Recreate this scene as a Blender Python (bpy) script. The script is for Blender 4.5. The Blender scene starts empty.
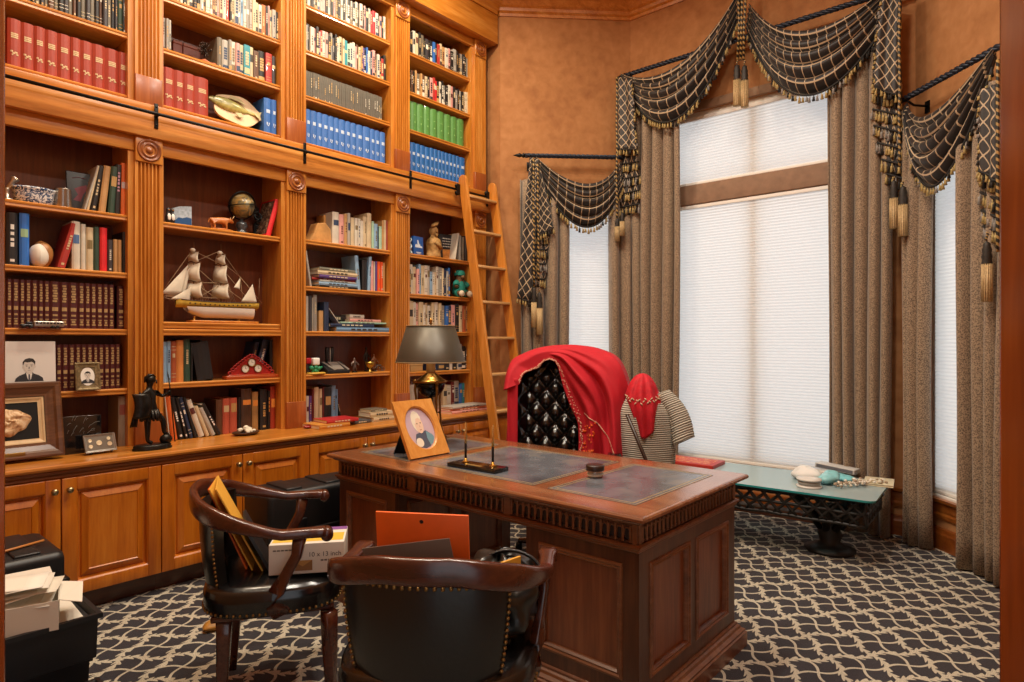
import bpy, bmesh, math, random
from mathutils import Vector, Matrix
random.seed(7)
PI = math.pi
sc = bpy.context.scene
COL = sc.collection
H = 1.37                       # eye height of the photographer
F = 630.0                      # focal length for a 1024 px wide frame
CT, ST = 0.75471, 0.65606      # the view is turned 41 degrees to the left of +Y

def ray(x, y):
    u = x - 512.0
    return (CT*u - ST*F, ST*u + CT*F, 341.0 - y)
def onX(x, y, X):
    a, b, c = ray(x, y); s = X/a
    return Vector((X, b*s, H + c*s))
def onY(x, y, Y):
    a, b, c = ray(x, y); s = Y/b
    return Vector((a*s, Y, H + c*s))
def onZ(x, y, z):
    a, b, c = ray(x, y); s = (z-H)/c
    return Vector((a*s, b*s, z))
def onA(x, y, k):              # plane Y - X = k
    a, b, c = ray(x, y); s = k/(b-a)
    return Vector((a*s, b*s, H + c*s))
def onC(x, y, k):              # plane X + Y = k
    a, b, c = ray(x, y); s = k/(a+b)
    return Vector((a*s, b*s, H + c*s))
def yat(px, X=-4.03):          # where a column of the bookcase front lies along the wall
    a, b, c = ray(px, 341); return b*X/a

# ------------------------------------------------------------------ materials
def lin(c):
    if isinstance(c, str):
        c = c.lstrip('#'); c = [int(c[i:i+2], 16)/255 for i in (0, 2, 4)]
    return tuple(((v/12.92) if v <= 0.04045 else ((v+0.055)/1.055)**2.4) for v in c) + (1.0,)
_M = {}
def new_mat(name):
    m = bpy.data.materials.new(name); m.use_nodes = True
    nt = m.node_tree; b = nt.nodes['Principled BSDF']
    return m, nt, b
def plain(c, rough=0.55, metal=0.0, coat=0.0, spec=0.5, noise=0.0, nscale=20.0, bump=0.0, sheen=0.0):
    key = ('p', c, rough, metal, coat, spec, noise, nscale, bump, sheen)
    if key in _M: return _M[key]
    m, nt, b = new_mat('surface_' + str(len(_M)))
    col = lin(c)
    b.inputs['Base Color'].default_value = col
    b.inputs['Roughness'].default_value = rough
    b.inputs['Metallic'].default_value = metal
    b.inputs['Coat Weight'].default_value = coat
    b.inputs['Specular IOR Level'].default_value = spec
    b.inputs['Sheen Weight'].default_value = sheen
    if noise or bump:
        tc = nt.nodes.new('ShaderNodeTexCoord')
        n = nt.nodes.new('ShaderNodeTexNoise'); n.inputs['Scale'].default_value = nscale
        n.inputs['Detail'].default_value = 5
        nt.links.new(tc.outputs['Object'], n.inputs['Vector'])
        if noise:
            r = nt.nodes.new('ShaderNodeValToRGB')
            r.color_ramp.elements[0].position = 0.3; r.color_ramp.elements[1].position = 0.7
            r.color_ramp.elements[0].color = tuple(v*(1-noise) for v in col[:3]) + (1,)
            r.color_ramp.elements[1].color = tuple(min(1, v*(1+noise)) for v in col[:3]) + (1,)
            nt.links.new(n.outputs['Fac'], r.inputs['Fac'])
            nt.links.new(r.outputs['Color'], b.inputs['Base Color'])
        if bump:
            bp = nt.nodes.new('ShaderNodeBump'); bp.inputs['Strength'].default_value = bump
            bp.inputs['Distance'].default_value = 0.004
            nt.links.new(n.outputs['Fac'], bp.inputs['Height'])
            nt.links.new(bp.outputs['Normal'], b.inputs['Normal'])
    _M[key] = m
    return m
def wood(name, dark, mid, light, axis='z', rough=0.33, coat=0.25, scale=1.0):
    key = ('w', name)
    if key in _M: return _M[key]
    m, nt, b = new_mat(name)
    tc = nt.nodes.new('ShaderNodeTexCoord')
    mp = nt.nodes.new('ShaderNodeMapping')
    s = {'x': (1.2, 14, 14), 'y': (14, 1.2, 14), 'z': (14, 14, 1.2)}[axis]
    mp.inputs['Scale'].default_value = tuple(v*scale for v in s)
    oi = nt.nodes.new('ShaderNodeObjectInfo')
    ad = nt.nodes.new('ShaderNodeVectorMath'); ad.operation = 'ADD'
    sx = nt.nodes.new('ShaderNodeCombineXYZ')
    mu = nt.nodes.new('ShaderNodeMath'); mu.operation = 'MULTIPLY'; mu.inputs[1].default_value = 9.0
    nt.links.new(oi.outputs['Random'], mu.inputs[0])
    for k in 'XYZ': nt.links.new(mu.outputs[0], sx.inputs[k])
    nt.links.new(tc.outputs['Object'], mp.inputs['Vector'])
    nt.links.new(mp.outputs['Vector'], ad.inputs[0]); nt.links.new(sx.outputs['Vector'], ad.inputs[1])
    n1 = nt.nodes.new('ShaderNodeTexNoise'); n1.inputs['Scale'].default_value = 1.1
    n1.inputs['Detail'].default_value = 8; n1.inputs['Roughness'].default_value = 0.6; n1.inputs['Distortion'].default_value = 0.8
    nt.links.new(ad.outputs['Vector'], n1.inputs['Vector'])
    n2 = nt.nodes.new('ShaderNodeTexNoise'); n2.inputs['Scale'].default_value = 6.5
    n2.inputs['Detail'].default_value = 4
    nt.links.new(ad.outputs['Vector'], n2.inputs['Vector'])
    r = nt.nodes.new('ShaderNodeValToRGB')
    e = r.color_ramp.elements
    e[0].position = 0.28; e[0].color = lin(dark)
    e[1].position = 0.72; e[1].color = lin(light)
    k = e.new(0.5); k.color = lin(mid)
    mx = nt.nodes.new('ShaderNodeMix'); mx.inputs['Factor'].default_value = 0.3
    nt.links.new(n1.outputs['Fac'], mx.inputs['A']); nt.links.new(n2.outputs['Fac'], mx.inputs['B'])
    nt.links.new(mx.outputs['Result'], r.inputs['Fac'])
    nt.links.new(r.outputs['Color'], b.inputs['Base Color'])
    b.inputs['Roughness'].default_value = rough
    b.inputs['Coat Weight'].default_value = coat
    b.inputs['Coat Roughness'].default_value = 0.2
    bp = nt.nodes.new('ShaderNodeBump'); bp.inputs['Strength'].default_value = 0.08; bp.inputs['Distance'].default_value = 0.002
    nt.links.new(n2.outputs['Fac'], bp.inputs['Height']); nt.links.new(bp.outputs['Normal'], b.inputs['Normal'])
    _M[key] = m
    return m
OAK = ('#985718', '#bd772a', '#d6994c')
OAKV = wood('honey_wood_upright', *OAK, axis='z')
OAKH = wood('honey_wood_along_wall', *OAK, axis='y')
OAKD = wood('honey_wood_depth', *OAK, axis='x')
DOORV = wood('cabinet_door_wood', '#a9540f', '#c87016', '#db8a2a', axis='z')
BACKW = wood('shaded_back_wood', '#4a2410', '#632f14', '#7c401c', axis='z', rough=0.45)  # darker than the shelf oak: recess shade put into the colour
LADW = wood('ladder_wood', '#a5611f', '#c47c2e', '#d8954a', axis='z')
WAL = ('#3a1d0d', '#54301a', '#6f4326')
WALX = wood('walnut_lengthwise', *WAL, axis='x')
WALY = wood('walnut_crosswise', *WAL, axis='y')
WALZ = wood('walnut_upright', *WAL, axis='z')
WALT = wood('walnut_pale_top', '#62361e', '#875332', '#ab7a54', axis='x', rough=0.25, coat=0.8)  # paler ramp than the other desk walnut
CHW = wood('chair_mahogany', '#33160a', '#4a2113', '#5f2f1a', axis='x', rough=0.25, coat=0.5)
JAMB = wood('door_jamb_wood', '#63260a', '#82380e', '#9a4a18', axis='z', rough=0.16, coat=1.0)

def tex_mat(name, build, rough=0.8, **kw):
    key = ('t', name)
    if key in _M: return _M[key]
    m, nt, b = new_mat(name)
    b.inputs['Roughness'].default_value = rough
    for k, v in kw.items(): b.inputs[k.replace('_', ' ')].default_value = v
    build(nt, b)
    _M[key] = m
    return m
class G:
    """small shader-graph helper: values are sockets or floats"""
    def __init__(s, nt): s.nt = nt
    def m(s, op, a, b=0.0, c=0.0):
        n = s.nt.nodes.new('ShaderNodeMath'); n.operation = op
        for i, v in enumerate((a, b, c)):
            if isinstance(v, (int, float)): n.inputs[i].default_value = v
            else: s.nt.links.new(v, n.inputs[i])
        return n.outputs[0]
    def obj(s):
        t = s.nt.nodes.new('ShaderNodeTexCoord'); x = s.nt.nodes.new('ShaderNodeSeparateXYZ')
        s.nt.links.new(t.outputs['Object'], x.inputs[0]); return t.outputs['Object'], x.outputs
    def uv(s):
        t = s.nt.nodes.new('ShaderNodeUVMap'); x = s.nt.nodes.new('ShaderNodeSeparateXYZ')
        s.nt.links.new(t.outputs['UV'], x.inputs[0]); return t.outputs['UV'], x.outputs
    def noise(s, vec, scale, detail=4, dist=0.0):
        n = s.nt.nodes.new('ShaderNodeTexNoise'); n.inputs['Scale'].default_value = scale
        n.inputs['Detail'].default_value = detail; n.inputs['Distortion'].default_value = dist
        s.nt.links.new(vec, n.inputs['Vector']); return n.outputs['Fac']
    def mix(s, f, a, b):
        n = s.nt.nodes.new('ShaderNodeMix'); n.data_type = 'RGBA'
        for i, v in ((0, f), (6, a), (7, b)):
            if isinstance(v, (int, float)): n.inputs[i].default_value = v
            elif isinstance(v, tuple): n.inputs[i].default_value = v
            else: s.nt.links.new(v, n.inputs[i])
        return n.outputs[2]
    def ramp(s, f, stops):
        r = s.nt.nodes.new('ShaderNodeValToRGB'); e = r.color_ramp.elements
        e[0].position, e[0].color = stops[0][0], lin(stops[0][1])
        e[1].position, e[1].color = stops[-1][0], lin(stops[-1][1])
        for p, c in stops[1:-1]:
            k = e.new(p); k.color = lin(c)
        s.nt.links.new(f, r.inputs['Fac']); return r.outputs['Color']
    def bump(s, h, b, st=0.3, d=0.003):
        n = s.nt.nodes.new('ShaderNodeBump'); n.inputs['Strength'].default_value = st; n.inputs['Distance'].default_value = d
        s.nt.links.new(h, n.inputs['Height']); s.nt.links.new(n.outputs['Normal'], b.inputs['Normal'])

def _carpet(nt, b):
    g = G(nt); v, o = g.obj()
    X = g.m('DIVIDE', g.m('ADD', o[0], 0.617), 0.271); Y = g.m('DIVIDE', g.m('SUBTRACT', o[1], 3.261), 0.31)
    a0 = g.m('ADD', X, Y); b0 = g.m('SUBTRACT', X, Y)
    T = 2*PI
    a1 = g.m('ADD', a0, g.m('MULTIPLY', g.m('SINE', g.m('MULTIPLY', b0, T)), 0.07))
    b1 = g.m('ADD', b0, g.m('MULTIPLY', g.m('SINE', g.m('MULTIPLY', a0, T)), -0.07))
    def tri(s, off): return g.m('ABSOLUTE', g.m('SUBTRACT', g.m('FRACT', g.m('ADD', s, off)), 0.5))
    def lines(p, q):
        thin = g.m('LESS_THAN', tri(p, 0.5), 0.030)
        dl = tri(p, 0.0)
        sd = g.m('SUBTRACT', g.m('FRACT', p), 0.5)
        ph = g.m('ADD', g.m('MULTIPLY', q, 5*2*PI/2), g.m('MULTIPLY', g.m('SIGN', sd), 0.9))
        ph = g.m('SUBTRACT', ph, g.m('MULTIPLY', dl, 22.0))
        w = g.m('ADD', 0.020, g.m('MULTIPLY', g.m('POWER', g.m('ABSOLUTE', g.m('SINE', ph)), 1.5), 0.080))
        leaf = g.m('LESS_THAN', dl, w)
        return g.m('MAXIMUM', thin, leaf)
    pat = g.m('MAXIMUM', lines(a1, b1), lines(b1, a1))
    n = g.noise(v, 240, 2); n2 = g.noise(v, 3, 2)
    cream = g.ramp(n, [(0.3, '#8f8875'), (0.55, '#c8c0ab'), (0.75, '#d8d1bf')])
    dark = g.ramp(n, [(0.3, '#1b191f'), (0.7, '#322f36')])
    nt.links.new(g.mix(pat, dark, cream), b.inputs['Base Color'])
    g.bump(g.m('ADD', n, g.m('MULTIPLY', pat, 0.6)), b, 0.5, 0.004)
CARPET = tex_mat('trellis_carpet', _carpet, 0.95, Sheen_Weight=0.15)

def _suede(nt, b):
    g = G(nt); v, o = g.obj()
    n = g.noise(v, 2.2, 6, 0.6); n2 = g.noise(v, 14, 5, 0.3)
    f = g.m('ADD', g.m('MULTIPLY', n, 0.55), g.m('MULTIPLY', n2, 0.45))
    nt.links.new(g.ramp(f, [(0.3, '#8f5c33'), (0.5, '#a87344'), (0.7, '#b98454')]), b.inputs['Base Color'])
    g.bump(n2, b, 0.1, 0.003)
SUEDE = tex_mat('suede_wall_finish', _suede, 0.85)

def _speckle(nt, b):
    g = G(nt); v, o = g.obj()
    vo = nt.nodes.new('ShaderNodeTexVoronoi'); vo.inputs['Scale'].default_value = 150
    nt.links.new(v, vo.inputs['Vector'])
    n = g.noise(v, 90, 3)
    f = g.m('ADD', g.m('MULTIPLY', vo.outputs['Distance'], 0.9), g.m('MULTIPLY', n, 0.35))
    nt.links.new(g.ramp(f, [(0.26, '#2c231b'), (0.46, '#675444'), (0.72, '#9d876d')]), b.inputs['Base Color'])
SPECK = tex_mat('speckled_drape_cloth', _speckle, 0.75, Sheen_Weight=0.3)

def _lattice(nt, b):
    g = G(nt); v, o = g.uv()
    a = g.m('ADD', o[0], o[1]); c = g.m('SUBTRACT', o[0], o[1])
    def tri(s): return g.m('ABSOLUTE', g.m('SUBTRACT', g.m('FRACT', s), 0.5))
    ln = g.m('MAXIMUM', g.m('LESS_THAN', tri(a), 0.058), g.m('LESS_THAN', tri(c), 0.058))
    kn = g.m('LESS_THAN', g.m('ADD', tri(a), tri(c)), 0.17)
    n = g.noise(v, 9, 3)
    dark = g.ramp(n, [(0.3, '#120e0d'), (0.7, '#271e19')])
    nt.links.new(g.mix(g.m('MAXIMUM', ln, kn), dark, lin('#b9a283')), b.inputs['Base Color'])
LATT = tex_mat('black_lattice_cloth', _lattice, 0.55, Sheen_Weight=0.2)

def _grid(nt, b):
    g = G(nt); v, o = g.uv()
    def tri(s): return g.m('ABSOLUTE', g.m('SUBTRACT', g.m('FRACT', s), 0.5))
    ln = g.m('MAXIMUM', g.m('LESS_THAN', tri(o[0]), 0.045), g.m('LESS_THAN', tri(o[1]), 0.060))
    n = g.noise(v, 7, 3)
    dark = g.ramp(n, [(0.3, '#0f0c0c'), (0.7, '#231b18')])
    nt.links.new(g.mix(ln, dark, lin('#b9a283')), b.inputs['Base Color'])
GRIDC = tex_mat('black_gathered_lattice_cloth', _grid, 0.5, Sheen_Weight=0.2)

def _rope(nt, b):
    g = G(nt); v, o = g.uv()
    s = g.m('FRACT', g.m('ADD', o[0], o[1]))
    f = g.m('LESS_THAN', s, 0.45)
    nt.links.new(g.mix(f, lin('#16140f'), lin('#a5844c')), b.inputs['Base Color'])
ROPE = tex_mat('twisted_gold_black_cord', _rope, 0.5)

def _leather(nt, b):
    g = G(nt); v, o = g.obj()
    n = g.noise(v, 4, 5, 0.5); n2 = g.noise(v, 220, 2)
    nt.links.new(g.ramp(n, [(0.3, '#43464d'), (0.55, '#666a72'), (0.75, '#857d74')]), b.inputs['Base Color'])
    r = g.m('ADD', 0.12, g.m('MULTIPLY', n, 0.22)); nt.links.new(r, b.inputs['Roughness'])
    g.bump(n2, b, 0.05, 0.001)
INLAY = tex_mat('sheen_desk_leather', _leather, 0.35, Specular_IOR_Level=0.6)  # greys raised so the colour carries the window's reflection
BLKL = plain('#14110f', 0.28, spec=0.6, bump=0.12, nscale=60)
BLKL2 = plain('#0d0c0d', 0.22, spec=0.7, bump=0.1, nscale=50)
GOLD = plain('#b98a3e', 0.3, 1.0)
DGOLD = plain('#8a6a38', 0.35, 1.0)
NICK = plain('#b9aa90', 0.3, 1.0)
BLKM = plain('#141414', 0.4, 0.6)
IRON = plain('#2c3340', 0.4, 0.5)
BLKP = plain('#17181a', 0.42, bump=0.05, nscale=200)
PAGE = plain('#e4d8bd', 0.8)
WHITE = plain('#eeebe4', 0.6)
TGOLD = plain('#c9a56a', 0.45)

# ------------------------------------------------------------------ mesh builder
class MB:
    def __init__(s):
        s.v = []; s.f = []; s.mi = []; s.uv = {}; s.sm = []; s.M = Matrix.Identity(4)
    def add(s, vs, fs, mi=0, smooth=False, uvs=None):
        o = len(s.v)
        for p in vs: s.v.append(s.M @ Vector(p))
        for i, f in enumerate(fs):
            if uvs is not None: s.uv[len(s.f)] = [uvs[j] for j in f]
            s.f.append([o+j for j in f]); s.mi.append(mi); s.sm.append(smooth)
        return s
    def box(s, x0, x1, y0, y1, z0, z1, mi=0):
        vs = [(x, y, z) for z in (z0, z1) for y in (y0, y1) for x in (x0, x1)]
        return s.add(vs, [(0,2,3,1), (4,5,7,6), (0,1,5,4), (2,6,7,3), (0,4,6,2), (1,3,7,5)], mi)
    def bbox(s, x0, x1, y0, y1, z0, z1, r, mi=0):
        """box with chamfered edges on every side"""
        r = min(r, (x1-x0)/2.2, (y1-y0)/2.2, (z1-z0)/2.2)
        bm = bmesh.new(); bmesh.ops.create_cube(bm, size=1)
        bmesh.ops.scale(bm, vec=(x1-x0, y1-y0, z1-z0), verts=bm.verts)
        bmesh.ops.translate(bm, vec=((x0+x1)/2, (y0+y1)/2, (z0+z1)/2), verts=bm.verts)
        bmesh.ops.bevel(bm, geom=bm.edges[:], offset=r, segments=2, profile=0.6, affect='EDGES')
        bm.verts.index_update()
        s.add([v.co.copy() for v in bm.verts], [[v.index for v in f.verts] for f in bm.faces], mi, True)
        bm.free(); return s
    def quad(s, a, b, c, d, mi=0): return s.add([a, b, c, d], [(0,1,2,3)], mi)
    def lathe(s, prof, c=(0,0,0), seg=24, mi=0, axis='z', cap=True):
        vs = []; n = len(prof)
        for k in range(seg):
            a = 2*PI*k/seg
            for r, z in prof:
                p = (r*math.cos(a), r*math.sin(a), z)
                if axis == 'x': p = (p[2], p[0], p[1])
                if axis == 'y': p = (p[1], p[2], p[0])
                vs.append((c[0]+p[0], c[1]+p[1], c[2]+p[2]))
        fs = []
        for k in range(seg):
            k2 = (k+1) % seg
            for i in range(n-1): fs.append((k*n+i, k2*n+i, k2*n+i+1, k*n+i+1))
        s.add(vs, fs, mi, True)
        if cap:
            o = len(s.v) - len(vs)
            if prof[0][0] > 1e-5: s.f.append([o+k*n for k in range(seg)][::-1]); s.mi.append(mi); s.sm.append(False)
            if prof[-1][0] > 1e-5: s.f.append([o+k*n+n-1 for k in range(seg)]); s.mi.append(mi); s.sm.append(False)
        return s
    def tube(s, pts, rad, seg=8, mi=0, closed=False, uvk=0.0, flat=None):
        pts = [Vector(p) for p in pts]; n = len(pts)
        if isinstance(rad, (int, float)): rad = [rad]*n
        vs = []; uvs = []; prev = None; L = 0
        for i, p in enumerate(pts):
            if closed: t = pts[(i+1) % n] - pts[i-1]
            else: t = pts[min(i+1, n-1)] - pts[max(i-1, 0)]
            t.normalize()
            if prev is None:
                up = Vector((0,0,1)) if abs(t.z) < 0.9 else Vector((1,0,0))
                a = t.cross(up).normalized()
            else:
                a = (prev - t*prev.dot(t)).normalized()
            b = t.cross(a); prev = a
            if i: L += (p-pts[i-1]).length
            fl = flat or (1, 1)
            for k in range(seg):
                w = 2*PI*k/seg
                vs.append(p + a*(rad[i]*fl[0]*math.cos(w)) + b*(rad[i]*fl[1]*math.sin(w)))
                uvs.append((k/seg, L*uvk))
        fs = []
        for i in range(n if closed else n-1):
            j = (i+1) % n
            for k in range(seg):
                k2 = (k+1) % seg
                fs.append((i*seg+k, i*seg+k2, j*seg+k2, j*seg+k))
        base = len(s.f)
        s.add(vs, fs, mi, True, uvs if uvk else None)
        if uvk:
            for q in range(base, len(s.f)):
                u = s.uv[q]
                if max(p[0] for p in u) - min(p[0] for p in u) > 0.5:
                    s.uv[q] = [(p[0]+1 if p[0] < 0.5 else p[0], p[1]) for p in u]
        if not closed:
            o = len(s.v) - len(vs)
            s.f.append([o+k for k in range(seg)][::-1]); s.mi.append(mi); s.sm.append(False)
            s.f.append([o+(n-1)*seg+k for k in range(seg)]); s.mi.append(mi); s.sm.append(False)
        return s
    def prism(s, poly, d, mi=0):
        """poly: 3-D outline points, d: extrusion vector"""
        d = Vector(d); n = len(poly); p = [Vector(q) for q in poly]
        fs = [list(range(n))[::-1], [n+i for i in range(n)]] + [(i, (i+1) % n, n+(i+1) % n, n+i) for i in range(n)]
        return s.add(p + [q+d for q in p], fs, mi)
    def ball(s, c, r, mi=0, seg=16, rings=10):
        if isinstance(r, (int, float)): r = (r, r, r)
        vs = [(c[0], c[1], c[2]+r[2])]
        for i in range(1, rings):
            t = PI*i/rings
            for k in range(seg):
                a = 2*PI*k/seg
                vs.append((c[0]+r[0]*math.sin(t)*math.cos(a), c[1]+r[1]*math.sin(t)*math.sin(a), c[2]+r[2]*math.cos(t)))
        vs.append((c[0], c[1], c[2]-r[2])); fs = []
        for k in range(seg): fs.append((0, 1+k, 1+(k+1) % seg))
        for i in range(rings-2):
            for k in range(seg):
                a = 1+i*seg+k; b = 1+i*seg+(k+1) % seg
                fs.append((a, a+seg, b+seg, b))
        e = len(vs)-1; o = 1+(rings-2)*seg
        for k in range(seg): fs.append((o+k, e, o+(k+1) % seg))
        return s.add(vs, fs, mi, True)
    def surf(s, fn, nu, nv, mi=0, uvf=None, smooth=True, wrap=False):
        vs = []; uvs = []
        for i in range(nu+1):
            for j in range(nv+1):
                u, v = i/nu, j/nv
                vs.append(fn(u, v)); uvs.append(uvf(u, v) if uvf else (u, v))
        fs = []
        for i in range(nu):
            for j in range(nv):
                a = i*(nv+1)+j
                fs.append((a, a+nv+1, a+nv+2, a+1))
        return s.add(vs, fs, mi, smooth, uvs if uvf else None)
    def build(s, name, mats, parent=None, world=True, solid=0.0, bevel=0.0, sub=0, props=None):
        if not isinstance(mats, (list, tuple)): mats = [mats]
        off = Vector((0,0,0)); p = parent
        if world:
            while p is not None: off += p.location; p = p.parent
        me = bpy.data.meshes.new(name)
        me.from_pydata([v-off for v in s.v], [], s.f); me.update()
        for m in mats: me.materials.append(m)
        me.polygons.foreach_set('material_index', s.mi)
        me.polygons.foreach_set('use_smooth', s.sm)
        if s.uv:
            ul = me.uv_layers.new(name='UVMap')
            for fi, us in s.uv.items():
                for li, u in zip(me.polygons[fi].loop_indices, us): ul.data[li].uv = u
        o = bpy.data.objects.new(name, me); COL.objects.link(o)
        if parent is not None: o.parent = parent
        if solid:
            md = o.modifiers.new('solid', 'SOLIDIFY'); md.thickness = solid; md.offset = 0
        if bevel:
            md = o.modifiers.new('bevel', 'BEVEL'); md.width = bevel; md.segments = 2; md.limit_method = 'ANGLE'; md.angle_limit = 0.6
        if sub:
            md = o.modifiers.new('sub', 'SUBSURF'); md.levels = sub; md.render_levels = sub
        if props:
            for k, v in props.items(): o[k] = v
        return o
def tag(o, label=None, cat=None, group=None, kind=None):
    if label: o['label'] = label
    if cat: o['category'] = cat
    if group: o['group'] = group
    if kind: o['kind'] = kind
    return o
def thing(name, label, cat, loc=(0,0,0), rz=0.0, group=None):
    o = bpy.data.objects.new(name, None); COL.objects.link(o)
    o.empty_display_size = 0.05
    o.location = loc; o.rotation_euler = (0, 0, rz)
    return tag(o, label, cat, group)
def copy_tree(o, parent=None):
    c = o.copy(); COL.objects.link(c)
    if parent is not None: c.parent = parent
    for ch in [x for x in COL.objects if x.parent == o]: copy_tree(ch, c)
    return c
def lerp(a, b, t): return a + (b-a)*t
# ------------------------------------------------------------------ the room
CEIL = 4.56
XL, YB = -4.30, 5.17
LA = Vector((-3.89, 4.31)); AB = Vector((-3.03, 5.17)); BC = Vector((-0.76, 5.17)); CD = Vector((0.10, 4.31))
def S(mb, name, mat, **k):
    o = mb.build(name, mat, **k); o['kind'] = 'structure'; return o
T = 0.14
fl = MB(); fl.box(-4.6, 0.6, -0.6, 5.6, -0.06, 0.0)
S(fl, 'floor', CARPET)
ce = MB(); ce.box(-4.6, 0.6, -0.6, 5.6, CEIL, CEIL+0.08)
S(ce, 'ceiling', plain('#e6d4ba', 0.9))
def wall_run(name, p, q, holes=(), mat=SUEDE, z1=CEIL, thick=T):
    """upright wall between two floor points, its room face on the line p-q (room to the right), with window holes (t0,t1,z0,z1)"""
    p = Vector((p[0], p[1])); q = Vector((q[0], q[1])); L = (q-p).length; d = (q-p)/L; n = Vector((-d.y, d.x))
    mb = MB()
    mb.M = Matrix(((d.x, n.x, 0, p.x), (d.y, n.y, 0, p.y), (0, 0, 1, 0), (0, 0, 0, 1)))
    t = 0.0
    for (a, b, z0, z1h) in holes:
        if a > t: mb.box(t, a, 0, thick, 0, z1)
        mb.box(a, b, 0, thick, 0, z0); mb.box(a, b, 0, thick, z1h, z1)
        t = b
    mb.box(t, L, 0, thick, 0, z1)
    o = S(mb, name, mat)
    return mb.M.copy(), L
S(MB().box(XL-T, XL, -0.6, 4.31, 0, CEIL), 'wall_left', SUEDE)
S(MB().box(XL, -3.89, 4.31, 4.31+T, 0, CEIL), 'wall_alcove', SUEDE)
SILL = 0.355
MA, LAn = wall_run('wall_bay_left', LA, AB, [(0.30, 1.10, SILL, 2.72)])
MBk, LBn = wall_run('wall_bay_centre', AB, BC, [(0.33, 1.94, SILL, 3.36)])
MC, LCn = wall_run('wall_bay_right', BC, CD, [(0.12, 0.92, SILL, 2.72)])
S(MB().box(0.10, 0.10+T, 0.80, 4.31, 0, CEIL), 'wall_right', SUEDE)
# the doorway wall runs at 45 degrees; the camera stands in the hall just outside its opening
DW = Matrix(((0.7071, -0.7071, 0, 0), (0.7071, 0.7071, 0, 0), (0, 0, 1, 0), (0, 0, 0, 1)))   # local x along the wall, y into the room
JL, JR, J0, J1 = -0.381, 0.489, 0.38, 0.55
def dwall(name, x0, x1, z0=0, z1=CEIL, mat=SUEDE, y0=J0+0.01, y1=J1-0.01):
    mb = MB(); mb.M = DW.copy(); mb.box(x0, x1, y0, y1, z0, z1); return S(mb, name, mat)
dwall('wall_door_left', -0.80, JL-0.03)
dwall('wall_door_right', JR+0.03, 0.80)
dwall('wall_door_over', JL-0.03, JR+0.03, 2.48, CEIL)
S(MB().box(XL-T, -0.80, -0.24, -0.10, 0, CEIL), 'wall_front', SUEDE)
cs = MB(); cs.M = DW.copy()
for a, b, e in ((JL-0.03, JL, -1), (JR, JR+0.03, 1)):
    cs.bbox(a, b, J0, J1, 0, 2.48, 0.004)
    c0, c1 = (a-0.075, b-0.008) if e < 0 else (a+0.008, b+0.075)
    for y0, y1 in ((J0-0.022, J0), (J1-0.001, J1+0.02)):
        if e > 0 and y0 > 0.5: c0 = a+0.02
        if e < 0 and y0 > 0.5: c1 = b-0.02
        cs.bbox(c0, c1, y0, y1, 0, 2.53, 0.006)
cs.bbox(JL-0.03, JR+0.03, J0, J1, 2.45, 2.48, 0.004)
cs.bbox(JL-0.1, JR+0.1, J0-0.022, J0, 2.46, 2.55, 0.006); cs.bbox(JL-0.1, JR+0.1, J1, J1+0.02, 2.46, 2.55, 0.006)
S(cs, 'trim_1', JAMB)
# crown moulding of the room and baseboards, each run a moulded profile
CROWN = [(0, 4.36), (0.012, 4.36), (0.016, 4.385), (0.035, 4.40), (0.04, 4.425), (0.06, 4.44), (0.10, 4.50), (0.12, 4.52), (0.125, CEIL), (0, CEIL)]
BASE = [(0, 0), (0.03, 0), (0.03, 0.10), (0.024, 0.112), (0.02, 0.135), (0, 0.14)]
CAPM = [(0, 0.20), (0.014, 0.20), (0.018, 0.225), (0.014, 0.24), (0.018, 0.255), (0.02, 0.30), (0.045, 0.315), (0.05, 0.335), (0, 0.335)]
def run(name, pts, prof, mat, kind='structure'):
    """sweep a moulding profile (offset into the room, z) along a wall line; room lies to the right of travel"""
    P = [Vector(p) for p in pts]; n = len(P); mb = MB(); vs = []
    for i, p in enumerate(P):
        d0 = (P[i]-P[i-1]).normalized() if i else None
        d1 = (P[i+1]-P[i]).normalized() if i < n-1 else None
        ns = [Vector((d.y, -d.x)) for d in (d0, d1) if d is not None]
        m = ns[0] if len(ns) == 1 else (ns[0]+ns[1])/(1+ns[0].dot(ns[1]))
        for o, z in prof: vs.append((p.x+m.x*o, p.y+m.y*o, z))
    k = len(prof); fs = []
    for i in range(n-1):
        for j in range(k):
            j2 = (j+1) % k
            fs.append((i*k+j, i*k+j2, (i+1)*k+j2, (i+1)*k+j))
    fs.append(list(range(k))); fs.append([(n-1)*k+j for j in range(k)][::-1])
    mb.add(vs, fs)
    return S(mb, name, mat) if kind else mb.build(name, mat)
run('trim_2', [(-4.0, 4.31), LA, AB, BC, CD, (0.10, 0.82)], CROWN, OAKH)
run('baseboard_bay', [(-3.89, 4.31), AB, BC, CD, (0.10, 0.90)], BASE, wood('base_wood', '#5e2c0e', '#7c4016', '#94531f', axis='x'))
run('trim_3', [(-3.89, 4.31), AB, BC, CD], CAPM, wood('base_wood2', '#6e3812', '#8f5220', '#a8682c', axis='x'))
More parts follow.
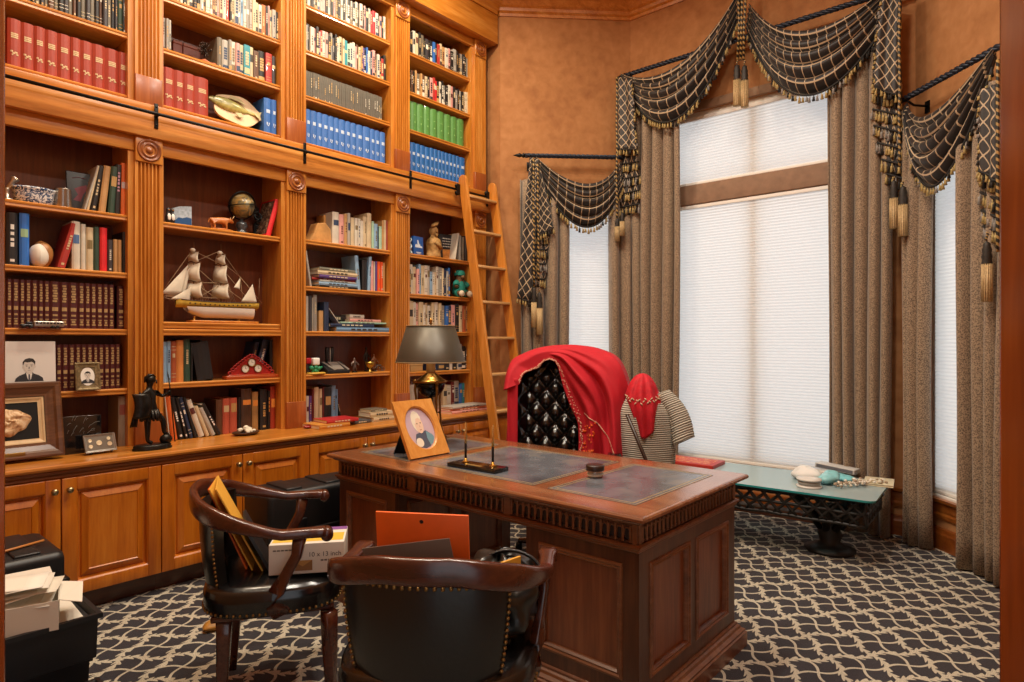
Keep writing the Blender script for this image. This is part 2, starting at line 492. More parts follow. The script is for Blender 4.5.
# ------------------------------------------------------------------ windows, shades
def _shade(nt, b):
    out = nt.nodes['Material Output']
    d = nt.nodes.new('ShaderNodeBsdfDiffuse'); d.inputs['Color'].default_value = (0.86, 0.85, 0.82, 1)
    t = nt.nodes.new('ShaderNodeBsdfTranslucent'); t.inputs['Color'].default_value = (0.90, 0.89, 0.87, 1)
    mx = nt.nodes.new('ShaderNodeMixShader'); mx.inputs[0].default_value = 0.6
    nt.links.new(d.outputs[0], mx.inputs[1]); nt.links.new(t.outputs[0], mx.inputs[2]); nt.links.new(mx.outputs[0], out.inputs['Surface'])
SHADE = tex_mat('white_shade_fabric', _shade)
def _glass(nt, b):
    out = nt.nodes['Material Output']
    t = nt.nodes.new('ShaderNodeBsdfTransparent'); g = nt.nodes.new('ShaderNodeBsdfGlossy'); g.inputs['Roughness'].default_value = 0.02
    mx = nt.nodes.new('ShaderNodeMixShader'); mx.inputs[0].default_value = 0.05
    nt.links.new(t.outputs[0], mx.inputs[1]); nt.links.new(g.outputs[0], mx.inputs[2]); nt.links.new(mx.outputs[0], out.inputs['Surface'])
PANE = tex_mat('window_pane_glass', _glass)
TAUPE = plain('#8a6a4e', 0.7, noise=0.12, nscale=12)
def window(n, M, a, b, z0, z1, transom=None):
    f = MB(); f.M = M.copy(); w = 0.045
    f.box(a, a+w, 0.03, 0.11, z0, z1); f.box(b-w, b, 0.03, 0.11, z0, z1)
    f.box(a+w, b-w, 0.03, 0.11, z1-w, z1); f.box(a+w, b-w, 0.03, 0.11, z0, z0+w)
    fr = f.build('window_%d' % n, plain('#d8d2c6', 0.5)); fr['kind'] = 'structure'
    p = MB(); p.M = M.copy(); p.box(a+w, b-w, 0.085, 0.091, z0+w, z1-w)
    p.build('pane', PANE, fr)
    k = MB(); k.M = M.copy(); k.bbox(a, b, -0.015, 0.03, z0-0.025, z0, 0.006)
    k.build('sill', WHITE, fr)
    c = MB(); c.M = M.copy()
    for x0, x1, y0, y1 in ((a-0.075, a, z0, z1+0.075), (b, b+0.075, z0, z1+0.075), (a, b, z1, z1+0.075)):
        c.bbox(x0, x1, -0.02, 0.004, y0, y1, 0.006)
    c.build('casing', TAUPE, fr)
    if transom:
        mu = MB(); mu.M = M.copy(); mu.bbox((a+b)/2-0.03, (a+b)/2+0.03, 0.045, 0.10, z0+w, transom[0], 0.004); mu.bbox((a+b)/2-0.03, (a+b)/2+0.03, 0.045, 0.10, transom[1], z1-w, 0.004); mu.build('mullion', plain('#d8d2c6', 0.5), fr)
        t = MB(); t.M = M.copy(); t.bbox(a, b, -0.012, 0.10, transom[0], transom[1], 0.008)
        t.build('transom', plain('#8d6f58', 0.75, noise=0.15, nscale=14), fr)  # wall suede as it looks in shade, put into the colour
    return fr
def shade(M, a, b, z0, z1, label):
    th = thing('cellular_shade', label, 'window shade', M @ Vector(((a+b)/2, 0.018, z0)))
    n = max(4, int((z1-z0-0.05)/0.024)); m = MB(); m.M = M.copy()
    zs = [z0+0.02+(z1-0.03-z0-0.02)*i/(2*n) for i in range(2*n+1)]
    vs = []
    for i, z in enumerate(zs):
        y = 0.012 + (0.0045 if i % 2 else 0.0)
        vs += [(a+0.004, y, z), (b-0.004, y, z)]
    m.add(vs, [(2*i, 2*i+1, 2*i+3, 2*i+2) for i in range(2*n)], 0)
    m.build('pleated_fabric', SHADE, th)
    r = MB(); r.M = M.copy(); r.bbox(a+0.003, b-0.003, 0.002, 0.026, z0, z0+0.022, 0.004); r.build('bottom_rail', WHITE, th)
    h = MB(); h.M = M.copy(); h.bbox(a+0.003, b-0.003, 0.0, 0.028, z1-0.032, z1, 0.004); h.build('head_rail', WHITE, th)
    return th
window(1, MA, 0.30, 1.10, SILL, 2.72)
window(2, MBk, 0.33, 1.94, SILL, 3.36, (2.555, 2.725))
window(3, MC, 0.12, 0.92, SILL, 2.72)
shade(MA, 0.345, 1.055, SILL+0.001, 2.67, 'white pleated shade lowered over the narrow window beside the ladder')
shade(MBk, 0.375, 1.895, 2.727, 3.315, 'white pleated shade in the upper light above the brown bar of the middle window')
shade(MBk, 0.375, 1.895, SILL+0.001, 2.553, 'tall white pleated shade of the middle window below its brown bar')
shade(MC, 0.165, 0.875, SILL+0.001, 2.67, 'white pleated shade in the narrow window next to the open doorway')
# ------------------------------------------------------------------ light
def area(name, loc, size, energy, color, direction, sy=None, shape='RECTANGLE', spread=PI):
    l = bpy.data.lights.new(name, 'AREA'); l.energy = energy; l.color = color; l.shape = shape
    l.size = size
    if sy: l.size_y = sy
    l.spread = spread
    o = bpy.data.objects.new(name, l); COL.objects.link(o); o.location = loc
    o.rotation_euler = Vector(direction).to_track_quat('-Z', 'Y').to_euler(); o['kind'] = 'helper'
    return o
DAY = (0.93, 0.96, 1.0)
for nm, M, a, b, z0, z1, e in (('daylight_left', MA, 0.30, 1.10, SILL, 2.72, 2.6), ('daylight_centre', MBk, 0.33, 1.94, SILL, 3.36, 3.2), ('daylight_right', MC, 0.12, 0.92, SILL, 2.72, 2.6)):
    c = M @ Vector(((a+b)/2, 0.75, (z0+z1)/2)); d = (M.to_3x3() @ Vector((0, -1, 0)))
    area(nm, c, (b-a)*1.15, e, DAY, d, (z1-z0)*1.08)
WARM = (1.0, 0.84, 0.62); SOFT = (1.0, 0.90, 0.76)
cans = [(-3.25, 1.0), (-3.25, 2.1), (-3.25, 3.2), (-2.0, 1.3), (-2.0, 2.7), (-0.8, 1.7), (-0.9, 2.9)]  # ceiling is out of view; cans added to bring up the room's brightness
for i, (x, y) in enumerate(cans):
    c = MB(); c.lathe([(0.075, 0), (0.10, 0), (0.105, 0.004), (0.10, 0.012), (0.075, 0.012)], (x, y, CEIL-0.012), 24, cap=False)
    th = thing('unseen_downlight', 'unseen ceiling downlight with a white trim ring, added to brighten the room', 'ceiling light', (x, y, CEIL-0.012), 0, 'unseen ceiling downlights')
    c.build('trim_ring', WHITE, th)
    key = 'lamp_glow'
    if key not in _M:
        m, nt, b = new_mat('unseen_lamp_lens'); b.inputs['Emission Color'].default_value = (1, 0.85, 0.65, 1); b.inputs['Emission Strength'].default_value = 3.0; _M[key] = m
    d = MB(); d.lathe([(0.0, 0.006), (0.078, 0.006), (0.078, 0.011)], (x, y, CEIL-0.012), 24); d.build('lens', _M[key], th)
    area('downlight', (x, y, CEIL-0.02), 0.16, 24.0 if x > -3 else 25.0, SOFT if x > -3 else WARM, (0, 0, -1), shape='DISK', spread=PI)
w = bpy.data.worlds.new('World'); sc.world = w; w.use_nodes = True
bg = w.node_tree.nodes['Background']; bg.inputs['Color'].default_value = (0.93, 0.96, 1.0, 1); bg.inputs['Strength'].default_value = 0.75
cam = bpy.data.cameras.new('camera'); co = bpy.data.objects.new('camera', cam); COL.objects.link(co)
cam.sensor_width = 36.0; cam.lens = F/1024*36.0; cam.clip_start = 0.02
co.location = (0, 0, H); co.rotation_euler = (PI/2, 0, math.atan2(ST, CT)); sc.camera = co
sc.view_settings.view_transform = 'Standard'; sc.view_settings.look = 'None'; sc.view_settings.exposure = 0.52; sc.view_settings.gamma = 1.0
sc.view_settings.use_curve_mapping = False
sc.cycles.use_denoising = True; sc.cycles.max_bounces = 10; sc.cycles.diffuse_bounces = 5; sc.cycles.glossy_bounces = 4; sc.cycles.transmission_bounces = 6
sc.cycles.transparent_max_bounces = 8; sc.cycles.sample_clamp_indirect = 6.0; sc.cycles.caustics_reflective = False; sc.cycles.caustics_refractive = False
# ------------------------------------------------------------------ the bookcase wall
PC = [0.435, 1.375, 2.31, 3.245, 4.145]      # pilaster centres along the wall
PW = 0.145
FX = -4.0                                    # bookcase face
BX = -4.285                                  # shelf backs
CTZ = 0.768
# base cabinets
edges = [-0.02, 0.43, 0.878, 1.333, 1.783, 2.228, 2.68, 3.13, 3.58, 4.03, 4.29]
KNOB = plain('#a89a78', 0.35, 1.0)
def raised_door(y0, y1, z0, z1, parent, knob_side):
    x = -3.70; m = MB(); r = 0.062; g = 0.003
    y0 += g; y1 -= g
    # frame members
    m.bbox(x, x+0.022, y0, y0+r, z0, z1, 0.003); m.bbox(x, x+0.022, y1-r, y1, z0, z1, 0.003)
    m.bbox(x, x+0.022, y0+r, y1-r, z0, z0+r, 0.003); m.bbox(x, x+0.022, y0+r, y1-r, z1-r, z1, 0.003)
    # sticking and raised field
    def ring(a, xa, b, xb):
        o = [(xa, y0+r+a, z0+r+a), (xa, y1-r-a, z0+r+a), (xa, y1-r-a, z1-r-a), (xa, y0+r+a, z1-r-a)]
        i = [(xb, y0+r+b, z0+r+b), (xb, y1-r-b, z0+r+b), (xb, y1-r-b, z1-r-b), (xb, y0+r+b, z1-r-b)]
        m.add(o+i, [(k, (k+1) % 4, 4+(k+1) % 4, 4+k) for k in range(4)])
    ring(0, x+0.021, 0.006, x+0.016); ring(0.006, x+0.016, 0.012, x-0.002); ring(0.012, x-0.002, 0.019, x-0.002); ring(0.019, x-0.002, 0.023, x+0.006); ring(0.023, x+0.006, 0.050, x+0.019); ring(0.05, x+0.019, 0.054, x+0.0155)
    m.quad((x+0.0155, y0+r+0.054, z0+r+0.054), (x+0.0155, y1-r-0.054, z0+r+0.054), (x+0.0155, y1-r-0.054, z1-r-0.054), (x+0.0155, y0+r+0.054, z1-r-0.054))
    d = m.build('door', DOORV, parent)
    if knob_side:
        ky = y1-0.028 if knob_side > 0 else y0+0.028
        k = MB(); k.lathe([(0.010, 0), (0.009, 0.004), (0.005, 0.008), (0.005, 0.014), (0.012, 0.019), (0.0155, 0.026), (0.0135, 0.033), (0.006, 0.036), (0.0, 0.0365)], (0, 0, 0), 16, axis='x')
        for v in k.v: v.x += x+0.022; v.y += ky; v.z += z1-0.055
        k.build('knob', KNOB, d)
desc = ['wooden base cabinet at the doorway end, behind the black equipment case', 'wooden base cabinet under the framed shell picture and the soldier statuette',
        'wooden base cabinet under the leaning books below the red clock', 'wooden base cabinet behind the left end of the desk', 'wooden base cabinet at the ladder end of the bookcase']
pairs = [(edges[0], edges[0], edges[1]), (edges[1], edges[2], edges[3]), (edges[3], edges[4], edges[5]), (edges[5], edges[6], edges[7]), (edges[7], edges[8], edges[9])]
for (a, mid, b), ds in zip(pairs, desc):
    if b == edges[1]: a = -0.06
    e = edges[10] if b == edges[9] else b
    th = thing('base_cabinet', ds, 'cabinet', (-4.0, (a+b)/2, 0), 0, 'base cabinets along the bookcase wall')
    m = MB(); m.box(BX, -3.703, a+0.0005, e-0.0005, 0.105, CTZ-0.075)
    m.build('carcass', DOORV, th)
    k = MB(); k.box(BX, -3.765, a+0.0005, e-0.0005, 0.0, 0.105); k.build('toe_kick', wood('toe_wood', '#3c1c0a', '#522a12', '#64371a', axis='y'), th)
    z0, z1 = 0.113, CTZ-0.073
    if mid == a or b == edges[1]: raised_door(a+0.01, b, z0, z1, th, 1)
    else:
        raised_door(a, mid, z0, z1, th, 1); raised_door(mid, b, z0, z1, th, -1)
# worktop with a moulded nose
WT = thing('worktop', 'long honey-brown wooden worktop on top of the base cabinets', 'countertop', (-3.98, 2.1, CTZ))
m = MB()
pr = [(BX, CTZ-0.028), (-3.665, CTZ-0.028), (-3.658, CTZ-0.024), (-3.655, CTZ-0.014), (-3.658, CTZ-0.004), (-3.664, CTZ), (BX, CTZ)]
m.prism([(x, -0.09, z) for x, z in pr], (0, 4.38, 0)); m.build('top', OAKH, WT)
m = MB(); pr = [(-3.72, CTZ-0.073), (-3.690, CTZ-0.073), (-3.684, CTZ-0.064), (-3.686, CTZ-0.055), (-3.676, CTZ-0.046), (-3.668, CTZ-0.036), (-3.668, CTZ-0.029), (-3.72, CTZ-0.029)]
m.prism([(x, -0.09, z) for x, z in pr], (0, 4.38, 0)); m.build('edge_moulding', wood('edge_wood', '#5c2c0f', '#7d4418', '#9a5c26', axis='y'), WT)

def shelf(parent, y0, y1, z, th=0.035, x1=FX-0.02):
    m = MB(); pr = [(BX+0.02, z-th), (x1-0.006, z-th), (x1, z-th+0.005), (x1-0.002, z-th*0.5), (x1+0.002, z-th*0.4), (x1+0.003, z-0.006), (x1-0.004, z), (BX+0.02, z)]
    m.prism([(x, y0, zz) for x, zz in pr], (0, y1-y0, 0)); return m.build('shelf', OAKH, parent)
def rosette(parent, y, z, w, x=FX+0.024):
    m = MB(); m.bbox(FX-0.03, x, y-w/2, y+w/2, z-w/2, z+w/2, 0.004)
    m2 = MB()
    m2.lathe([(0.066, 0), (0.064, 0.006), (0.056, 0.009), (0.051, 0.002), (0.044, 0.001), (0.040, 0.008), (0.033, 0.009), (0.030, 0.001), (0.022, 0.0), (0.017, 0.008), (0.008, 0.012), (0, 0.0125)], (0, 0, 0), 28, axis='x')
    for v in m2.v: v.x += x-0.001; v.y += y; v.z += z
    b = m.build('rosette_block', OAKV, parent)
    m2.build('rosette', wood('rosette_wood', '#6b3414', '#8a4a1e', '#a2602c', axis='z'), b)
def pilaster(parent, yc, z0, z1, zb, w=PW, ros=True, low=False):
    """fluted pilaster: base block, six flutes, rosette block on top"""
    m = MB(); x0, x1 = FX-0.03, FX+0.016
    zt = z1-(w if ros else 0)
    n = 6; marg = 0.013; fw = (w-2*marg)/n
    pts = [(x0, yc-w/2), (x1, yc-w/2), (x1, yc-w/2+marg)]
    for i in range(n):
        a = yc-w/2+marg+i*fw
        for k in range(7):
            t = k/6; pts.append((x1-0.015*math.sin(PI*t)**0.8, a+fw*(0.14+0.72*t)))
    pts += [(x1, yc+w/2-marg), (x1, yc+w/2), (x0, yc+w/2)]
    m.prism([(x, y, zb) for x, y in pts], (0, 0, zt-zb))
    p = m.build('pilaster', OAKV, parent)
    b = MB(); b.bbox(x0, FX+0.022, yc-w/2, yc+w/2, z0, zb, 0.003); b.build('base_block', wood('block_wood', '#7c3c18', '#9a5224', '#b36a34', axis='z'), p)
    if ros: rosette(p, yc, z1-w/2, w)
LOWB = [('lower bookcase bay nearest the doorway, with the uniform burgundy volumes', [1.10, 1.437, 1.76, 2.09]),
        ('lower bookcase bay that holds the model sailing ship', [1.12, None, 2.08]),
        ('lower bookcase bay with the rough stone wedge on its top shelf', [1.13, 1.44, 1.76, 2.09]),
        ('lower bookcase bay behind the desk lamp and the ladder', [1.115, 1.45, 1.76, 2.09])]
UPB = [('upper bookcase bay holding the thick red binders nearest the doorway', [3.13, 3.46, 3.78]),
       ('upper bookcase bay with the mounted fish on its lowest shelf', [3.115, 3.425, 3.75]),
       ('upper bookcase bay with a row of blue volumes under a grey set', [3.11, 3.43, 3.755]),
       ('upper bookcase bay with a row of bright green volumes', [3.11, 3.42, 3.745])]
ZL1, ZU0, ZU1 = 2.545, 2.775, 4.10
def side(parent, y0, y1, z0, z1):
    m = MB(); m.box(BX+0.02, FX-0.005, y0, y1, z0, z1); return m.build('side_panel', OAKV, parent)
for i in range(4):
    y0, y1 = PC[i]+PW/2, PC[i+1]-PW/2
    a, b = PC[i], PC[i+1]
    for low in (True, False):
        ds, sh = (LOWB if low else UPB)[i]
        z0, z1 = (CTZ, ZL1) if low else (ZU0-0.035, ZU1)
        th = thing('bookcase', ds, 'bookcase', (-4.14, (y0+y1)/2, z0), 0, 'lower bookcase bays' if low else 'upper bookcase bays')
        m = MB(); m.box(BX, BX+0.0195, y0+0.0005 if i else a-PW/2, b+PW/2-0.0005, z0, z1); m.build('back_panel', BACKW, th)
        side(th, y0+0.0005, y0+0.014, z0, z1); side(th, y1-0.03, y1+0.02, z0, z1)
        if not low: shelf(th, y0+0.014, y1-0.03, ZU0)
        for s in sh:
            if s is None:
                o = shelf(th, y0+0.014, y1-0.03, 1.485, 0.04); shelf(th, y0+0.014, y1-0.03, 1.442, 0.04, FX-0.005); continue
            shelf(th, y0+0.014, y1-0.03, s)
        hz0 = 2.46 if low else 4.03
        m = MB(); m.bbox(FX-0.03, FX+0.004, y0+0.0005, y1, hz0, z1, 0.004); m.build('header', OAKH, th)
        if i == 0: pilaster(th, a, z0 if low else ZU0-0.035, z1, (0.93 if low else 2.90))
        pilaster(th, b, z0 if low else ZU0-0.035, z1, (0.95 if low else 2.90))
# plain end bays between the doorway wall and the first pilaster
for z0, z1, w_ in ((CTZ, ZL1, 'lower'), (ZU0-0.035, ZU1, 'upper')):
    th = thing('bookcase_end_panel', 'plain end piece of the %s bookcase beside the doorway wall' % w_, 'panel', (-4.14, 0.15, z0))
    m = MB(); m.box(BX, FX-0.03, -0.09, PC[0]-PW/2-0.001, z0, z1); m.build('panel', OAKV, th)
# fascia between the two tiers, carrying the ladder rail
FA = thing('fascia_board', 'honey wood fascia between the lower and upper bookcases, carrying the rail', 'fascia', (FX, 2.1, 2.545))
m = MB(); m.bbox(BX+0.02, FX+0.045, -0.09, 4.245, ZL1, 2.70, 0.004); m.build('board', wood('fascia_wood', '#9c5a20', '#c27c34', '#d9984e', axis='y'), FA)
m = MB(); m.bbox(BX+0.02, FX+0.03, -0.09, 4.245, 2.70, 2.7398, 0.003); m.build('ledge', OAKH, FA)
RL = thing('ladder_rail', 'thin black metal ladder rail running along the fascia', 'rail', (FX+0.09, 2.1, 2.68))
m = MB(); m.tube([(FX+0.085, -0.05, 2.675), (FX+0.085, 4.24, 2.675)], 0.0095, 10); m.build('rod', BLKM, RL)
for yb in (0.45, 1.403, 2.355, 3.299, 4.2):
    m = MB(); m.bbox(FX+0.0451, FX+0.052, yb-0.011, yb+0.011, 2.60, 2.745, 0.004)
    m.bbox(FX+0.052, FX+0.085, yb-0.007, yb+0.007, 2.667, 2.683, 0.002)
    for zz in (2.62, 2.725): m.ball((FX+0.052, yb, zz), 0.005, 0, 8, 6)
    m.build('bracket', BLKM, RL)
# entablature over the upper tier
EN = thing('bookcase_cornice', 'deep wooden cornice box running along the top of the bookcase', 'cornice', (FX, 2.1, 4.10))
m = MB(); m.bbox(BX, FX+0.10, -0.09, 4.29, 4.1005, 4.36, 0.004); m.build('frieze_box', OAKH, EN)
m = MB()
pr = [(FX-0.05, 4.3605)] + [(FX+0.10+o, z+0.0006) for o, z in CROWN[1:-1]] + [(FX-0.05, CEIL-0.001)]
pr[-2] = (pr[-2][0], CEIL-0.001)
m.prism([(x, -0.09, z) for x, z in pr], (0, 4.36, 0)); m.build('crown', OAKH, EN)
# ------------------------------------------------------------------ rolling ladder
LD = thing('rolling_ladder', 'honey wood library ladder leaning on the bookcase beside the narrow window', 'ladder', (-3.41, 4.0, 0))
def ladx(z): return -3.875+0.172*(2.73-z)
for yy in (3.82, 4.19):
    m = MB(); n = Vector((0.172, 0, -1)).normalized()
    a = Vector((ladx(2.80), yy, 2.80)); 
    m.M = Matrix.Translation(Vector((ladx(0.055), yy, 0.055))) @ Matrix.Rotation(-math.atan(0.172), 4, 'Y')
    L = (2.80-0.055)/math.cos(math.atan(0.172))
    out = [(-0.043, 0), (0.043, 0)] + [(0.043*math.cos(t*PI/8), L-0.043+0.043*math.sin(t*PI/8)) for t in range(0, 9)]
    m.prism([(x, -0.013, z) for x, z in out], (0, 0.026, 0))
    r = m.build('side_rail', LADW, LD, bevel=0.003)
    w = MB()
    # floor wheel with its fork
    w.lathe([(0.0, -0.011), (0.040, -0.011), (0.045, -0.006), (0.045, 0.006), (0.040, 0.011), (0.0, 0.011)], (0, 0, 0), 20, axis='y')
    for v in w.v: v.x += ladx(0.05); v.y += yy+0.032; v.z += 0.0455
    w.box(ladx(0.05)-0.012, ladx(0.05)+0.012, yy+0.0131, yy+0.019, 0.03, 0.16)
    w.build('floor_wheel', BLKM, LD)
    h = MB()
    for zz in (2.705, 2.645):
        h.lathe([(0.0, -0.010), (0.021, -0.010), (0.017, 0.0), (0.021, 0.010), (0.0, 0.010)], (FX+0.085, yy-0.035, zz), 16, axis='x')
    h.box(FX+0.093, FX+0.099, yy-0.05, yy-0.0131, 2.63, 2.72)
    h.build('roller_bracket', BLKM, LD)
for k in range(9):
    z = 2.615-0.305*k; x = ladx(z)
    m = MB(); m.bbox(x-0.038, x+0.045, 3.833, 4.177, z-0.011, z+0.011, 0.004)
    m.build('rung', wood('rung_wood', '#b57c40', '#d0a064', '#e2bd86', axis='y'), LD)
    if k: pass
# ------------------------------------------------------------------ books
BC_ = {'k': ('black', '#1b191a'), 'K': ('charcoal', '#3a373b'), 'w': ('white', '#cbc4b4'), 'c': ('cream', '#c7b592'), 't': ('tan', '#b98f5c'),
       'b': ('brown', '#5c3b25'), 'm': ('maroon', '#641d1c'), 'r': ('dull red', '#a8322c'), 'R': ('bright red', '#d8232b'), 'o': ('orange', '#d4662c'),
       'y': ('yellow', '#d8b040'), 'g': ('dark green', '#2b4638'), 'G': ('green', '#548a42'), 'l': ('pale green', '#a3c7ae'), 'u': ('navy', '#22304d'),
       'U': ('blue', '#2f66b0'), 's': ('light blue', '#86a9c6'), 'q': ('teal', '#2f8a96'), 'p': ('pink', '#d69a92'), 'v': ('purple', '#5d4080'),
       'e': ('grey', '#8d8981'), 'E': ('pale grey', '#aaa59b'), 'd': ('dark taupe', '#6c6354'), 'n': ('copper brown', '#a2502c'), 'B': ('burgundy', '#4a1718'),
       'D': ('brick red', '#98321d')}
ORD = ['first', 'second', 'third', 'fourth', 'fifth', 'sixth', 'seventh', 'eighth', 'ninth', 'tenth', 'eleventh', 'twelfth', 'thirteenth', 'fourteenth', 'fifteenth', 'sixteenth', 'seventeenth', 'eighteenth', 'nineteenth', 'twentieth']
def ordw(n):
    if n <= 20: return ORD[n-1]
    if n == 30: return 'thirtieth'
    if n == 40: return 'fortieth'
    return ('twenty', 'thirty', 'forty')[n//10-2] + '-' + ORD[n % 10-1]
LIGHT = set('wcEplsyt')
def cov(code): return plain(BC_[code][1], 0.5, coat=0.1, noise=0.07, nscale=30)
def book_mesh(w, h, d, code, title, rnd, pages=True, style='hard'):
    """one volume standing upright: spine at x=0 facing the room, depth towards -x, width along +y; slots cover, page, title"""
    m = MB(); t = 0.0026 if style == 'hard' else 0.0010; ov = 0.003 if style == 'hard' else 0.0
    t = min(t, w*0.2)
    # spine and boards as one bent strip with thickness
    n = 4; out = []; inn = []
    rr = 0.18*w if style == 'hard' else 0.05*w
    out.append((-d, 0)); out.append((-0.004 if style == 'hard' else -0.001, 0))
    for i in range(1, n): a = i/n; out.append((rr*math.sin(PI*a)*0.6 - 0.0005, w*a))
    out.append((-0.004 if style == 'hard' else -0.001, w)); out.append((-d, w))
    inn = [(-d, w-t), (-t-0.002, w-t), (-t-0.002, t), (-d, t)]
    poly = out + inn
    o = len(m.v); k = len(poly)
    vs = [(x, y, 0) for x, y in poly] + [(x, y, h) for x, y in poly]
    fs = [(i, (i+1) % k, k+(i+1) % k, k+i) for i in range(k)]
    m.add(vs, fs, 0)
    # caps of the strip: quads between outer and inner walls
    no = len(out)
    for z0, fl in ((0, 1), (k, 0)):
        q = [(0, 1, no+2, no+3), (no-2, no-1, no, no+1), tuple(range(1, no-1)) + (no+1, no+2)]
        for f in q:
            f = [z0+i for i in f]
            m.f.append([o+i for i in (f[::-1] if fl else f)]); m.mi.append(0); m.sm.append(False)
    pg = MB(); pg.box(-d+ov+0.001, -t-0.0021, t+0.0001, w-t-0.0001, ov, h-ov-0.0015)
    if pages:
        m.f += [[len(m.v)+i for i in f] for f in pg.f]; m.v += pg.v; m.mi += [1]*len(pg.f); m.sm += pg.sm
    e = rr*0.6 + 0.0004
    def mark(y0, y1, z0, z1, mi=2):
        x = e if style == 'hard' else rr*0.6+0.0003
        ya, yb = w*y0, w*y1
        xa = rr*0.6*math.sin(PI*y0)+0.0004; xb = rr*0.6*math.sin(PI*y1)+0.0004
        m.add([(xa, ya, h*z0), (e+0.0002, (ya+yb)/2, h*z0), (xb, yb, h*z0), (xa, ya, h*z1), (e+0.0002, (ya+yb)/2, h*z1), (xb, yb, h*z1)], [(0, 1, 4, 3), (1, 2, 5, 4)], mi)
    if title == 'bars':
        z = rnd.uniform(0.30, 0.5); L = rnd.uniform(0.25, 0.45); kk = int(rnd.uniform(4, 9)); zz = z
        for i in range(kk):
            ll = L/kk*rnd.uniform(0.45, 0.85)
            mark(0.34, 0.66, zz, zz+ll); zz += L/kk
        if rnd.random() < 0.6: mark(0.3, 0.7, 0.06, 0.06+0.05)
    elif title == 'bands':
        for z in (0.12, 0.2, 0.78, 0.86): mark(0.08, 0.92, z, z+0.012)
        mark(0.25, 0.75, 0.6, 0.70)
    elif title == 'both':
        mark(0.06, 0.94, rnd.uniform(0.05, 0.1), rnd.uniform(0.16, 0.28)); zz = 0.36
        for i in range(5):
            ll = rnd.uniform(0.05, 0.085); mark(0.22, 0.78, zz, zz+ll); zz += ll+0.02
    elif title == 'block':
        z = rnd.uniform(0.45, 0.65); mark(0.12, 0.88, z, z+rnd.uniform(0.1, 0.25))
    elif title == 'binder':
        for i in range(3):
            mark(0.24, 0.80, 0.60+0.038*i, 0.60+0.038*i+0.028)
        for y0, y1, z0, z1 in ((0.2, 0.4, 0.30, 0.335), (0.36, 0.55, 0.265, 0.30), (0.52, 0.74, 0.285, 0.32), (0.62, 0.82, 0.245, 0.275), (0.3, 0.42, 0.235, 0.26)): mark(y0, y1, z0, z1)
    elif title == 'set':
        for i in range(7):
            zz = 0.56+0.055*i; mark(0.24+0.08*(i % 2), 0.76-0.06*((i+1) % 2), zz, zz+0.04)
        mark(0.2, 0.8, 0.37, 0.45); mark(0.2, 0.8, 0.07, 0.10); mark(0.3, 0.7, 0.115, 0.165); mark(0.2, 0.8, 0.18, 0.20); mark(0.25, 0.75, 0.26, 0.30)
    elif title == 'blue':
        mark(0.26, 0.76, 0.58, 0.68)
        for y0, y1, z0, z1 in ((0.30, 0.45, 0.24, 0.32), (0.42, 0.62, 0.21, 0.24), (0.58, 0.72, 0.25, 0.31)): mark(y0, y1, z0, z1)
    elif title == 'green':
        mark(0.36, 0.64, 0.56, 0.58); mark(0.42, 0.58, 0.3, 0.35)
    return m, pg
_tm = {}
def titlemat(code, rnd, title):
    if title == 'binder': return plain('#c9ae82', 0.5)
    if title == 'set': return plain('#a88a5c', 0.5)
    if title == 'blue': return plain('#b9cbe2', 0.5)
    if title == 'green': return plain('#8fbf78', 0.5)
    if code in LIGHT: return plain(rnd.choice(['#3a3430', '#5a2a24', '#2c3e5c', '#7a6a4c']), 0.5)
    return plain(rnd.choice(['#c9b48a', '#d8d2c2', '#b8935a']), 0.5)
NB = [0]
def book(x, y, w, z, h, d, code, label, group=None, title='bars', style='hard', lean=0.0, parts=False, cat='book', name='book', rnd=random, tmat=None, cmat=None):
    m, pg = book_mesh(w, h, d, code, title, rnd, not parts, style)
    o = m.build(name, [cmat or cov(code), PAGE, tmat or titlemat(code, rnd, title)], world=False)
    tag(o, label, cat, group)
    a = math.radians(lean)
    if lean >= 0: o.location = (x, y, z)
    else:                                            # leans to the right: pivot on the right bottom edge
        o.location = (x, y + w - w*math.cos(a), z - w*math.sin(a))
    o.rotation_euler = (a, 0, 0)
    if parts: pg.build('pages', PAGE, o, world=False)
    NB[0] += 1
    return o
def row(pxs, z, codes, hr, phrase, noun='book', titles=('bars',), style=None, d=0.16, group=None, parts=False, x=-4.05, seed=1, jit=0.012, name='book', cat='book', edges=None, first=1, colour=True, wide=0.3, cmat=None):
    """a run of volumes filling the shelf between two picture columns; one letter of codes per volume"""
    r = random.Random(seed)
    if edges: ys = [yat(p, x) for p in edges]
    else:
        y0, y1 = yat(pxs[0], x), yat(pxs[1], x)
        ws = [r.uniform(1-wide, 1+wide) for _ in codes]; t = sum(ws); ys = [y0]
        for q in ws: ys.append(ys[-1] + q/t*(y1-y0))
    out = []
    for i, c in enumerate(codes):
        h = r.uniform(*hr); xx = x + r.uniform(-jit, jit*0.5)
        w = ys[i+1]-ys[i]-0.0008
        cw = BC_[c][0]+' ' if colour else ''
        lab = '%s%s, %s from the left %s' % (cw, noun, ordw(i+first), phrase)
        st = style or r.choice(['hard', 'paper'])
        nm, ct = (noun.replace(' ', '_'), noun.split()[-1]) if name == 'book' and noun != 'book' else (name, cat)
        out.append(book(xx, ys[i]+0.0004, w, z+0.0005, h, d, c, lab, group, r.choice(titles), st, 0, parts, ct, nm, r, cmat=cmat))
    return out
TB = ('bars', 'bars', 'both', 'block', 'both', 'bands')
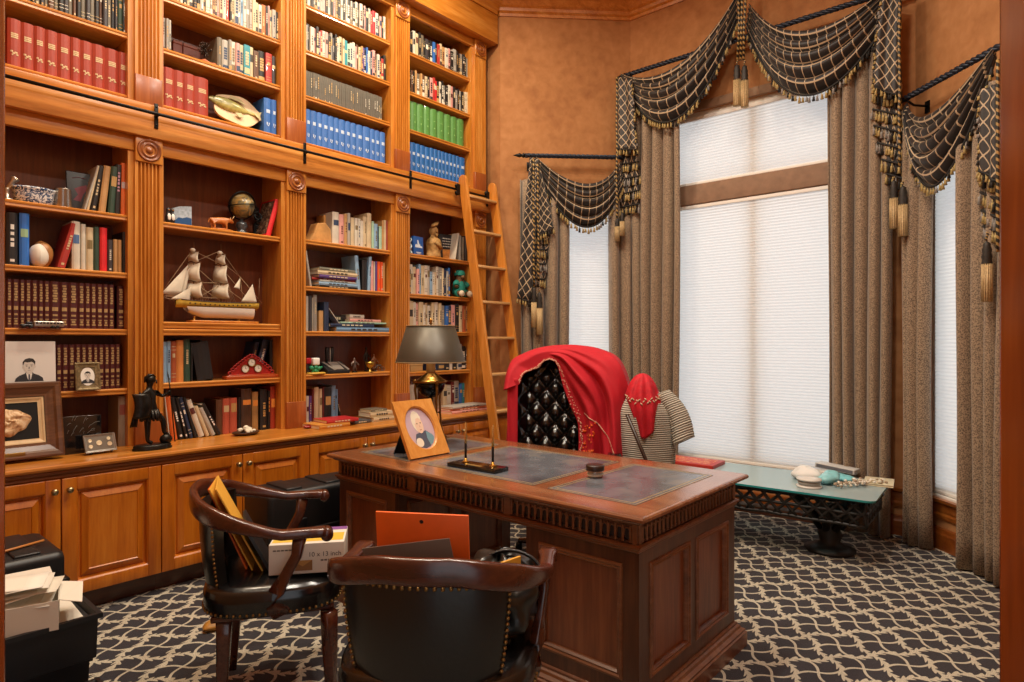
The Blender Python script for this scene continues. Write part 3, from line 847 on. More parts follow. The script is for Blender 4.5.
# upper tier
row(None, 2.775, 'DDDDDDDDDD', (0.245, 0.247), 'above the fascia nearest the doorway', 'ring binder', ('binder',), 'hard', 0.2, 'red ring binders of the first upper bay', True, seed=2, jit=0.002,
    name='ring_binder', cat='binder', edges=[7.3, 20.8, 34, 45, 57.7, 70.6, 80.7, 92.3, 105, 118.5, 127])
row((4, 127), 3.13, 'dKdkbdkdKdbdkKdbkdKdkbKdkKgk', (0.23, 0.24), 'in the dark row above the red binders', 'cloth volume', ('bands', 'bars'), 'hard', 0.17, 'dark volumes above the red binders', seed=3)
row(None, 2.775, 'DDDD', (0.24, 0.242), 'beside the mounted fish', 'ring binder', ('binder',), 'hard', 0.2, 'red ring binders beside the mounted fish', True, seed=4, jit=0.002, name='ring_binder', cat='binder', edges=[162.8, 174.6, 184.4, 195, 208.4])
row(None, 2.775, 'UU', (0.235, 0.24), 'right of the mounted fish', 'ring binder', ('blue',), 'hard', 0.2, 'blue binders right of the mounted fish', seed=5, name='ring_binder', cat='binder', edges=[264, 271.5, 276.5])
row((163, 172), 3.115, 'EeE', (0.195, 0.2), 'left of the spiky metal ornament', 'thin volume', ('bars',), 'hard', seed=6)
row(None, 3.115, 'dEewpcqcbkrK', (0.19, 0.215), 'right of the spiky metal ornament', 'book', TB, edges=[218, 223, 229, 232, 235.8, 240, 243.8, 249.8, 254.2, 259, 265.8, 271.9, 276], seed=7, group='books right of the spiky ornament')
row((163, 281), 3.425, 'ckwktwkcwKkEKwetcpcwrkcwEsweEccwokpcEkc', (0.19, 0.225), 'on the shelf over the spiky ornament', 'paperback', TB, None, seed=8, group='books on the shelf over the spiky ornament')
row(None, 2.775, 'U'*14, (0.248, 0.25), 'below the grey set', 'bound volume', ('blue',), 'hard', 0.2, 'blue volumes below the grey set', True, seed=9, jit=0.002,
    edges=[305.8, 311, 317, 322.3, 328.5, 334.2, 339.2, 345.5, 350.8, 356.5, 363, 370.3, 375, 380, 385.4], cmat=plain('#3a6cb4', 0.5, noise=0.06))
row((305.8, 382), 3.11, 'd'*36, (0.187, 0.192), 'in the matching set above the blue volumes', 'thin volume', ('bars', None), 'paper', 0.15, 'matching grey set above the blue volumes', seed=10, jit=0.003, wide=0.12, cmat=plain('#5c574d', 0.6, noise=0.15))
row((305, 386), 3.43, 'eKwpkprwpkeKkwccqlwwpbctvkUwupkwkrk', (0.18, 0.215), 'on the shelf above the matching grey set', 'paperback', TB, 'paper', 0.13, 'paperbacks above the grey set', seed=11)
row((305, 386), 3.755, 'kwkEkwppkwkpdkwkwkEkwkwkpkwRRwkpkw', (0.18, 0.21), 'second shelf above the grey set', 'paperback', TB, 'paper', 0.13, 'paperbacks on the top shelf of the third bay', seed=12)
row(None, 2.775, 'U'*14, (0.238, 0.242), 'below the bright green volumes', 'bound volume', ('blue',), 'hard', 0.2, 'blue volumes below the green ones', True, seed=13, jit=0.002, edges=[404.5+v/4.257 for v in (14, 28, 48, 68, 88, 108, 125, 142, 157, 172, 188, 204, 220, 234, 258)], cmat=plain('#1f62a8', 0.5, noise=0.06))
row(None, 3.11, 'G'*9, (0.243, 0.247), 'beneath two rows of paperbacks', 'bound volume', ('green',), 'hard', 0.2, 'green volumes at the ladder end', True, seed=14, jit=0.002, edges=[407.8, 411.5, 417.4, 424, 430.3, 437.4, 444.4, 451, 457, 464])
row((408, 469), 3.42, 'kbktdtbckprRkwkekwpkekwkcwc', (0.18, 0.21), 'on the shelf above the green volumes', 'paperback', TB, 'paper', 0.13, 'paperbacks above the green volumes', seed=15)
row((408, 469), 3.745, 'pkwckdkKkkUkrctwpkEkkekke', (0.18, 0.21), 'second shelf above the green volumes', 'paperback', TB, 'paper', 0.13, 'paperbacks on the top shelf at the ladder end', seed=16)
# lower tier, bay by the doorway
row(None, 1.437, 'B'*16, (0.25, 0.251), 'in the gilt set behind the toy bus', 'volume', ('set',), 'hard', 0.2, 'burgundy gilt set behind the toy bus', True, seed=17, jit=0.001, edges=[v/5.244 for v in (34, 64, 102, 133, 165, 200, 230, 262, 315, 360, 410, 445, 475, 507, 540, 570, 600)])
row(None, 1.437, 'B', (0.248, 0.25), 'of the gilt set behind the toy bus', 'volume', ('set',), 'hard', 0.2, 'burgundy gilt set behind the toy bus', True, seed=18, x=-4.07, edges=[117, 124.5], colour=True, first=17)
row(None, 1.10, 'B'*19, (0.25, 0.251), 'in the gilt set behind the portraits', 'volume', ('set',), 'hard', 0.2, 'burgundy gilt set behind the portraits', True, seed=19, jit=0.001, edges=[6+i*6.35 for i in range(8)]+[v/5.244 for v in (294, 325, 360, 394, 425, 455, 488, 515, 547, 575, 605, 632)])
BK = dict(parts=True, group=None)
def one(p0, p1, z, h, code, label, title='bars', style='hard', lean=0, d=0.18, x=-4.05, seed=0, cmat=None, w=None, tmat=None):
    y0, y1 = yat(p0, x), yat(p1, x)
    return book(x, y0, w or (y1-y0-0.001), z+0.0005, h, d, code, label, None, title, style, lean, True, 'book', 'book', random.Random(seed), tmat, cmat)
S1 = 2.09
one(83.8, 85.6, S1, 0.262, 'E', 'thin pale grey book leaning right beside the black picture panel', None, 'hard', -14, seed=1, w=0.011)
one(86.6, 88.6, S1, 0.262, 'c', 'thin cream book leaning right after the pale grey one, beside black book', None, 'hard', -11.5, seed=2, w=0.012)
one(90.6, 96, S1, 0.262, 'k', 'black book with faint silver spine leaning slightly beside the cream books', 'bars', 'hard', -9, seed=3, w=0.026)
one(98.6, 105, S1, 0.265, 't', 'plain tan book leaning slightly between two black books above the red spines', None, 'hard', -6, seed=4, w=0.034)
one(108, 114, S1, 0.27, 'g', 'blackish green book with a pale spine picture right of the plain tan book', 'block', 'hard', -4, seed=5, w=0.034)
one(114.2, 120.2, S1, 0.285, 'k', 'tall black book with pinkish vertical lettering on the top lower shelf', 'bars', 'hard', -2, seed=6, w=0.032, tmat=plain('#b98aa0', 0.5))
one(121, 126.3, S1, 0.30, 'o', 'tall orange and grey spine at the right end above the red books', 'block', 'hard', 0, seed=7, tmat=plain('#b9a8a8', 0.5))
S2 = 1.76
one(6.5, 18, S2, 0.268, 'k', 'thick black book with white vertical title beside a blue one', 'bars', seed=8, tmat=plain('#d8d4cc', 0.5))
one(19.4, 29.6, S2, 0.272, 'U', 'thick blue book with a green picture on its spine beside the white stone', 'block', seed=9, tmat=plain('#8fb08a', 0.5), cmat=plain('#2a6cc0', 0.4, coat=0.2))
one(57.5, 62.5, S2, 0.252, 'r', 'red book leaning right against the thick white volume', 'bars', lean=-14.5, seed=10, w=0.034)
one(72, 80.4, S2, 0.262, 'w', 'thick white volume with a small blue emblem on its spine', 'block', seed=11, tmat=plain('#4a6a96', 0.5))
one(80.9, 86, S2, 0.252, 'w', 'slim plain white volume right of the blue emblem volume', None, seed=12)
one(86.3, 93.6, S2, 0.238, 'c', 'cream volume with a floral spine left of the dark green book', 'block', seed=13, tmat=plain('#7d6a44', 0.5))
one(94, 99.6, S2, 0.245, 'g', 'dark green book left of the vivid red one', None, seed=14)
one(100, 107.4, S2, 0.245, 'R', 'vivid red book between dark green and charcoal spines', None, seed=15)
one(107.8, 113, S2, 0.182, 'K', 'short charcoal book right of the vivid red one', 'bars', seed=16)
one(113.6, 118, S2, 0.187, 't', 'first of two matching short tan books beside the charcoal one', None, seed=17)
one(118.2, 122, S2, 0.187, 't', 'second of two matching short tan books, nearest the pilaster', None, seed=18)
one(122.6, 126.4, S2, 0.235, 'k', 'black spine at the right end of the white stone shelf', None, seed=19)
one(118.5, 127, CTZ, 0.285, 't', 'plain grey-tan slipcase standing behind the soldier statuette', 'block', seed=20, cmat=plain('#8f7c68', 0.7), tmat=plain('#8a4a3c', 0.5))
# bay with the ship
S2 = 1.12
e6 = lambda v: 160+v/6.5
for a, b, h, c, lab, t in ((15, 46, .245, 's', 'pale blue book at the left end of the red clock shelf', None), (46, 72, .25, 's', 'second pale blue book on the red clock shelf', 'bars'), (72, 108, .248, 'n', 'copper brown gilt book left of the orange one', 'bands'),
                           (108, 155, .255, 'o', 'wide orange-tan book on the red clock shelf', None), (155, 198, .26, 'g', 'dark green book with a small gold title near the red clock', 'bars'), (200, 216, .24, 'k', 'narrow black spine right of the dark green book', None)):
    one(e6(a), e6(b), S2, h, c, lab, t, seed=a, cmat=plain('#cf8442', 0.5) if c == 'o' else None)
one(e6(245), e6(262), S2, 0.238, 'k', 'black book leaning left on the red clock shelf', None, lean=9, seed=31, w=0.10)
one(e6(328), e6(341), S2, 0.262, 'k', 'thin glossy black book with white dots leaning left, last before the clock', 'bars', lean=15, seed=32, w=0.016, tmat=WHITE)
one(e6(565), e6(595), S2, 0.245, 'u', 'navy book leaning right behind the red clock', 'bars', lean=-14, d=0.14, x=-4.13, seed=33, w=0.03)
one(e6(610), e6(650), S2, 0.26, 'u', 'navy book with pale vertical title leaning right behind the clock dial', 'bars', lean=-15, d=0.14, x=-4.12, seed=34, w=0.045, tmat=WHITE)
one(e6(715), e6(745), S2, 0.26, 'k', 'black book upright behind the right end of the clock', None, d=0.14, x=-4.12, seed=35)
L = [(54, 6, .268, 'w', 'thin white book at the left end of the leaning row', None), (66, 26, .268, 'o', 'orange book leaning left next to the soldier statuette', None), (110, 22, .265, 'k', 'black leaning book with large white letters low on its spine', 'bars'),
     (143, 15, .262, 'k', 'black leaning book, second of the two black neighbours', 'bars'), (170, 16, .262, 'u', 'navy leaning book with a gold spine stripe', 'bands'), (197, 14, .262, 'k', 'thin black leaning book right of the navy one', None),
     (222, 26, .245, 'w', 'white book leaning left in the middle of the worktop row', 'block'), (262, 18, .205, 'c', 'cream book leaning left beside the pale grey one', None), (288, 22, .195, 'E', 'pale grey book leaning left under the ship bay', None), (322, 20, .225, 'k', 'black glossy book leaning furthest left, last of the leaning row', 'bars')]
yb = yat(e6(60), -4.045)
ang = [6, 8, 12, 13, 14.5, 15.5, 19, 21, 24, 27]
for i, (p, w_, h, c, lab, t) in enumerate(L):
    a = ang[i]; wid = w_*0.0013
    book(-4.045, yb, wid, CTZ+0.0005, h, 0.17, c, lab, 'leaning books on the worktop', t, 'hard', a, True, rnd=random.Random(40+i), tmat=WHITE if c == 'k' else None)
    nxt = ang[i+1] if i < 9 else 30
    yb += wid/math.cos(math.radians(a)) + h*0.12*math.tan(math.radians(max(0, nxt-a))) + 0.006
for a, b, h, c, lab, t, cm in ((366, 408, .225, 'b', 'brown book left of two salmon red volumes', None, None), (409, 455, .23, 'r', 'salmon red volume, left one of a matching pair', 'block', '#b5553f'), (457, 503, .23, 'r', 'salmon red volume, right one of a matching pair', 'block', '#b5553f'),
                               (508, 528, .23, 'k', 'black spine left of the fiery picture book', None, None), (530, 597, .285, 'b', 'tall book with a fiery amber picture behind the stone dish', 'block', '#4a3222'), (600, 640, .26, 't', 'amber and grey book right of the fiery picture book', 'block', '#a07a48'),
                               (652, 700, .275, 'k', 'black book with a white upright title on the worktop', 'bars', None), (702, 718, .26, 'k', 'thin black book beside the flame-red spine', 'bars', None), (719, 753, .29, 'D', 'flame-red and orange spine near the pilaster', 'block', None), (755, 788, .29, 'm', 'maroon spine at the right end under the clock', None, None)):
    one(e6(a), e6(b), CTZ, h, c, lab, t, seed=a, x=-4.075, cmat=plain(cm, 0.45, noise=0.3 if cm in ('#4a3222', '#a07a48') else 0.05, nscale=12) if cm else None, tmat=plain('#d98a3a', 0.5) if 'fiery' in lab or 'flame' in lab or 'amber' in lab else None)
rb = one(266.3, 270, 2.08, 0.265, 'R', 'red-spined large book leaning right beside the antique globe', None, lean=-15, seed=60, w=0.032, d=0.2)
m = MB(); m.box(-.185, -.012, -.0012, -.0004, .012, .253); m.build('cover_picture', tex_mat('marbled_cover', lambda nt, b: nt.links.new((lambda g: g.ramp(g.noise(g.obj()[0], 40, 5, 1.5), [(.4, '#2c211c'), (.5, '#6b4a3a'), (.62, '#b09a80')]))(G(nt)), b.inputs['Base Color']), .4), rb, world=False)
# bay with the stone wedge
e9 = lambda v: 300+v/10.9
for a, b, h, c, lab, t in ((356, 428, .235, 'w', 'thick white book next to the rough stone wedge', 'block'), (430, 482, .225, 'p', 'salmon pink book right of the thick white one', 'bars'), (484, 520, .235, 't', 'peach-tan book beside the pink one', 'bars'), (521, 553, .245, 'E', 'pale grey book with black foot of spine', 'block'),
                           (556, 597, .215, 'c', 'cream book before the three slim whites', None), (599, 635, .217, 'w', 'slim white book, first of three under the dark header', 'block'), (636, 662, .217, 'w', 'slim white book, second of three under the dark header', 'bars'), (663, 690, .207, 'w', 'slim white book, third of three under the dark header', None),
                           (692, 730, .24, 'c', 'cream book with brown marks left of the tallest one', 'bars'), (733, 782, .272, 'c', 'tallest cream book on the stone wedge shelf', None), (784, 808, .215, 'l', 'pale grey-green slim book right of the tallest cream one', None), (811, 850, .20, 's', 'light blue book on the stone wedge shelf', 'bars'),
                           (851, 860, .18, 'u', 'very thin navy book beside the light blue one', None), (862, 892, .185, 'l', 'mint green book on the stone wedge shelf', None), (894, 914, .235, 't', 'thin tan book right of the mint green one', None), (915, 940, .24, 'c', 'cream book left of the crimson one', None), (941, 985, .24, 'm', 'crimson book at the right end beside the pilaster', None)):
    one(e9(a), e9(b), 2.09, h, c, lab, t, seed=a, style='hard' if b-a > 30 else 'paper', cmat=plain('#8a1a20', 0.5) if c == 'm' else None)
e8 = lambda v: 300+v/8.2
one(e8(83), e8(100), 1.76, 0.255, 'E', 'grey board leaning left in the shelf with the flat stack', None, lean=9, seed=70, w=0.016)
def flat(x0, x1, y0, y1, z, t, code, label, parent_group=None, rot=0.0, cm=None, spine='x', title=True, name='book', rnd=None):
    """a closed volume lying flat: spine towards the room, cover boards above and below the page block"""
    cx, cy = (x0+x1)/2, (y0+y1)/2; a, b = (x1-x0)/2, (y1-y0)/2
    m = MB(); q = min(0.0028, t*0.2)
    m.bbox(-a, a, -b, b, 0, q, 0.0008); m.bbox(-a, a, -b, b, t-q, t, 0.0008)
    n = 5; pts = [(a-0.004, 0.0)] + [(a-0.004+0.006*math.sin(PI*i/n), t*i/n) for i in range(n+1)] + [(a-0.004, t)]
    if spine == 'x': m.prism([(x, -b, z_) for x, z_ in pts], (0, 2*b, 0))
    elif spine == 'y': m.prism([(y_-a+b, 0, z_)[0:0] or (-a, -b+ (a-y_) , z_) for y_, z_ in pts], (2*a, 0, 0))
    if title and spine == 'x':
        for k in range(5): m.box(a+0.0018, a+0.0027, -b*0.5+k*b*0.2, -b*0.5+k*b*0.2+b*0.14, t*0.32, t*0.68, 1)
    tc = '#3a3430' if code in LIGHT else '#d0c4a4'
    o = m.build(name, [plain(cm, 0.45, coat=0.1) if cm else cov(code), plain(tc, 0.5)], world=False); tag(o, label, 'book', parent_group)
    p = MB(); p.box(-a+0.004, a-0.006, -b+0.003, b-0.003, q+0.0003, t-q-0.0003); p.build('pages', PAGE, o, world=False)
    o.location = (cx, cy, z+0.0004); o.rotation_euler = (0, 0, rot)
    return o
z = 1.76; y0, y1 = yat(e8(165)), yat(e8(490))
for t, c, lab, da, db in ((0.017, 'k', 'black book at the bottom of the flat stack', .005, .0), (0.024, 's', 'light blue book lying second from the bottom of the flat stack', 0, .01), (0.014, 'E', 'pale grey book lying in the lower half of the flat stack', 0.01, .0),
                          (0.014, 'r', 'thin red book lying in the middle of the flat stack', -.03, .0), (0.022, 'v', 'purple and white book lying in the middle of the flat stack', 0.005, .005), (0.030, 'c', 'thick cream book lying second from the top of the flat stack', -.005, .0), (0.022, 'd', 'grey-olive book on top of the flat stack', 0.01, .0)):
    flat(-4.25, -4.045-abs(da), y0+da, y1-db, z, t, c, lab, 'flat stack below the stone wedge', rot=da*1.5, cm='#77776a' if c == 'd' else None); z += t+0.001
for a, b, h, c, lab, lean in ((470, 500, .262, 's', 'light blue book leaning left against the flat stack', 5), (512, 552, .235, 'k', 'black book with a dark photo between two blue spines', 0), (556, 580, .265, 's', 'tall light blue book left of the pink spines', -3), (583, 606, .235, 'p', 'pale pink slim book right of tall blue one', 0),
                              (608, 618, .23, 'w', 'very thin white book beside the pink one', 0), (620, 636, .235, 'v', 'slim purple book left of the orange pair', 0), (638, 662, .235, 'o', 'vivid orange book, left of a pair', 0), (664, 682, .235, 'o', 'vivid orange book, right of a pair', 0), (684, 698, .23, 't', 'slim tan book at the end beside the orange pair', 0)):
    one(e8(a), e8(b), 1.76, h, c, lab, 'bars' if c in 'so' else None, lean=lean, seed=a, cmat=plain('#e0541e', 0.5) if c == 'o' else None)
for a, b, h, c, lab in ((42, 72, .25, 'E', 'pale grey book, leftmost beside the leaning white board'), (74, 100, .255, 'K', 'charcoal book second from pilaster by the leaning white board'), (102, 108, .24, 'w', 'very thin white volume beside the charcoal one'), (110, 142, .262, 'e', 'grey book with speckled spine left of the short tan one'),
                        (158, 194, .15, 't', 'short tan book left of the navy one'), (200, 240, .215, 'u', 'navy book right of the short tan one')):
    one(e8(a), e8(b), 1.44, h, c, lab, 'bars' if c == 'e' else None, seed=a)
one(e8(338), e8(350), 1.475, 0.20, 'w', 'thin white board leaning left over the flat blue books', None, lean=39, seed=77, w=0.008, x=-4.06, d=0.15)
ys = lambda v: yat(e8(v), -4.03)
flat(-4.24, -4.03, ys(300), ys(752), 1.44, 0.034, 's', 'big light blue book at the bottom of the flat pile', 'flat pile above the ornament shelf', cm='#6f93b4')
flat(-4.23, -4.04, ys(250), ys(615), 1.4755, 0.026, 'u', 'navy and white book lying on the big light blue one', 'flat pile above the ornament shelf', 0.03)
flat(-4.22, -4.06, ys(360), ys(725), 1.5030, 0.012, 'l', 'thin pale green book third up in the flat pile', 'flat pile above the ornament shelf', -0.03)
flat(-4.22, -4.07, ys(430), ys(690), 1.5162, 0.022, 'p', 'pinkish cream book with a red end in the flat pile', 'flat pile above the ornament shelf', 0.02)
flat(-4.20, -4.09, ys(445), ys(565), 1.5395, 0.034, 'w', 'small white box-like book on top of the flat pile', 'flat pile above the ornament shelf', 0.0)
flat(-4.26, -4.13, ys(250)+0.02, ys(440), 1.5162, 0.05, 'k', 'black folio lying at the back of the flat pile', 'flat pile above the ornament shelf', 0.0)
e10 = lambda v: 300+v/10.49
for a, b, h, c, lab, t in ((66, 96, .205, 'w', 'white and violet slim book under the ornament shelf', 'block'), (98, 126, .205, 'v', 'violet slim book under the ornament shelf', 'bars'), (128, 152, .25, 'm', 'maroon book between violet and cream spines', None), (154, 200, .265, 'c', 'thick cream book behind the flat red book', None), (205, 236, .25, 'c', 'slim cream book left of dark red spine', 'block'),
                           (238, 258, .26, 'm', 'thin dark red book right of the slim cream one', None), (260, 332, .262, 'k', 'wide black book with a pink and white label', 'block'), (335, 378, .27, 's', 'light blue-grey book under the ornament shelf', 'bars'), (380, 400, .24, 's', 'slim blue-grey book, second of two under the ornament shelf', None)):
    one(e10(a), e10(b), CTZ, h, c, lab, t, seed=a, x=-4.085, cmat=plain('#6e8fae', 0.5) if c == 's' else None)
one(e10(432), e10(445), CTZ, 0.20, 'k', 'thin black book leaning left against the blue-grey ones', 'bars', lean=14, seed=88, w=0.012, x=-4.085)
yy = lambda v, x: yat(e10(v), x)
flat(-4.00, -3.785, yy(95, -3.9), yy(425, -3.9), CTZ, 0.030, 'o', 'orange-spined cream book flat on the worktop under a red one', None, 0.05, cm='#c98a3a')
flat(-3.995, -3.80, yy(185, -3.9)+0.02, yy(530, -3.9), CTZ+0.0308, 0.022, 'r', 'red book lying flat on the orange-spined one', None, -0.06, cm='#b3262a')
flat(-4.02, -3.84, yy(480, -3.9)+0.035, yy(690, -3.9), CTZ, 0.024, 'K', 'grey book lying flat on the worktop right of the red one', None, 0.0, cm='#4a4c50')
flat(-4.0, -3.83, yy(660, -3.9)+0.04, yy(930, -3.9), CTZ, 0.034, 'c', 'cream paperback at the bottom of the three-book pile by the photo frame', 'three-book pile by the photo frame', 0.05)
flat(-4.0, -3.84, yy(640, -3.9)+0.045, yy(940, -3.9)-0.005, CTZ+0.0348, 0.038, 'c', 'thick cream book in the middle of the three-book pile by the photo frame', 'three-book pile by the photo frame', -0.03)
flat(-4.0, -3.86, yy(650, -3.9)+0.05, yy(880, -3.9), CTZ+0.0738, 0.016, 'd', 'dark olive book on top of the three-book pile by the photo frame', 'three-book pile by the photo frame', 0.04)
# bay at the ladder
row((408.5, 451), 1.76, 'dwcpscwEswcwecuEU', (0.20, 0.255), 'on the shelf with the bear in green scrubs', 'book', TB, None, parts=True, seed=21, group='books beside the bear in green scrubs')
row((409, 468), 1.45, 'cwpcwcwcwceUupkcnt', (0.22, 0.255), 'on the shelf just above the lamp shade', 'book', TB, None, parts=True, seed=22, group='books just above the lamp shade')
row((432, 473), 1.115, 'uKkwkEkKt', (0.19, 0.23), 'on the shelf behind the lamp shade', 'book', TB, None, parts=True, seed=23, group='books behind the lamp shade')
row((443, 473), CTZ, 'cwmEUqwc', (0.21, 0.25), 'on the worktop behind the desk lamp', 'book', TB, None, parts=True, seed=24, x=-4.08, group='books behind the desk lamp')
one(409.5, 417, CTZ, 0.24, 'E', 'pale mottled folder standing behind the desk lamp bowl', None, seed=91, x=-4.06, w=0.09)
one(454.5, 456, 2.09, 0.245, 'w', 'white book leaning right beside the dark book with an orange picture', None, lean=-11, seed=92, w=0.016)
one(459.5, 461.5, 2.09, 0.225, 'e', 'slim grey-green book upright behind the ladder rail', None, seed=93)
one(462, 464.5, 2.09, 0.215, 'd', 'taupe book upright behind the ladder rail', None, seed=94)
one(465, 468, 2.09, 0.23, 'k', 'black book upright behind the ladder rail', None, seed=95)
flat(-3.97, -3.77, yat(441, -3.87)+0.02, yat(481, -3.87), CTZ, 0.018, 'p', 'peach book at the bottom of the flat pile by the ladder', 'flat pile by the ladder', 0.04)
flat(-3.97, -3.79, yat(443, -3.87)+0.02, yat(480, -3.87), CTZ+0.019, 0.017, 'n', 'brown-spined book in the middle of the flat pile by the ladder', 'flat pile by the ladder', -0.03)
flat(-3.98, -3.80, yat(444, -3.87)+0.02, yat(483, -3.87), CTZ+0.037, 0.015, 'E', 'pale grey book on top of the flat pile by the ladder', 'flat pile by the ladder', 0.05)
# ------------------------------------------------------------------ things on the shelves
def facing(loc, yaw=0.0, tilt=0.0):
    """local x = right as seen, y = up, z = towards the room; yaw 0 faces +X"""
    R = Matrix.Rotation(yaw, 4, 'Z') @ Matrix(((0, -math.sin(tilt), math.cos(tilt), 0), (1, 0, 0, 0), (0, math.cos(tilt), math.sin(tilt), 0), (0, 0, 0, 1)))
    return Matrix.Translation(Vector(loc)) @ R
def ell(cx, cy, rx, ry, z, n=24, a0=0, a1=2*PI): return [(cx+rx*math.cos(a0+(a1-a0)*i/n), cy+ry*math.sin(a0+(a1-a0)*i/n), z) for i in range(n + (0 if abs(a1-a0) > 6.2 else 1))]
def poly(mb, pts, mi=0): mb.add(pts, [list(range(len(pts)))], mi); return mb
def bust_picture(parent, M, cx, cy, s, z, cols=('#2a2a2f', '#e2ded6', '#c9c2b8', '#2b2724', '#54545c')):
    """printed head-and-shoulders of a man in a suit; s is the height of the figure"""
    m = MB(); m.M = M
    P = lambda pts, dz, mi: poly(m, [(cx+x*s, cy+y*s, z+dz) for x, y in pts], mi)
    P([(-.50, -.5), (.50, -.5), (.47, -.36), (.34, -.25), (.16, -.17), (.10, -.1), (-.10, -.1), (-.16, -.17), (-.34, -.25), (-.46, -.36)], 0, 0)
    P([(-.11, -.14), (.11, -.14), (.06, -.4), (0, -.5), (-.05, -.4)], .0002, 1)
    P([(-.03, -.2), (.03, -.2), (.04, -.44), (0, -.5), (-.035, -.44)], .0004, 4)
    P([(.11*math.cos(t)*1.0, -.14+.06*math.sin(t)) for t in [i*PI/6 for i in range(12)]], .0003, 2)
    P([(.19*math.cos(t), .13+.27*math.sin(t)) for t in [i*PI/10 for i in range(20)]], .0005, 2)
    P([(-.21, .17), (-.22, .32), (-.14, .44), (0, .49), (.14, .46), (.22, .34), (.20, .16), (.175, .26), (.10, .33), (-.06, .30), (-.15, .33), (-.18, .24)], .0007, 3)
    for sx in (-1, 1):
        P([(sx*.085+.035*math.cos(t), .15+.014*math.sin(t)) for t in [i*PI/4 for i in range(8)]], .0007, 3)
        P([(sx*.085-.05, .195), (sx*.085+.05, .195), (sx*.085+.045, .21), (sx*.085-.045, .21)], .0007, 3)
        P([(sx*.205+.025*math.cos(t), .12+.06*math.sin(t)) for t in [i*PI/4 for i in range(8)]], .0004, 2)
    P([(.0, .14), (.03, .045), (-.03, .045)], .0007, 4); P([(-.06, -.02), (.06, -.02), (.04, -.035), (-.04, -.035)], .0007, 4)
    return m.build('picture', [plain(c, 0.7) for c in cols], parent)
def frame_bars(m, w, h, b, d0, d1, mi=0, z0=0.0):
    """mitred moulding around w x h (outer), bar width b; rises from d0 at the inner edge to d1 at the outer edge"""
    O = [(-w/2, -h/2), (w/2, -h/2), (w/2, h/2), (-w/2, h/2)]
    def ring(k, z): return [(x-math.copysign(k, x), y-math.copysign(k, y), z) for x, y in O]
    rs = [ring(0, z0), ring(0, d1*0.8), ring(b*0.12, d1), ring(b*0.35, d1*0.93), ring(b*0.5, d1*0.7), ring(b*0.85, d0*1.05), ring(b, d0), ring(b, z0)]
    vs = sum(rs, []); fs = []
    for r in range(len(rs)-1):
        for i in range(4): fs.append((r*4+i, r*4+(i+1) % 4, r*4+4+(i+1) % 4, r*4+4+i))
    for i in range(4): fs.append(((len(rs)-1)*4+i, (len(rs)-1)*4+(i+1) % 4, (i+1) % 4, i))
    return m.add(vs, fs, mi)
# framed fossil shell
fw, fh = 0.42, 0.385
M = facing((-3.885, 0.728, CTZ+0.012), 0, 0.24); MO = M @ Matrix.Translation((0, fh/2, 0))
th = thing('shadow_box_frame', 'brown wooden frame with cream lip around a pale shell on black', 'framed shell', (-3.9, 0.728, CTZ))
m = MB(); m.M = MO; frame_bars(m, fw, fh, 0.072, 0.016, 0.034); m.build('frame', wood('frame_brown', '#3b2415', '#5a3822', '#7a5232', axis='y'), th)
m = MB(); m.M = MO; frame_bars(m, fw-0.146, fh-0.146, 0.026, 0.006, 0.013); m.build('inner_lip', plain('#cbb085', 0.5, noise=0.1), th)
m = MB(); m.M = MO; m.box(-fw/2+0.07, fw/2-0.07, -fh/2+0.07, fh/2-0.07, -0.004, 0.003); m.build('black_mat', plain('#0e0d0d', 0.9), th)
m = MB(); m.M = MO
rs = random.Random(5)
def shellf(u, v):
    a = 2*PI*u; r = v*(1+0.10*math.sin(3*a+1)+0.05*math.sin(7*a))
    return (0.078*r*math.cos(a)-0.004, 0.068*r*math.sin(a), 0.004+0.020*math.sqrt(max(0, 1-v*v))*(1+0.3*math.sin(9*v+3*a)))
m.surf(shellf, 40, 10)
m.build('shell', tex_mat('fossil_shell', lambda nt, b: nt.links.new((lambda g: g.ramp(g.noise(g.obj()[0], 28, 5, 1.2), [(0.3, '#8a5a34'), (0.5, '#c9a57a'), (0.7, '#e6d2b0')]))(G(nt)), b.inputs['Base Color']), 0.6), th)
m = MB(); m.M = MO; m.bbox(-0.045, 0.045, -fh/2+0.016, -fh/2+0.034, 0.030, 0.0335, 0.001); m.build('name_plate', DGOLD, th)
# big printed portrait and small framed one
M = facing((-4.012, 0.812, 1.1005), 0, 0.06)
th = thing('portrait_print', 'large white print of a man in a suit, unframed, above the shell frame', 'portrait', (-4.012, 0.812, 1.1))
m = MB(); m.M = M; m.box(-0.122, 0.122, 0, 0.268, -0.003, 0); m.build('paper', plain('#d9d5cf', 0.7), th)
bust_picture(th, M, 0.008, 0.122, 0.122, 0.0006)
M = facing((-4.0, 0.5*(yat(75.5)+yat(97)), 1.1005), 0.12, 0.12)
th = thing('photo_frame', 'small ornate bronze frame with an oval photo of a man in a suit', 'photo frame', (-4.0, 1.10, 1.1))
MO = M @ Matrix.Translation((0, 0.076, 0))
m = MB(); m.M = MO; frame_bars(m, 0.122, 0.152, 0.026, 0.006, 0.011); m.build('frame', plain('#7d6c4c', 0.45, 0.5, noise=0.35, nscale=90, bump=0.6), th)
m = MB(); m.M = MO
n = 32; o = ell(0, 0, 0.040, 0.052, 0.0052, n)
cor = []
for i in range(n):
    a = 2*PI*i/n; k = min(0.036/abs(math.cos(a)) if abs(math.cos(a)) > 1e-6 else 9, 0.051/abs(math.sin(a)) if abs(math.sin(a)) > 1e-6 else 9)
    k = max(k, 0)*1.02; cor.append((k*math.cos(a), k*math.sin(a), 0.0052))
m.box(-0.0365, 0.0365, -0.0515, 0.0515, -0.002, 0.003)
m.build('backing', plain('#6d5d40', 0.6), th)
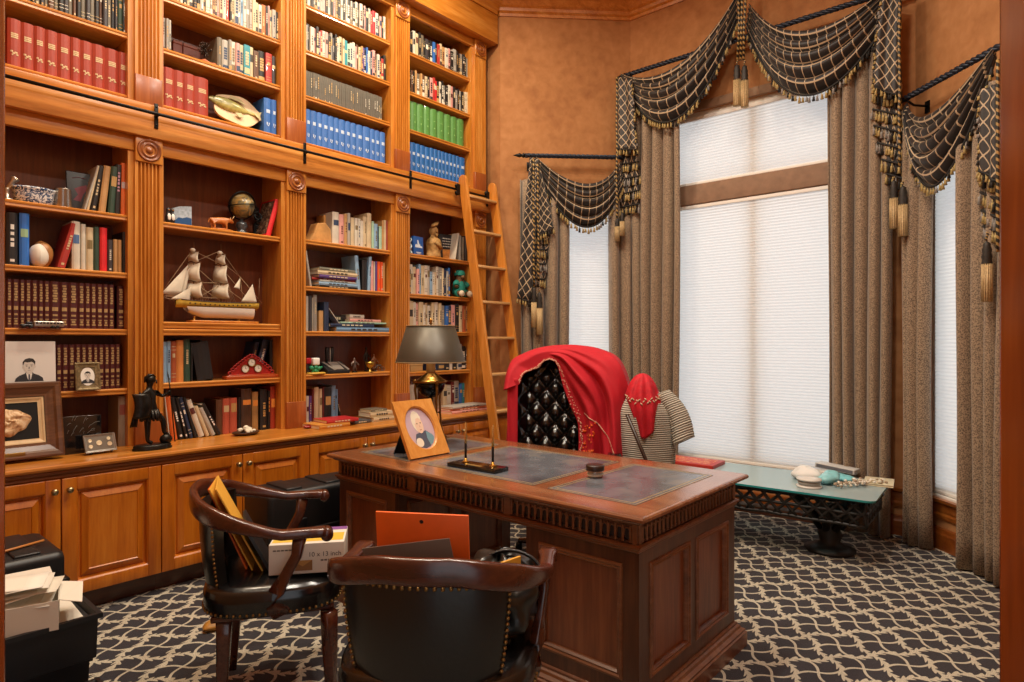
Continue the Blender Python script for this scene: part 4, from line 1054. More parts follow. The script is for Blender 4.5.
m = MB(); m.M = MO; poly(m, ell(0, 0, 0.0345, 0.0495, 0.0036, n)); m.build('oval_mat', plain('#e6e1d8', 0.7), th)
bust_picture(th, MO, 0.0, -0.004, 0.066, 0.0042)
# etched black plaque, coin case, soldier
M = facing((-3.955, 0.5*(yat(66, -3.95)+yat(100, -3.95)), CTZ+0.0005), 0, 0.10)
th = thing('etched_plaque', 'glossy black plaque with pale scratched lines behind the coin case', 'plaque', (-3.955, 1.05, CTZ))
m = MB(); m.M = M; m.bbox(-0.09, 0.09, 0, 0.20, -0.018, 0, 0.003); m.build('slab', plain('#121112', 0.12, spec=0.7), th)
m = MB(); m.M = M
for k in range(14):
    x0, y0 = rs.uniform(-0.07, 0.05), rs.uniform(0.09, 0.18)
    L_ = rs.uniform(0.01, 0.045); a = rs.uniform(0.2, 1.2)
    pts = [(x0+L_*t*math.cos(a), y0+L_*t*math.sin(a)+0.006*math.sin(3*t), 0.0006) for t in [i/5 for i in range(6)]]
    m.tube(pts, 0.0007, 4)
m.build('etching', plain('#8c8c88', 0.6), th)
M = facing((-3.86, 1.10, CTZ+0.004), 0.1, 0.38)
th = thing('coin_case', 'small grey display case with five pale coins on a black easel', 'coin display', (-3.86, 1.10, CTZ))
m = MB(); m.M = M; frame_bars(m, 0.152, 0.098, 0.012, 0.004, 0.009); m.v = [v + M.to_3x3() @ Vector((0, 0.055, 0)) for v in m.v]; m.build('frame', plain('#8e8880', 0.35, 0.4), th)
m = MB(); m.M = M; m.box(-0.066, 0.066, 0.016, 0.094, -0.004, 0.003); m.build('mat', plain('#6f685e', 0.8), th)
for x, y, r in ((-0.046, 0.072, 0.009), (-0.046, 0.040, 0.010), (-0.004, 0.056, 0.014), (0.044, 0.076, 0.009), (0.046, 0.046, 0.012)):
    m = MB(); m.M = M; m.lathe([(0, 0.0031), (r, 0.0031), (r, 0.0048), (r*0.85, 0.0044), (0, 0.0046)], (x, y, 0), 18); m.build('coin', plain('#d9c9a8', 0.3, 0.4), th)
m = MB(); m.M = M
for sx in (-0.05, 0.05):
    m.tube([(sx, 0.004, 0.012), (sx, 0.002, -0.006), (sx, 0.10, -0.006)], 0.003, 6); m.tube([(sx*0.6, 0.08, -0.008), (sx*0.6, -0.022, -0.042)], 0.003, 6)
m.bbox(-0.012, 0.012, 0.098, 0.112, -0.008, 0.004, 0.002); m.build('easel', BLKM, th)
def skin(name, nodes, edges, mat, parent, sub=2, root=0):
    """one continuous surface grown from joints: nodes (x,y,z,radius or (rx,ry))"""
    me = bpy.data.meshes.new(name); off = Vector((0, 0, 0)); p = parent
    while p is not None: off += p.location; p = p.parent
    me.from_pydata([Vector(n[:3])-off for n in nodes], edges, []); me.update()
    o = bpy.data.objects.new(name, me); COL.objects.link(o); me.materials.append(mat)
    if parent is not None: o.parent = parent
    md = o.modifiers.new('skin', 'SKIN'); md.use_smooth_shade = True; md.branch_smoothing = 0.3
    sv = me.skin_vertices[0].data
    for i, n in enumerate(nodes):
        r = n[3]; sv[i].radius = r if isinstance(r, tuple) else (r, r); sv[i].use_root = (i == root)
    if sub:
        sd = o.modifiers.new('sub', 'SUBSURF'); sd.levels = sub; sd.render_levels = sub
    dg = bpy.context.evaluated_depsgraph_get(); ev = o.evaluated_get(dg)
    me2 = bpy.data.meshes.new_from_object(ev); o.modifiers.clear(); o.data = me2; me2.name = name
    for pl in me2.polygons: pl.use_smooth = True
    return o
# bronze soldier: stands at sx,sy facing along the bookcase to the right
BRZ = plain('#2a2723', 0.35, 0.7, noise=0.3, nscale=60)
sx, sy, sz = -3.815, 1.335, CTZ
th = thing('soldier_statuette', 'dark bronze statuette of a helmeted soldier with shield and spear on the worktop', 'statuette', (sx, sy, sz))
m = MB(); m.M = Matrix.Translation((sx, sy, sz)) @ Matrix.Diagonal((0.062, 0.10, 1, 1)); m.lathe([(0, 0.0005), (1, 0.0005), (1.02, 0.008), (0.95, 0.014), (0.97, 0.022), (0.9, 0.028), (0, 0.030)], (0, 0, 0), 28)
m.build('base', BRZ, th)
def sp(y, z, x=0.0): return (sx+x, sy+y, sz+z)
N = [sp(-.012, .215) + ((.030, .034),), sp(-.014, .26) + ((.026, .031),), sp(-.016, .305) + ((.034, .043),), sp(-.016, .335) + (.020,), sp(-.014, .350) + (.013,), sp(-.010, .375) + ((.020, .022),), sp(-.010, .395) + (.016,),
     sp(-.028, .20, .012) + (.022,), sp(-.030, .125, .014) + (.016,), sp(-.030, .048, .014) + (.011,), sp(-.004, .036, .018) + (.010,),
     sp(.018, .20, -.012) + (.021,), sp(.058, .155, -.004) + (.017,), sp(.062, .085, -.004) + (.012,), sp(.086, .072, .0) + (.010,),
     sp(.018, .318, -.012) + (.014,), sp(.054, .290, -.006) + (.011,), sp(.082, .312, .006) + (.009,), sp(.088, .322, .008) + (.009,),
     sp(-.050, .315, .018) + (.014,), sp(-.066, .268, .026) + (.011,), sp(-.060, .238, .040) + (.009,)]
Ed = [(0,1),(1,2),(2,3),(3,4),(4,5),(5,6),(0,7),(7,8),(8,9),(9,10),(0,11),(11,12),(12,13),(13,14),(2,15),(15,16),(16,17),(17,18),(2,19),(19,20),(20,21)]
skin('body', N, Ed, BRZ, th)
m = MB()
for i in range(14):                                    # skirt of leather strips
    a = 2*PI*i/14; c, s_ = math.cos(a), math.sin(a)
    m.tube([sp(-.012+.034*s_, .222, .030*c), sp(-.010+.044*s_, .185, .040*c), sp(-.009+.050*s_, .158, .044*c)], [.009, .009, .006], 6, flat=(1, 0.5))
m.build('skirt', BRZ, th)
m = MB(); m.ball(sp(-.010, .388), (.024, .027, .026), 0, 16, 10); m.tube([sp(-.040, .372), sp(-.036, .398), sp(-.018, .414), sp(.002, .412), sp(.016, .400)], [.009, .016, .020, .017, .007], 8, flat=(0.4, 1.0))
m.tube([sp(.016, .385, .012), sp(.016, .365, .016)], .004, 6); m.build('helmet', BRZ, th)
m = MB(); m.surf(lambda u, v: sp(-.118+.085*u+.012*math.sin(PI*v), .315-.135*v, .052+.016*math.sin(PI*u)*1.0 - .01*abs(v-.5)), 10, 10); m.build('shield', BRZ, th, solid=0.006)
m = MB(); m.tube([sp(.112, .03, .016), sp(.088, .33, .012), sp(.080, .395, .010)], .0035, 8); m.tube([sp(.080, .392, .010), sp(.078, .405, .010), sp(.074, .435, .009)], [.004, .008, .0005], 8, flat=(0.4, 1)); m.build('spear', BRZ, th)
m = MB(); m.ball(sp(.070, .048), (.026, .034, .030), 0, 10, 6); m.build('rock', BRZ, th)
m = MB(); m.surf(lambda u, v: sp(-.055-.02*v-.03*u*v, .318-.19*v, -.010-.016*math.sin(PI*u)-.012*u), 8, 12); m.build('cloak', BRZ, th, solid=0.005)
# shelf with the planter
pc = 0.5*(yat(16, -4.07)+yat(53, -4.07))
th = thing('planter', 'oval porcelain planter with a blue and white pattern on the top lower shelf', 'planter', (-4.09, pc, 2.09))
def _delft(nt, b):
    g = G(nt); v, o = g.obj(); n = g.noise(v, 55, 3, 2.0)
    nt.links.new(g.ramp(n, [(0.46, '#e6e6e4'), (0.54, '#4d6486'), (0.62, '#2b3f62')]), b.inputs['Base Color'])
m = MB(); m.M = Matrix.Translation((-4.09, pc, 2.0905)) @ Matrix.Diagonal((0.065, 0.10, 1, 1)); m.lathe([(0, 0), (0.8, 0), (0.86, 0.006), (0.92, 0.05), (0.98, 0.072), (1.04, 0.078), (1.0, 0.084), (0.93, 0.076), (0.88, 0.05), (0.8, 0.012), (0, 0.01)], (0, 0, 0), 36)
m.build('bowl', tex_mat('blue_white_porcelain', _delft, 0.2), th)
m = MB(); m.M = Matrix.Translation((-4.09, pc, 2.0905)) @ Matrix.Diagonal((0.057, 0.088, 1, 1)); m.lathe([(0.98, 0.06), (0.5, 0.064), (0, 0.066)], (0, 0, 0), 24, cap=False); m.build('soil', plain('#2c211a', 0.95, bump=0.5, nscale=80), th)
cy = 0.5*(yat(56, -4.06)+yat(71, -4.06))
th = thing('steel_cup', 'plain brushed steel cup tapering upward beside the blue and white planter', 'cup', (-4.075, cy, 2.09))
m = MB(); m.lathe([(0, 0.0005), (0.040, 0.0005), (0.042, 0.004), (0.037, 0.098), (0.0385, 0.101), (0.036, 0.102), (0.035, 0.096), (0.038, 0.008), (0, 0.006)], (-4.075, cy, 2.09), 28)
m.build('cup', plain('#b3aca2', 0.25, 0.9), th)
th = thing('pewter_candlestick', 'small tilted pewter stand half hidden by the door jamb beside the porcelain planter', 'candlestick', (-4.07, yat(6, -4.07), 2.09))
m = MB(); c_ = (-4.07, yat(7, -4.07), 2.0905)
m.lathe([(0, 0), (0.03, 0), (0.031, 0.005), (0.012, 0.012), (0.009, 0.05), (0.013, 0.058), (0.010, 0.064), (0, 0.066)], c_, 18); m.build('foot', plain('#b9b2a4', 0.3, 0.9), th)
m = MB(); m.M = Matrix.Translation((c_[0], c_[1], c_[2]+0.058)) @ Matrix.Rotation(-0.5, 4, 'X'); m.lathe([(0, 0.004), (0.010, 0.006), (0.011, 0.05), (0.019, 0.066), (0.020, 0.070), (0, 0.068)], (0, 0, 0), 18); m.build('head', plain('#c4bcae', 0.3, 0.9), th)
M = facing((-4.10, yat(80, -4.1), 2.0905), 0, 0.16)
th = thing('picture_panel', 'black panel with a dark red figure leaning behind the steel cup', 'picture panel', (-4.1, yat(80, -4.1), 2.09))
m = MB(); m.M = M; m.bbox(-0.058, 0.058, 0, 0.225, -0.012, 0, 0.004); m.build('panel', plain('#191416', 0.5), th)
m = MB(); m.M = M; poly(m, [(-0.03, 0.06, .0007), (0.005, 0.055, .0007), (0.02, 0.10, .0007), (0.04, 0.13, .0007), (0.036, 0.155, .0007), (0.0, 0.14, .0007), (-0.022, 0.125, .0007), (-0.005, 0.095, .0007)]); m.tube([(-0.03, 0.185, 0.001), (0.0, 0.195, 0.001), (0.035, 0.192, 0.001)], 0.0015, 4)
m.build('red_figure', plain('#6d2030', 0.6), th)
# white stone with a brown back
yc = 0.5*(yat(29, -4.1)+yat(49, -4.1))
th = thing('polished_stone', 'white and brown rounded stone standing beside the thick blue book', 'stone', (-4.1, yc, 1.76))
def stone(mb, c, r, seed, amp=0.12, mi=0, flat0=None, nu=24, nv=14):
    q = random.Random(seed); ph = [q.uniform(0, 6) for _ in range(6)]
    def f(u, v):
        a, b = 2*PI*u, PI*v
        k = 1 + amp*(math.sin(2*a+ph[0])*math.sin(b)+0.6*math.sin(3*b+ph[1]+a)+0.4*math.sin(5*a+ph[2])*math.sin(b)**2)
        p = [c[0]+r[0]*k*math.sin(b)*math.cos(a), c[1]+r[1]*k*math.sin(b)*math.sin(a), c[2]+r[2]*k*math.cos(b)]
        if flat0 is not None: p[2] = max(p[2], flat0)
        return p
    return mb.surf(f, nu, nv, mi)
m = MB(); stone(m, (-4.10, yc+0.012, 1.83), (0.045, 0.052, 0.073), 3, 0.06, flat0=1.7605); m.build('brown_back', plain('#9c6a38', 0.4, noise=0.3, nscale=25), th)
m = MB(); stone(m, (-4.075, yc-0.008, 1.82), (0.044, 0.046, 0.062), 4, 0.06, flat0=1.7605); m.build('white_face', plain('#d9d3c6', 0.45, noise=0.1, nscale=15), th)
# toy lorry and bus
y0, y1 = yat(20, -4.0), yat(64, -4.0)
th = thing('toy_bus', 'small silver toy bus with a dark cab in front of the gilt set', 'toy bus', (-4.005, (y0+y1)/2, 1.437))
k0 = 1.4375
m = MB(); ym = y0+0.3*(y1-y0); m.bbox(-4.021, -3.990, ym, y1, k0+0.008, k0+0.036, 0.005); m.build('body', plain('#b3aea6', 0.3, 0.8), th)
m = MB(); m.bbox(-4.019, -3.992, y0, ym-0.002, k0+0.006, k0+0.020, 0.005); m.bbox(-4.018, -3.993, y0+0.024, ym-0.004, k0+0.018, k0+0.033, 0.006); m.build('cab', plain('#2c2c30', 0.3, 0.5), th)
m = MB()
for i in range(8): a = ym+0.008+i*(y1-ym-0.012)/8; m.box(-3.9905, -3.9893, a, a+0.011, k0+0.021, k0+0.031)
m.build('window_strip', plain('#26282c', 0.2), th)
m = MB()
for yy_ in (y0+0.014, ym-0.012, y1-0.03, y1-0.05):
    for xx in (-4.02, -3.9915): m.lathe([(0, -0.003), (0.0075, -0.003), (0.0078, 0), (0.0075, 0.003), (0, 0.003)], (xx, yy_, k0+0.0078), 12, axis='x')
m.build('wheels', plain('#161616', 0.6), th)
# sailing ship
SH = 1.486
xs = -4.10; q0, q1 = yat(172, xs), yat(258, xs); Ls = q1-q0
th = thing('model_ship', 'model sailing ship with two square-rigged masts on a wooden stand', 'model ship', (xs, (q0+q1)/2, SH))
m = MB(); m.bbox(xs-0.05, xs+0.05, q0+0.10, q1-0.02, SH, SH+0.014, 0.004); m.build('stand', LADW, th)
m = MB()
for yy_ in (q0+0.24*Ls, q0+0.76*Ls): m.lathe([(0.012, 0), (0.008, 0.004), (0.006, 0.018), (0.010, 0.026)], (xs, yy_, SH+0.014), 12)
m.build('pedestal', GOLD, th)
def hull(t): return q0+0.02+t*(Ls-0.03)
def hw(t): return 0.052*max(0.0, (1-((t-0.55)/0.56)**2))**0.55 if t < 0.55 else 0.052*(1-0.35*((t-0.55)/0.45)**2)
def sheer(t): return SH+0.105+0.022*(t-0.5)**2*4*0.5
def lowf(u, v):                       # white lower hull
    t = 0.14+0.80*u; a = PI*v
    w_ = hw(t)*1.0; zt = SH+0.098; zb = SH+0.030+0.05*max(0, 0.24-u)**1.5*6
    return (xs-w_*math.cos(a), hull(t) - 0.03*(1-math.sin(a))*max(0, 0.2-u)*3, zt-(zt-zb)*math.sin(a)**0.7)
m = MB(); m.surf(lowf, 30, 14); m.build('lower_hull', plain('#ddd2c4', 0.5), th)
def upf(u, v):                        # yellow wale
    t = u; side_ = -1 if v < 0.5 else 1; k = abs(v-0.5)*2
    return (xs+side_*hw(t)*(1.0+0.05*k)*(1 if k > 0 else 0), hull(t), lerp(SH+0.092, sheer(t)+0.028, k))
m = MB(); m.surf(upf, 30, 6); m.build('upper_hull', plain('#c9a83e', 0.5, noise=0.2, nscale=50), th)
m = MB()
for i in range(14):
    t = 0.14+i*0.056
    for sd in (-1, 1): m.box(xs+sd*(hw(t)*1.03)-0.003, xs+sd*(hw(t)*1.03)+0.003, hull(t)-0.004, hull(t)+0.004, sheer(t)+0.004, sheer(t)+0.012)
m.tube([(xs+hw(t)*1.04, hull(t), sheer(t)+0.026) for t in [i/20 for i in range(1, 21)]], 0.003, 6); m.tube([(xs-hw(t)*1.04, hull(t), sheer(t)+0.026) for t in [i/20 for i in range(1, 21)]], 0.003, 6)
m.build('gun_ports', plain('#2c2017', 0.5), th)
m = MB(); m.surf(lambda u, v: (xs+(2*v-1)*hw(0.02+0.96*u)*0.98, hull(0.02+0.96*u), sheer(u)+0.016), 20, 4); m.build('deck', plain('#8a6238', 0.6), th)
SAIL = plain('#d6ccb8', 0.8, noise=0.06, nscale=30); RIG = plain('#b79b78', 0.8)
masts = [(hull(0.30), 0.50), (hull(0.70), 0.53)]
tops = [yat(194, xs), yat(221, xs)]
masts = [(tops[0], 0.505), (tops[1], 0.512)]
m = MB()
for y_, h_ in masts: m.tube([(xs, y_, SH+0.11), (xs, y_, SH+0.3), (xs, y_, SH+h_)], [.006, .005, .002], 8)
bs = Vector((xs, yat(159, xs), SH+0.155)); m.tube([(xs, hull(0.04), SH+0.125), bs], [.005, .002], 8)
m.tube([(xs, hull(0.72)+0.16, SH+0.12), (xs, hull(0.72)+0.165, SH+0.31)], [.004, .002], 8)
m.tube([(xs, hull(0.95), SH+0.15), (xs, q1+0.03, SH+0.135)], [.003, .002], 6)
m.build('masts', plain('#6d4a2a', 0.5), th)
for y_, h_ in masts:
    for z0, z1, w_, dx in ((0.16, 0.255, 0.075, 0.028), (0.262, 0.375, 0.060, 0.026), (0.382, 0.445, 0.042, 0.018)):
        m = MB(); ang = 1.15            # square sails braced nearly fore-and-aft as furled cloth
        ca, sa = math.cos(ang), math.sin(ang)
        def sf(u, v, w_=w_, z0=z0, z1=z1, y_=y_, dx=dx):
            a = (u-0.5)*2*w_*(0.82+0.18*(1-v)); bel = dx*math.sin(PI*min(1, v+0.1))*(1-(2*u-1)**2*0.6)
            return (xs+a*sa+bel*ca*0.6, y_+a*ca*0.9-bel, SH+lerp(z0, z1, v)+0.006*math.sin(6*u))
        m.surf(sf, 10, 8); m.build('sail', SAIL, th, solid=0.002)
        m = MB(); m.tube([(xs-w_*sa, y_-w_*ca*0.9, SH+z1), (xs+w_*sa, y_+w_*ca*0.9, SH+z1)], 0.0025, 6); m.build('yard', plain('#6d4a2a', 0.5), th)
    m = MB(); m.ball((xs+0.01, y_-0.012, SH+0.452), (0.018, 0.016, 0.014), 0, 10, 6); m.build('furled_topsail', SAIL, th)
def tri(name, a, b, c, bel):
    a, b, c = Vector(a), Vector(b), Vector(c); n = (b-a).cross(c-a).normalized(); m = MB()
    m.surf(lambda u, v: lerp(lerp(a, b, u), c, v) + n*bel*math.sin(PI*u)*(1-v)*math.sin(PI*min(1, v+0.15)), 8, 8); return m.build(name, SAIL, th, solid=0.0015)
ym = masts[0][0]
tri('sail', (xs+0.004, bs.y+0.01, SH+0.17), (xs+0.004, ym-0.075, SH+0.17), (xs, ym-0.035, SH+0.36), 0.012)
tri('sail', (xs-0.006, bs.y+0.03, SH+0.155), (xs-0.006, ym-0.055, SH+0.145), (xs-0.006, ym-0.02, SH+0.345), 0.012)
tri('sail', (xs+0.012, bs.y+0.06, SH+0.14), (xs+0.012, ym-0.03, SH+0.135), (xs+0.012, ym-0.022, SH+0.22), 0.008)
tri('sail', (xs, yat(241, xs), SH+0.145), (xs, yat(257, xs), SH+0.14), (xs, yat(252.5, xs), SH+0.265), 0.01)
tri('sail', (xs+0.01, yat(233, xs), SH+0.235), (xs+0.01, yat(239, xs), SH+0.225), (xs, yat(240, xs), SH+0.30), 0.008)
m = MB()
A, B_ = masts; mz = Vector((xs, yat(240, xs), SH+0.31))
T_ = lambda y_, z_: Vector((xs, y_, SH+z_))
lines = [(bs, T_(A[0], .47)), (bs, T_(A[0], .38)), (T_(A[0], .45), T_(B_[0], .38)), (T_(A[0], .38), T_(B_[0], .47)), (T_(A[0], .25), T_(B_[0], .26)), (T_(A[0], .14), T_(B_[0], .25)), (T_(A[0], .36), T_(B_[0], .22)), (T_(A[0], .16), T_(B_[0], .16)), (T_(B_[0], .14), T_(A[0], .25)),
         (T_(B_[0], .47), mz), (T_(B_[0], .40), mz), (T_(B_[0], .36), T_(yat(250, xs), .15)), (T_(B_[0], .25), T_(yat(246, xs), .14)), (mz, T_(q1+0.03, .14)), (mz, T_(yat(243, xs), .15))]
for a, b in lines: m.tube([a, b], 0.0013, 4)
for y_, h_ in masts:
    for k in range(7):
        for sd in (-1, 1): m.tube([(xs+sd*0.048, y_+0.01+k*0.011, SH+0.13), (xs, y_+0.003, SH+0.36)], 0.0011, 4)
m.build('rigging', RIG, th)
# globe, ox, glacier picture, penguins
def yv(v): return yat(160+v/8.19, -4.10)
gz = 2.0805
gy = yv(680)
th = thing('antique_globe', 'dark antique globe in a black ring stand on a grey base', 'globe', (-4.11, gy, 2.08))
def _globe(nt, b):
    g = G(nt); v, o = g.obj(); n = g.noise(v, 14, 6, 0.8)
    nt.links.new(g.ramp(n, [(0.35, '#3a4034'), (0.48, '#6d6a50'), (0.56, '#b59450'), (0.66, '#a8a690')]), b.inputs['Base Color'])
GC = Vector((-4.11, gy, gz+0.19))
m = MB(); m.ball(GC, 0.078, 0, 28, 18); m.build('sphere', tex_mat('antique_globe_map', _globe, 0.25), th)
m = MB(); m.tube([GC + Vector((0.03*math.sin(a), 0.088*math.cos(a), 0.088*math.sin(a))) for a in [2*PI*i/40 for i in range(40)]], 0.006, 6, closed=True)
m.tube([GC + Vector((0.088*math.cos(a), 0.086*math.sin(a), 0.012*math.sin(a))) for a in [2*PI*i/40 for i in range(40)]], 0.004, 6, closed=True); m.build('meridian_ring', BLKM, th)
m = MB(); m.lathe([(0, 0), (0.046, 0), (0.048, 0.008), (0.030, 0.016), (0.026, 0.03), (0.038, 0.055), (0.030, 0.078), (0.012, 0.086), (0.010, 0.104), (0, 0.105)], (GC.x, GC.y-0.005, gz), 24); m.build('base', plain('#4c5054', 0.3, 0.5, noise=0.5, nscale=60), th)
th = thing('openwork_carving', 'black openwork carving curling behind the right side of the globe', 'carving', (-4.19, yv(830), 2.08))
m = MB(); r_ = random.Random(9)
for k in range(13):
    a = k/13*2.6-0.5; c_ = Vector((-4.195+r_.uniform(-.012, .012), yv(800)+0.055*math.cos(a*0.9), gz+0.10+0.095*math.sin(a)+0.02*k/13))
    rr = r_.uniform(0.016, 0.026); nrm = Vector((1, r_.uniform(-.6, .6), r_.uniform(-.6, .6))).normalized(); t1 = nrm.orthogonal().normalized(); t2 = nrm.cross(t1)
    m.tube([c_ + t1*rr*math.cos(q) + t2*rr*math.sin(q) for q in [2*PI*i/14 for i in range(14)]], 0.006, 6, closed=True)
m.lathe([(0, 0), (0.03, 0), (0.028, 0.01), (0.010, 0.02), (0.008, 0.1), (0, 0.102)], (-4.195, yv(830), gz), 14)
m.build('scrollwork', BLKM, th)
AMB = plain('#b0662a', 0.35, noise=0.4, nscale=40)
oy0, oy1 = yv(390), yv(590); ox = -4.07; oc = (oy0+oy1)/2; L_ = oy1-oy0
th = thing('ox_figurine', 'amber brown ox figurine with horns, left of the globe', 'figurine', (ox, oc, 2.08))
def op(t, z, x=0): return (ox+x, oc+t*L_, gz+z)
N = [op(-.38, .066) + ((.022, .024),), op(-.1, .066) + ((.020, .023),), op(.12, .070) + ((.022, .027),), op(.26, .074) + (.018,), op(.38, .068) + (.013,), op(.48, .058) + (.009,)]
Ed = [(0,1),(1,2),(2,3),(3,4),(4,5)]
for (t, x, base_) in ((-.36, .013, 0), (-.40, -.013, 0), (.12, .013, 2), (.08, -.013, 2)):
    i = len(N); N += [op(t, .042, x) + (.009,), op(t+.03, .024, x) + (.006,), op(t+.02, .008, x) + (.006,)]; Ed += [(base_, i), (i, i+1), (i+1, i+2)]
i = len(N); N += [op(-.50, .072) + (.004,), op(-.56, .040) + (.003,)]; Ed += [(0, i), (i, i+1)]
skin('body', N, Ed, AMB, th)
m = MB()
for s_ in (-1, 1): m.tube([op(.37, .078, s_*.008), op(.40, .088, s_*.022), op(.43, .100, s_*.024)], [.004, .003, .001], 6)
m.build('horns', plain('#d9b98a', 0.4), th)
m = MB(); stone(m, op(0, .004), (.034, .085, .009), 8, 0.1, flat0=gz); m.build('rocky_base', AMB, th)
th = thing('glacier_picture', 'clear upright block showing pale sky over blue ice', 'picture block', (-4.08, yv(165), 2.08))
M = facing((-4.08, (yv(85)+yv(245))/2, gz), -0.15, 0.03); w_ = (yv(245)-yv(85))/2
m = MB(); m.M = M; m.prism([(-w_, 0, -0.03), (w_, 0, -0.03), (w_, 0.122, -0.03), (-w_*0.2, 0.112, -0.03), (-w_, 0.10, -0.03)], M.to_3x3() @ Vector((0, 0, 0.03)) if False else (0, 0, 0.03)) if False else None
pts = [(-w_, 0), (w_, 0), (w_, 0.126), (-w_*0.2, 0.118), (-w_, 0.098)]
m.v = []; m.f = []; m.mi = []; m.sm = []
m.M = Matrix.Identity(4); d_ = M.to_3x3() @ Vector((0, 0, 0.03)); m.prism([M @ Vector((x, y, -0.03)) for x, y in pts], d_)
m.build('block', plain('#a9bccb', 0.15, noise=0.25, nscale=60), th)
m = MB(); m.M = M; poly(m, [(-w_*.98, .002, .0006), (w_*.98, .002, .0006), (w_*.98, .05, .0006), (w_*.5, .056, .0006), (w_*.1, .046, .0006), (-w_*.3, .050, .0006), (-w_*.6, .03, .0006), (-w_*.98, .058, .0006)]); m.build('ice', plain('#1d5086', 0.3), th)
for i, (v_, lab) in enumerate(((40, 'tiny black and white penguin figurine, left of two by the pilaster'), (72, 'tiny black and white penguin figurine, nearer the glacier picture'))):
    c_ = Vector((-4.05, yv(v_), gz)); th = thing('penguin_figurine', lab, 'figurine', c_, 0, 'penguin figurines')
    m = MB(); m.lathe([(0, 0), (.012, 0), (.016, .012), (.017, .035), (.013, .058), (.009, .066), (.012, .076), (.010, .088), (0, .093)], c_, 14); m.build('body', plain('#1c1c20', 0.4), th)
    m = MB(); m.ball(c_ + Vector((.008, .001, .034)), (.011, .012, .026), 0, 10, 8); m.build('belly', WHITE, th)
    m = MB(); m.tube([c_ + Vector((.008, 0, .079)), c_ + Vector((.019, .003, .076))], [.004, .001], 6); m.build('beak', plain('#c9832e', 0.5), th)
# red triple clock
def yc6(v): return yat(160+v/6.5, -4.06)
c0, c1 = yc6(410), yc6(770); cm_ = (c0+c1)/2; W = c1-c0; cz = 1.1205
th = thing('mantel_clock', 'red lacquered three-dial desk clock with pierced scrollwork', 'clock', (-4.06, cm_, 1.12))
m = MB(); m.bbox(-4.10, -4.035, c0+0.01, c1, cz, cz+0.022, 0.004); m.bbox(-4.095, -4.04, c0+0.03, c1-0.03, cz+0.022, cz+0.028, 0.002); m.build('base', plain('#a8471c', 0.3, coat=0.3), th)
m = MB(); M = facing((-4.075, cm_, cz+0.028))
m.M = M
out = [(-.36, 0), (.36, 0), (.34, .022), (.28, .040), (.24, .055), (.20, .072), (.15, .078), (.13, .09), (.12, .108), (.05, .118), (-.05, .118), (-.12, .108), (-.13, .09), (-.15, .078), (-.20, .072), (-.24, .055), (-.28, .040), (-.34, .022)]
m.M = Matrix.Identity(4); m.prism([M @ Vector((x*W, y, 0)) for x, y in out], (0.012, 0, 0)); 
m.M = M
for k in range(18):
    a = -1+2*k/17; y_ = 0.115*(1-abs(a))**0.75+0.012
    m.tube([(a*W*.38+0.012*math.cos(q), y_+0.010*math.sin(q), 0.014) for q in [2*PI*i/10 for i in range(10)]], 0.0045, 6, closed=True)
m.build('scrollwork', plain('#a3241f', 0.35, noise=0.3, nscale=60), th)
for x, y in ((-.115, .038), (0.0, .078), (.115, .038)):
    m = MB(); m.M = M @ Matrix.Translation((x*W, y, 0.012)); m.lathe([(0, 0), (.028, 0), (.028, .006), (.0245, .008), (.023, .004), (0, .004)], (0, 0, 0), 24, cap=False); d_ = m.build('bezel', DGOLD, th)
    m = MB(); m.M = M @ Matrix.Translation((x*W, y, 0.012)); m.lathe([(.0232, .0042), (0, .0046)], (0, 0, 0), 24, cap=False); m.build('dial', plain('#e9e3d4', 0.4), th)
    m = MB(); m.M = M @ Matrix.Translation((x*W, y, 0.0172)); m.box(-.001, .001, 0, .015, 0, .0006); m.box(0, .011, -.001, .001, 0, .0006)
    for k in range(12):
        q = k*PI/6; m.box(.019*math.sin(q)-.0012, .019*math.sin(q)+.0012, .019*math.cos(q)-.0012, .019*math.cos(q)+.0012, 0, .0004)
    m.build('hands', plain('#241c18', 0.5), th)
dy = yat(245, -3.95); c_ = Vector((-3.94, dy, CTZ))
th = thing('stone_dish', 'shallow dark dish heaped with pale pebbles on the worktop under the clock', 'dish', c_)
m = MB(); m.M = Matrix.Translation(c_) @ Matrix.Diagonal((.065, .088, 1, 1)); m.lathe([(0, .0005), (.7, .0005), (.95, .012), (1.0, .020), (.97, .022), (.7, .008), (0, .007)], (0, 0, 0), 28); m.build('dish', plain('#4a3020', 0.35), th)
r_ = random.Random(12)
for k in range(22):
    a = r_.uniform(0, 6.28); q = r_.uniform(0, .8); zz = .020+.026*(1-q)+r_.uniform(-.004, .006)
    p = c_ + Vector((.05*q*math.cos(a), .070*q*math.sin(a), zz)); s_ = r_.uniform(.011, .016)
    m = MB(); stone(m, p, (s_, s_*1.2, s_*.8), k, .12, nu=10, nv=6); o = m.build('pebble', plain('#d9d2bd', 0.5, noise=.15, nscale=60), None); tag(o, 'pale cream pebble heaped in the dark dish under the clock', 'pebble', 'pebbles in the dark dish')
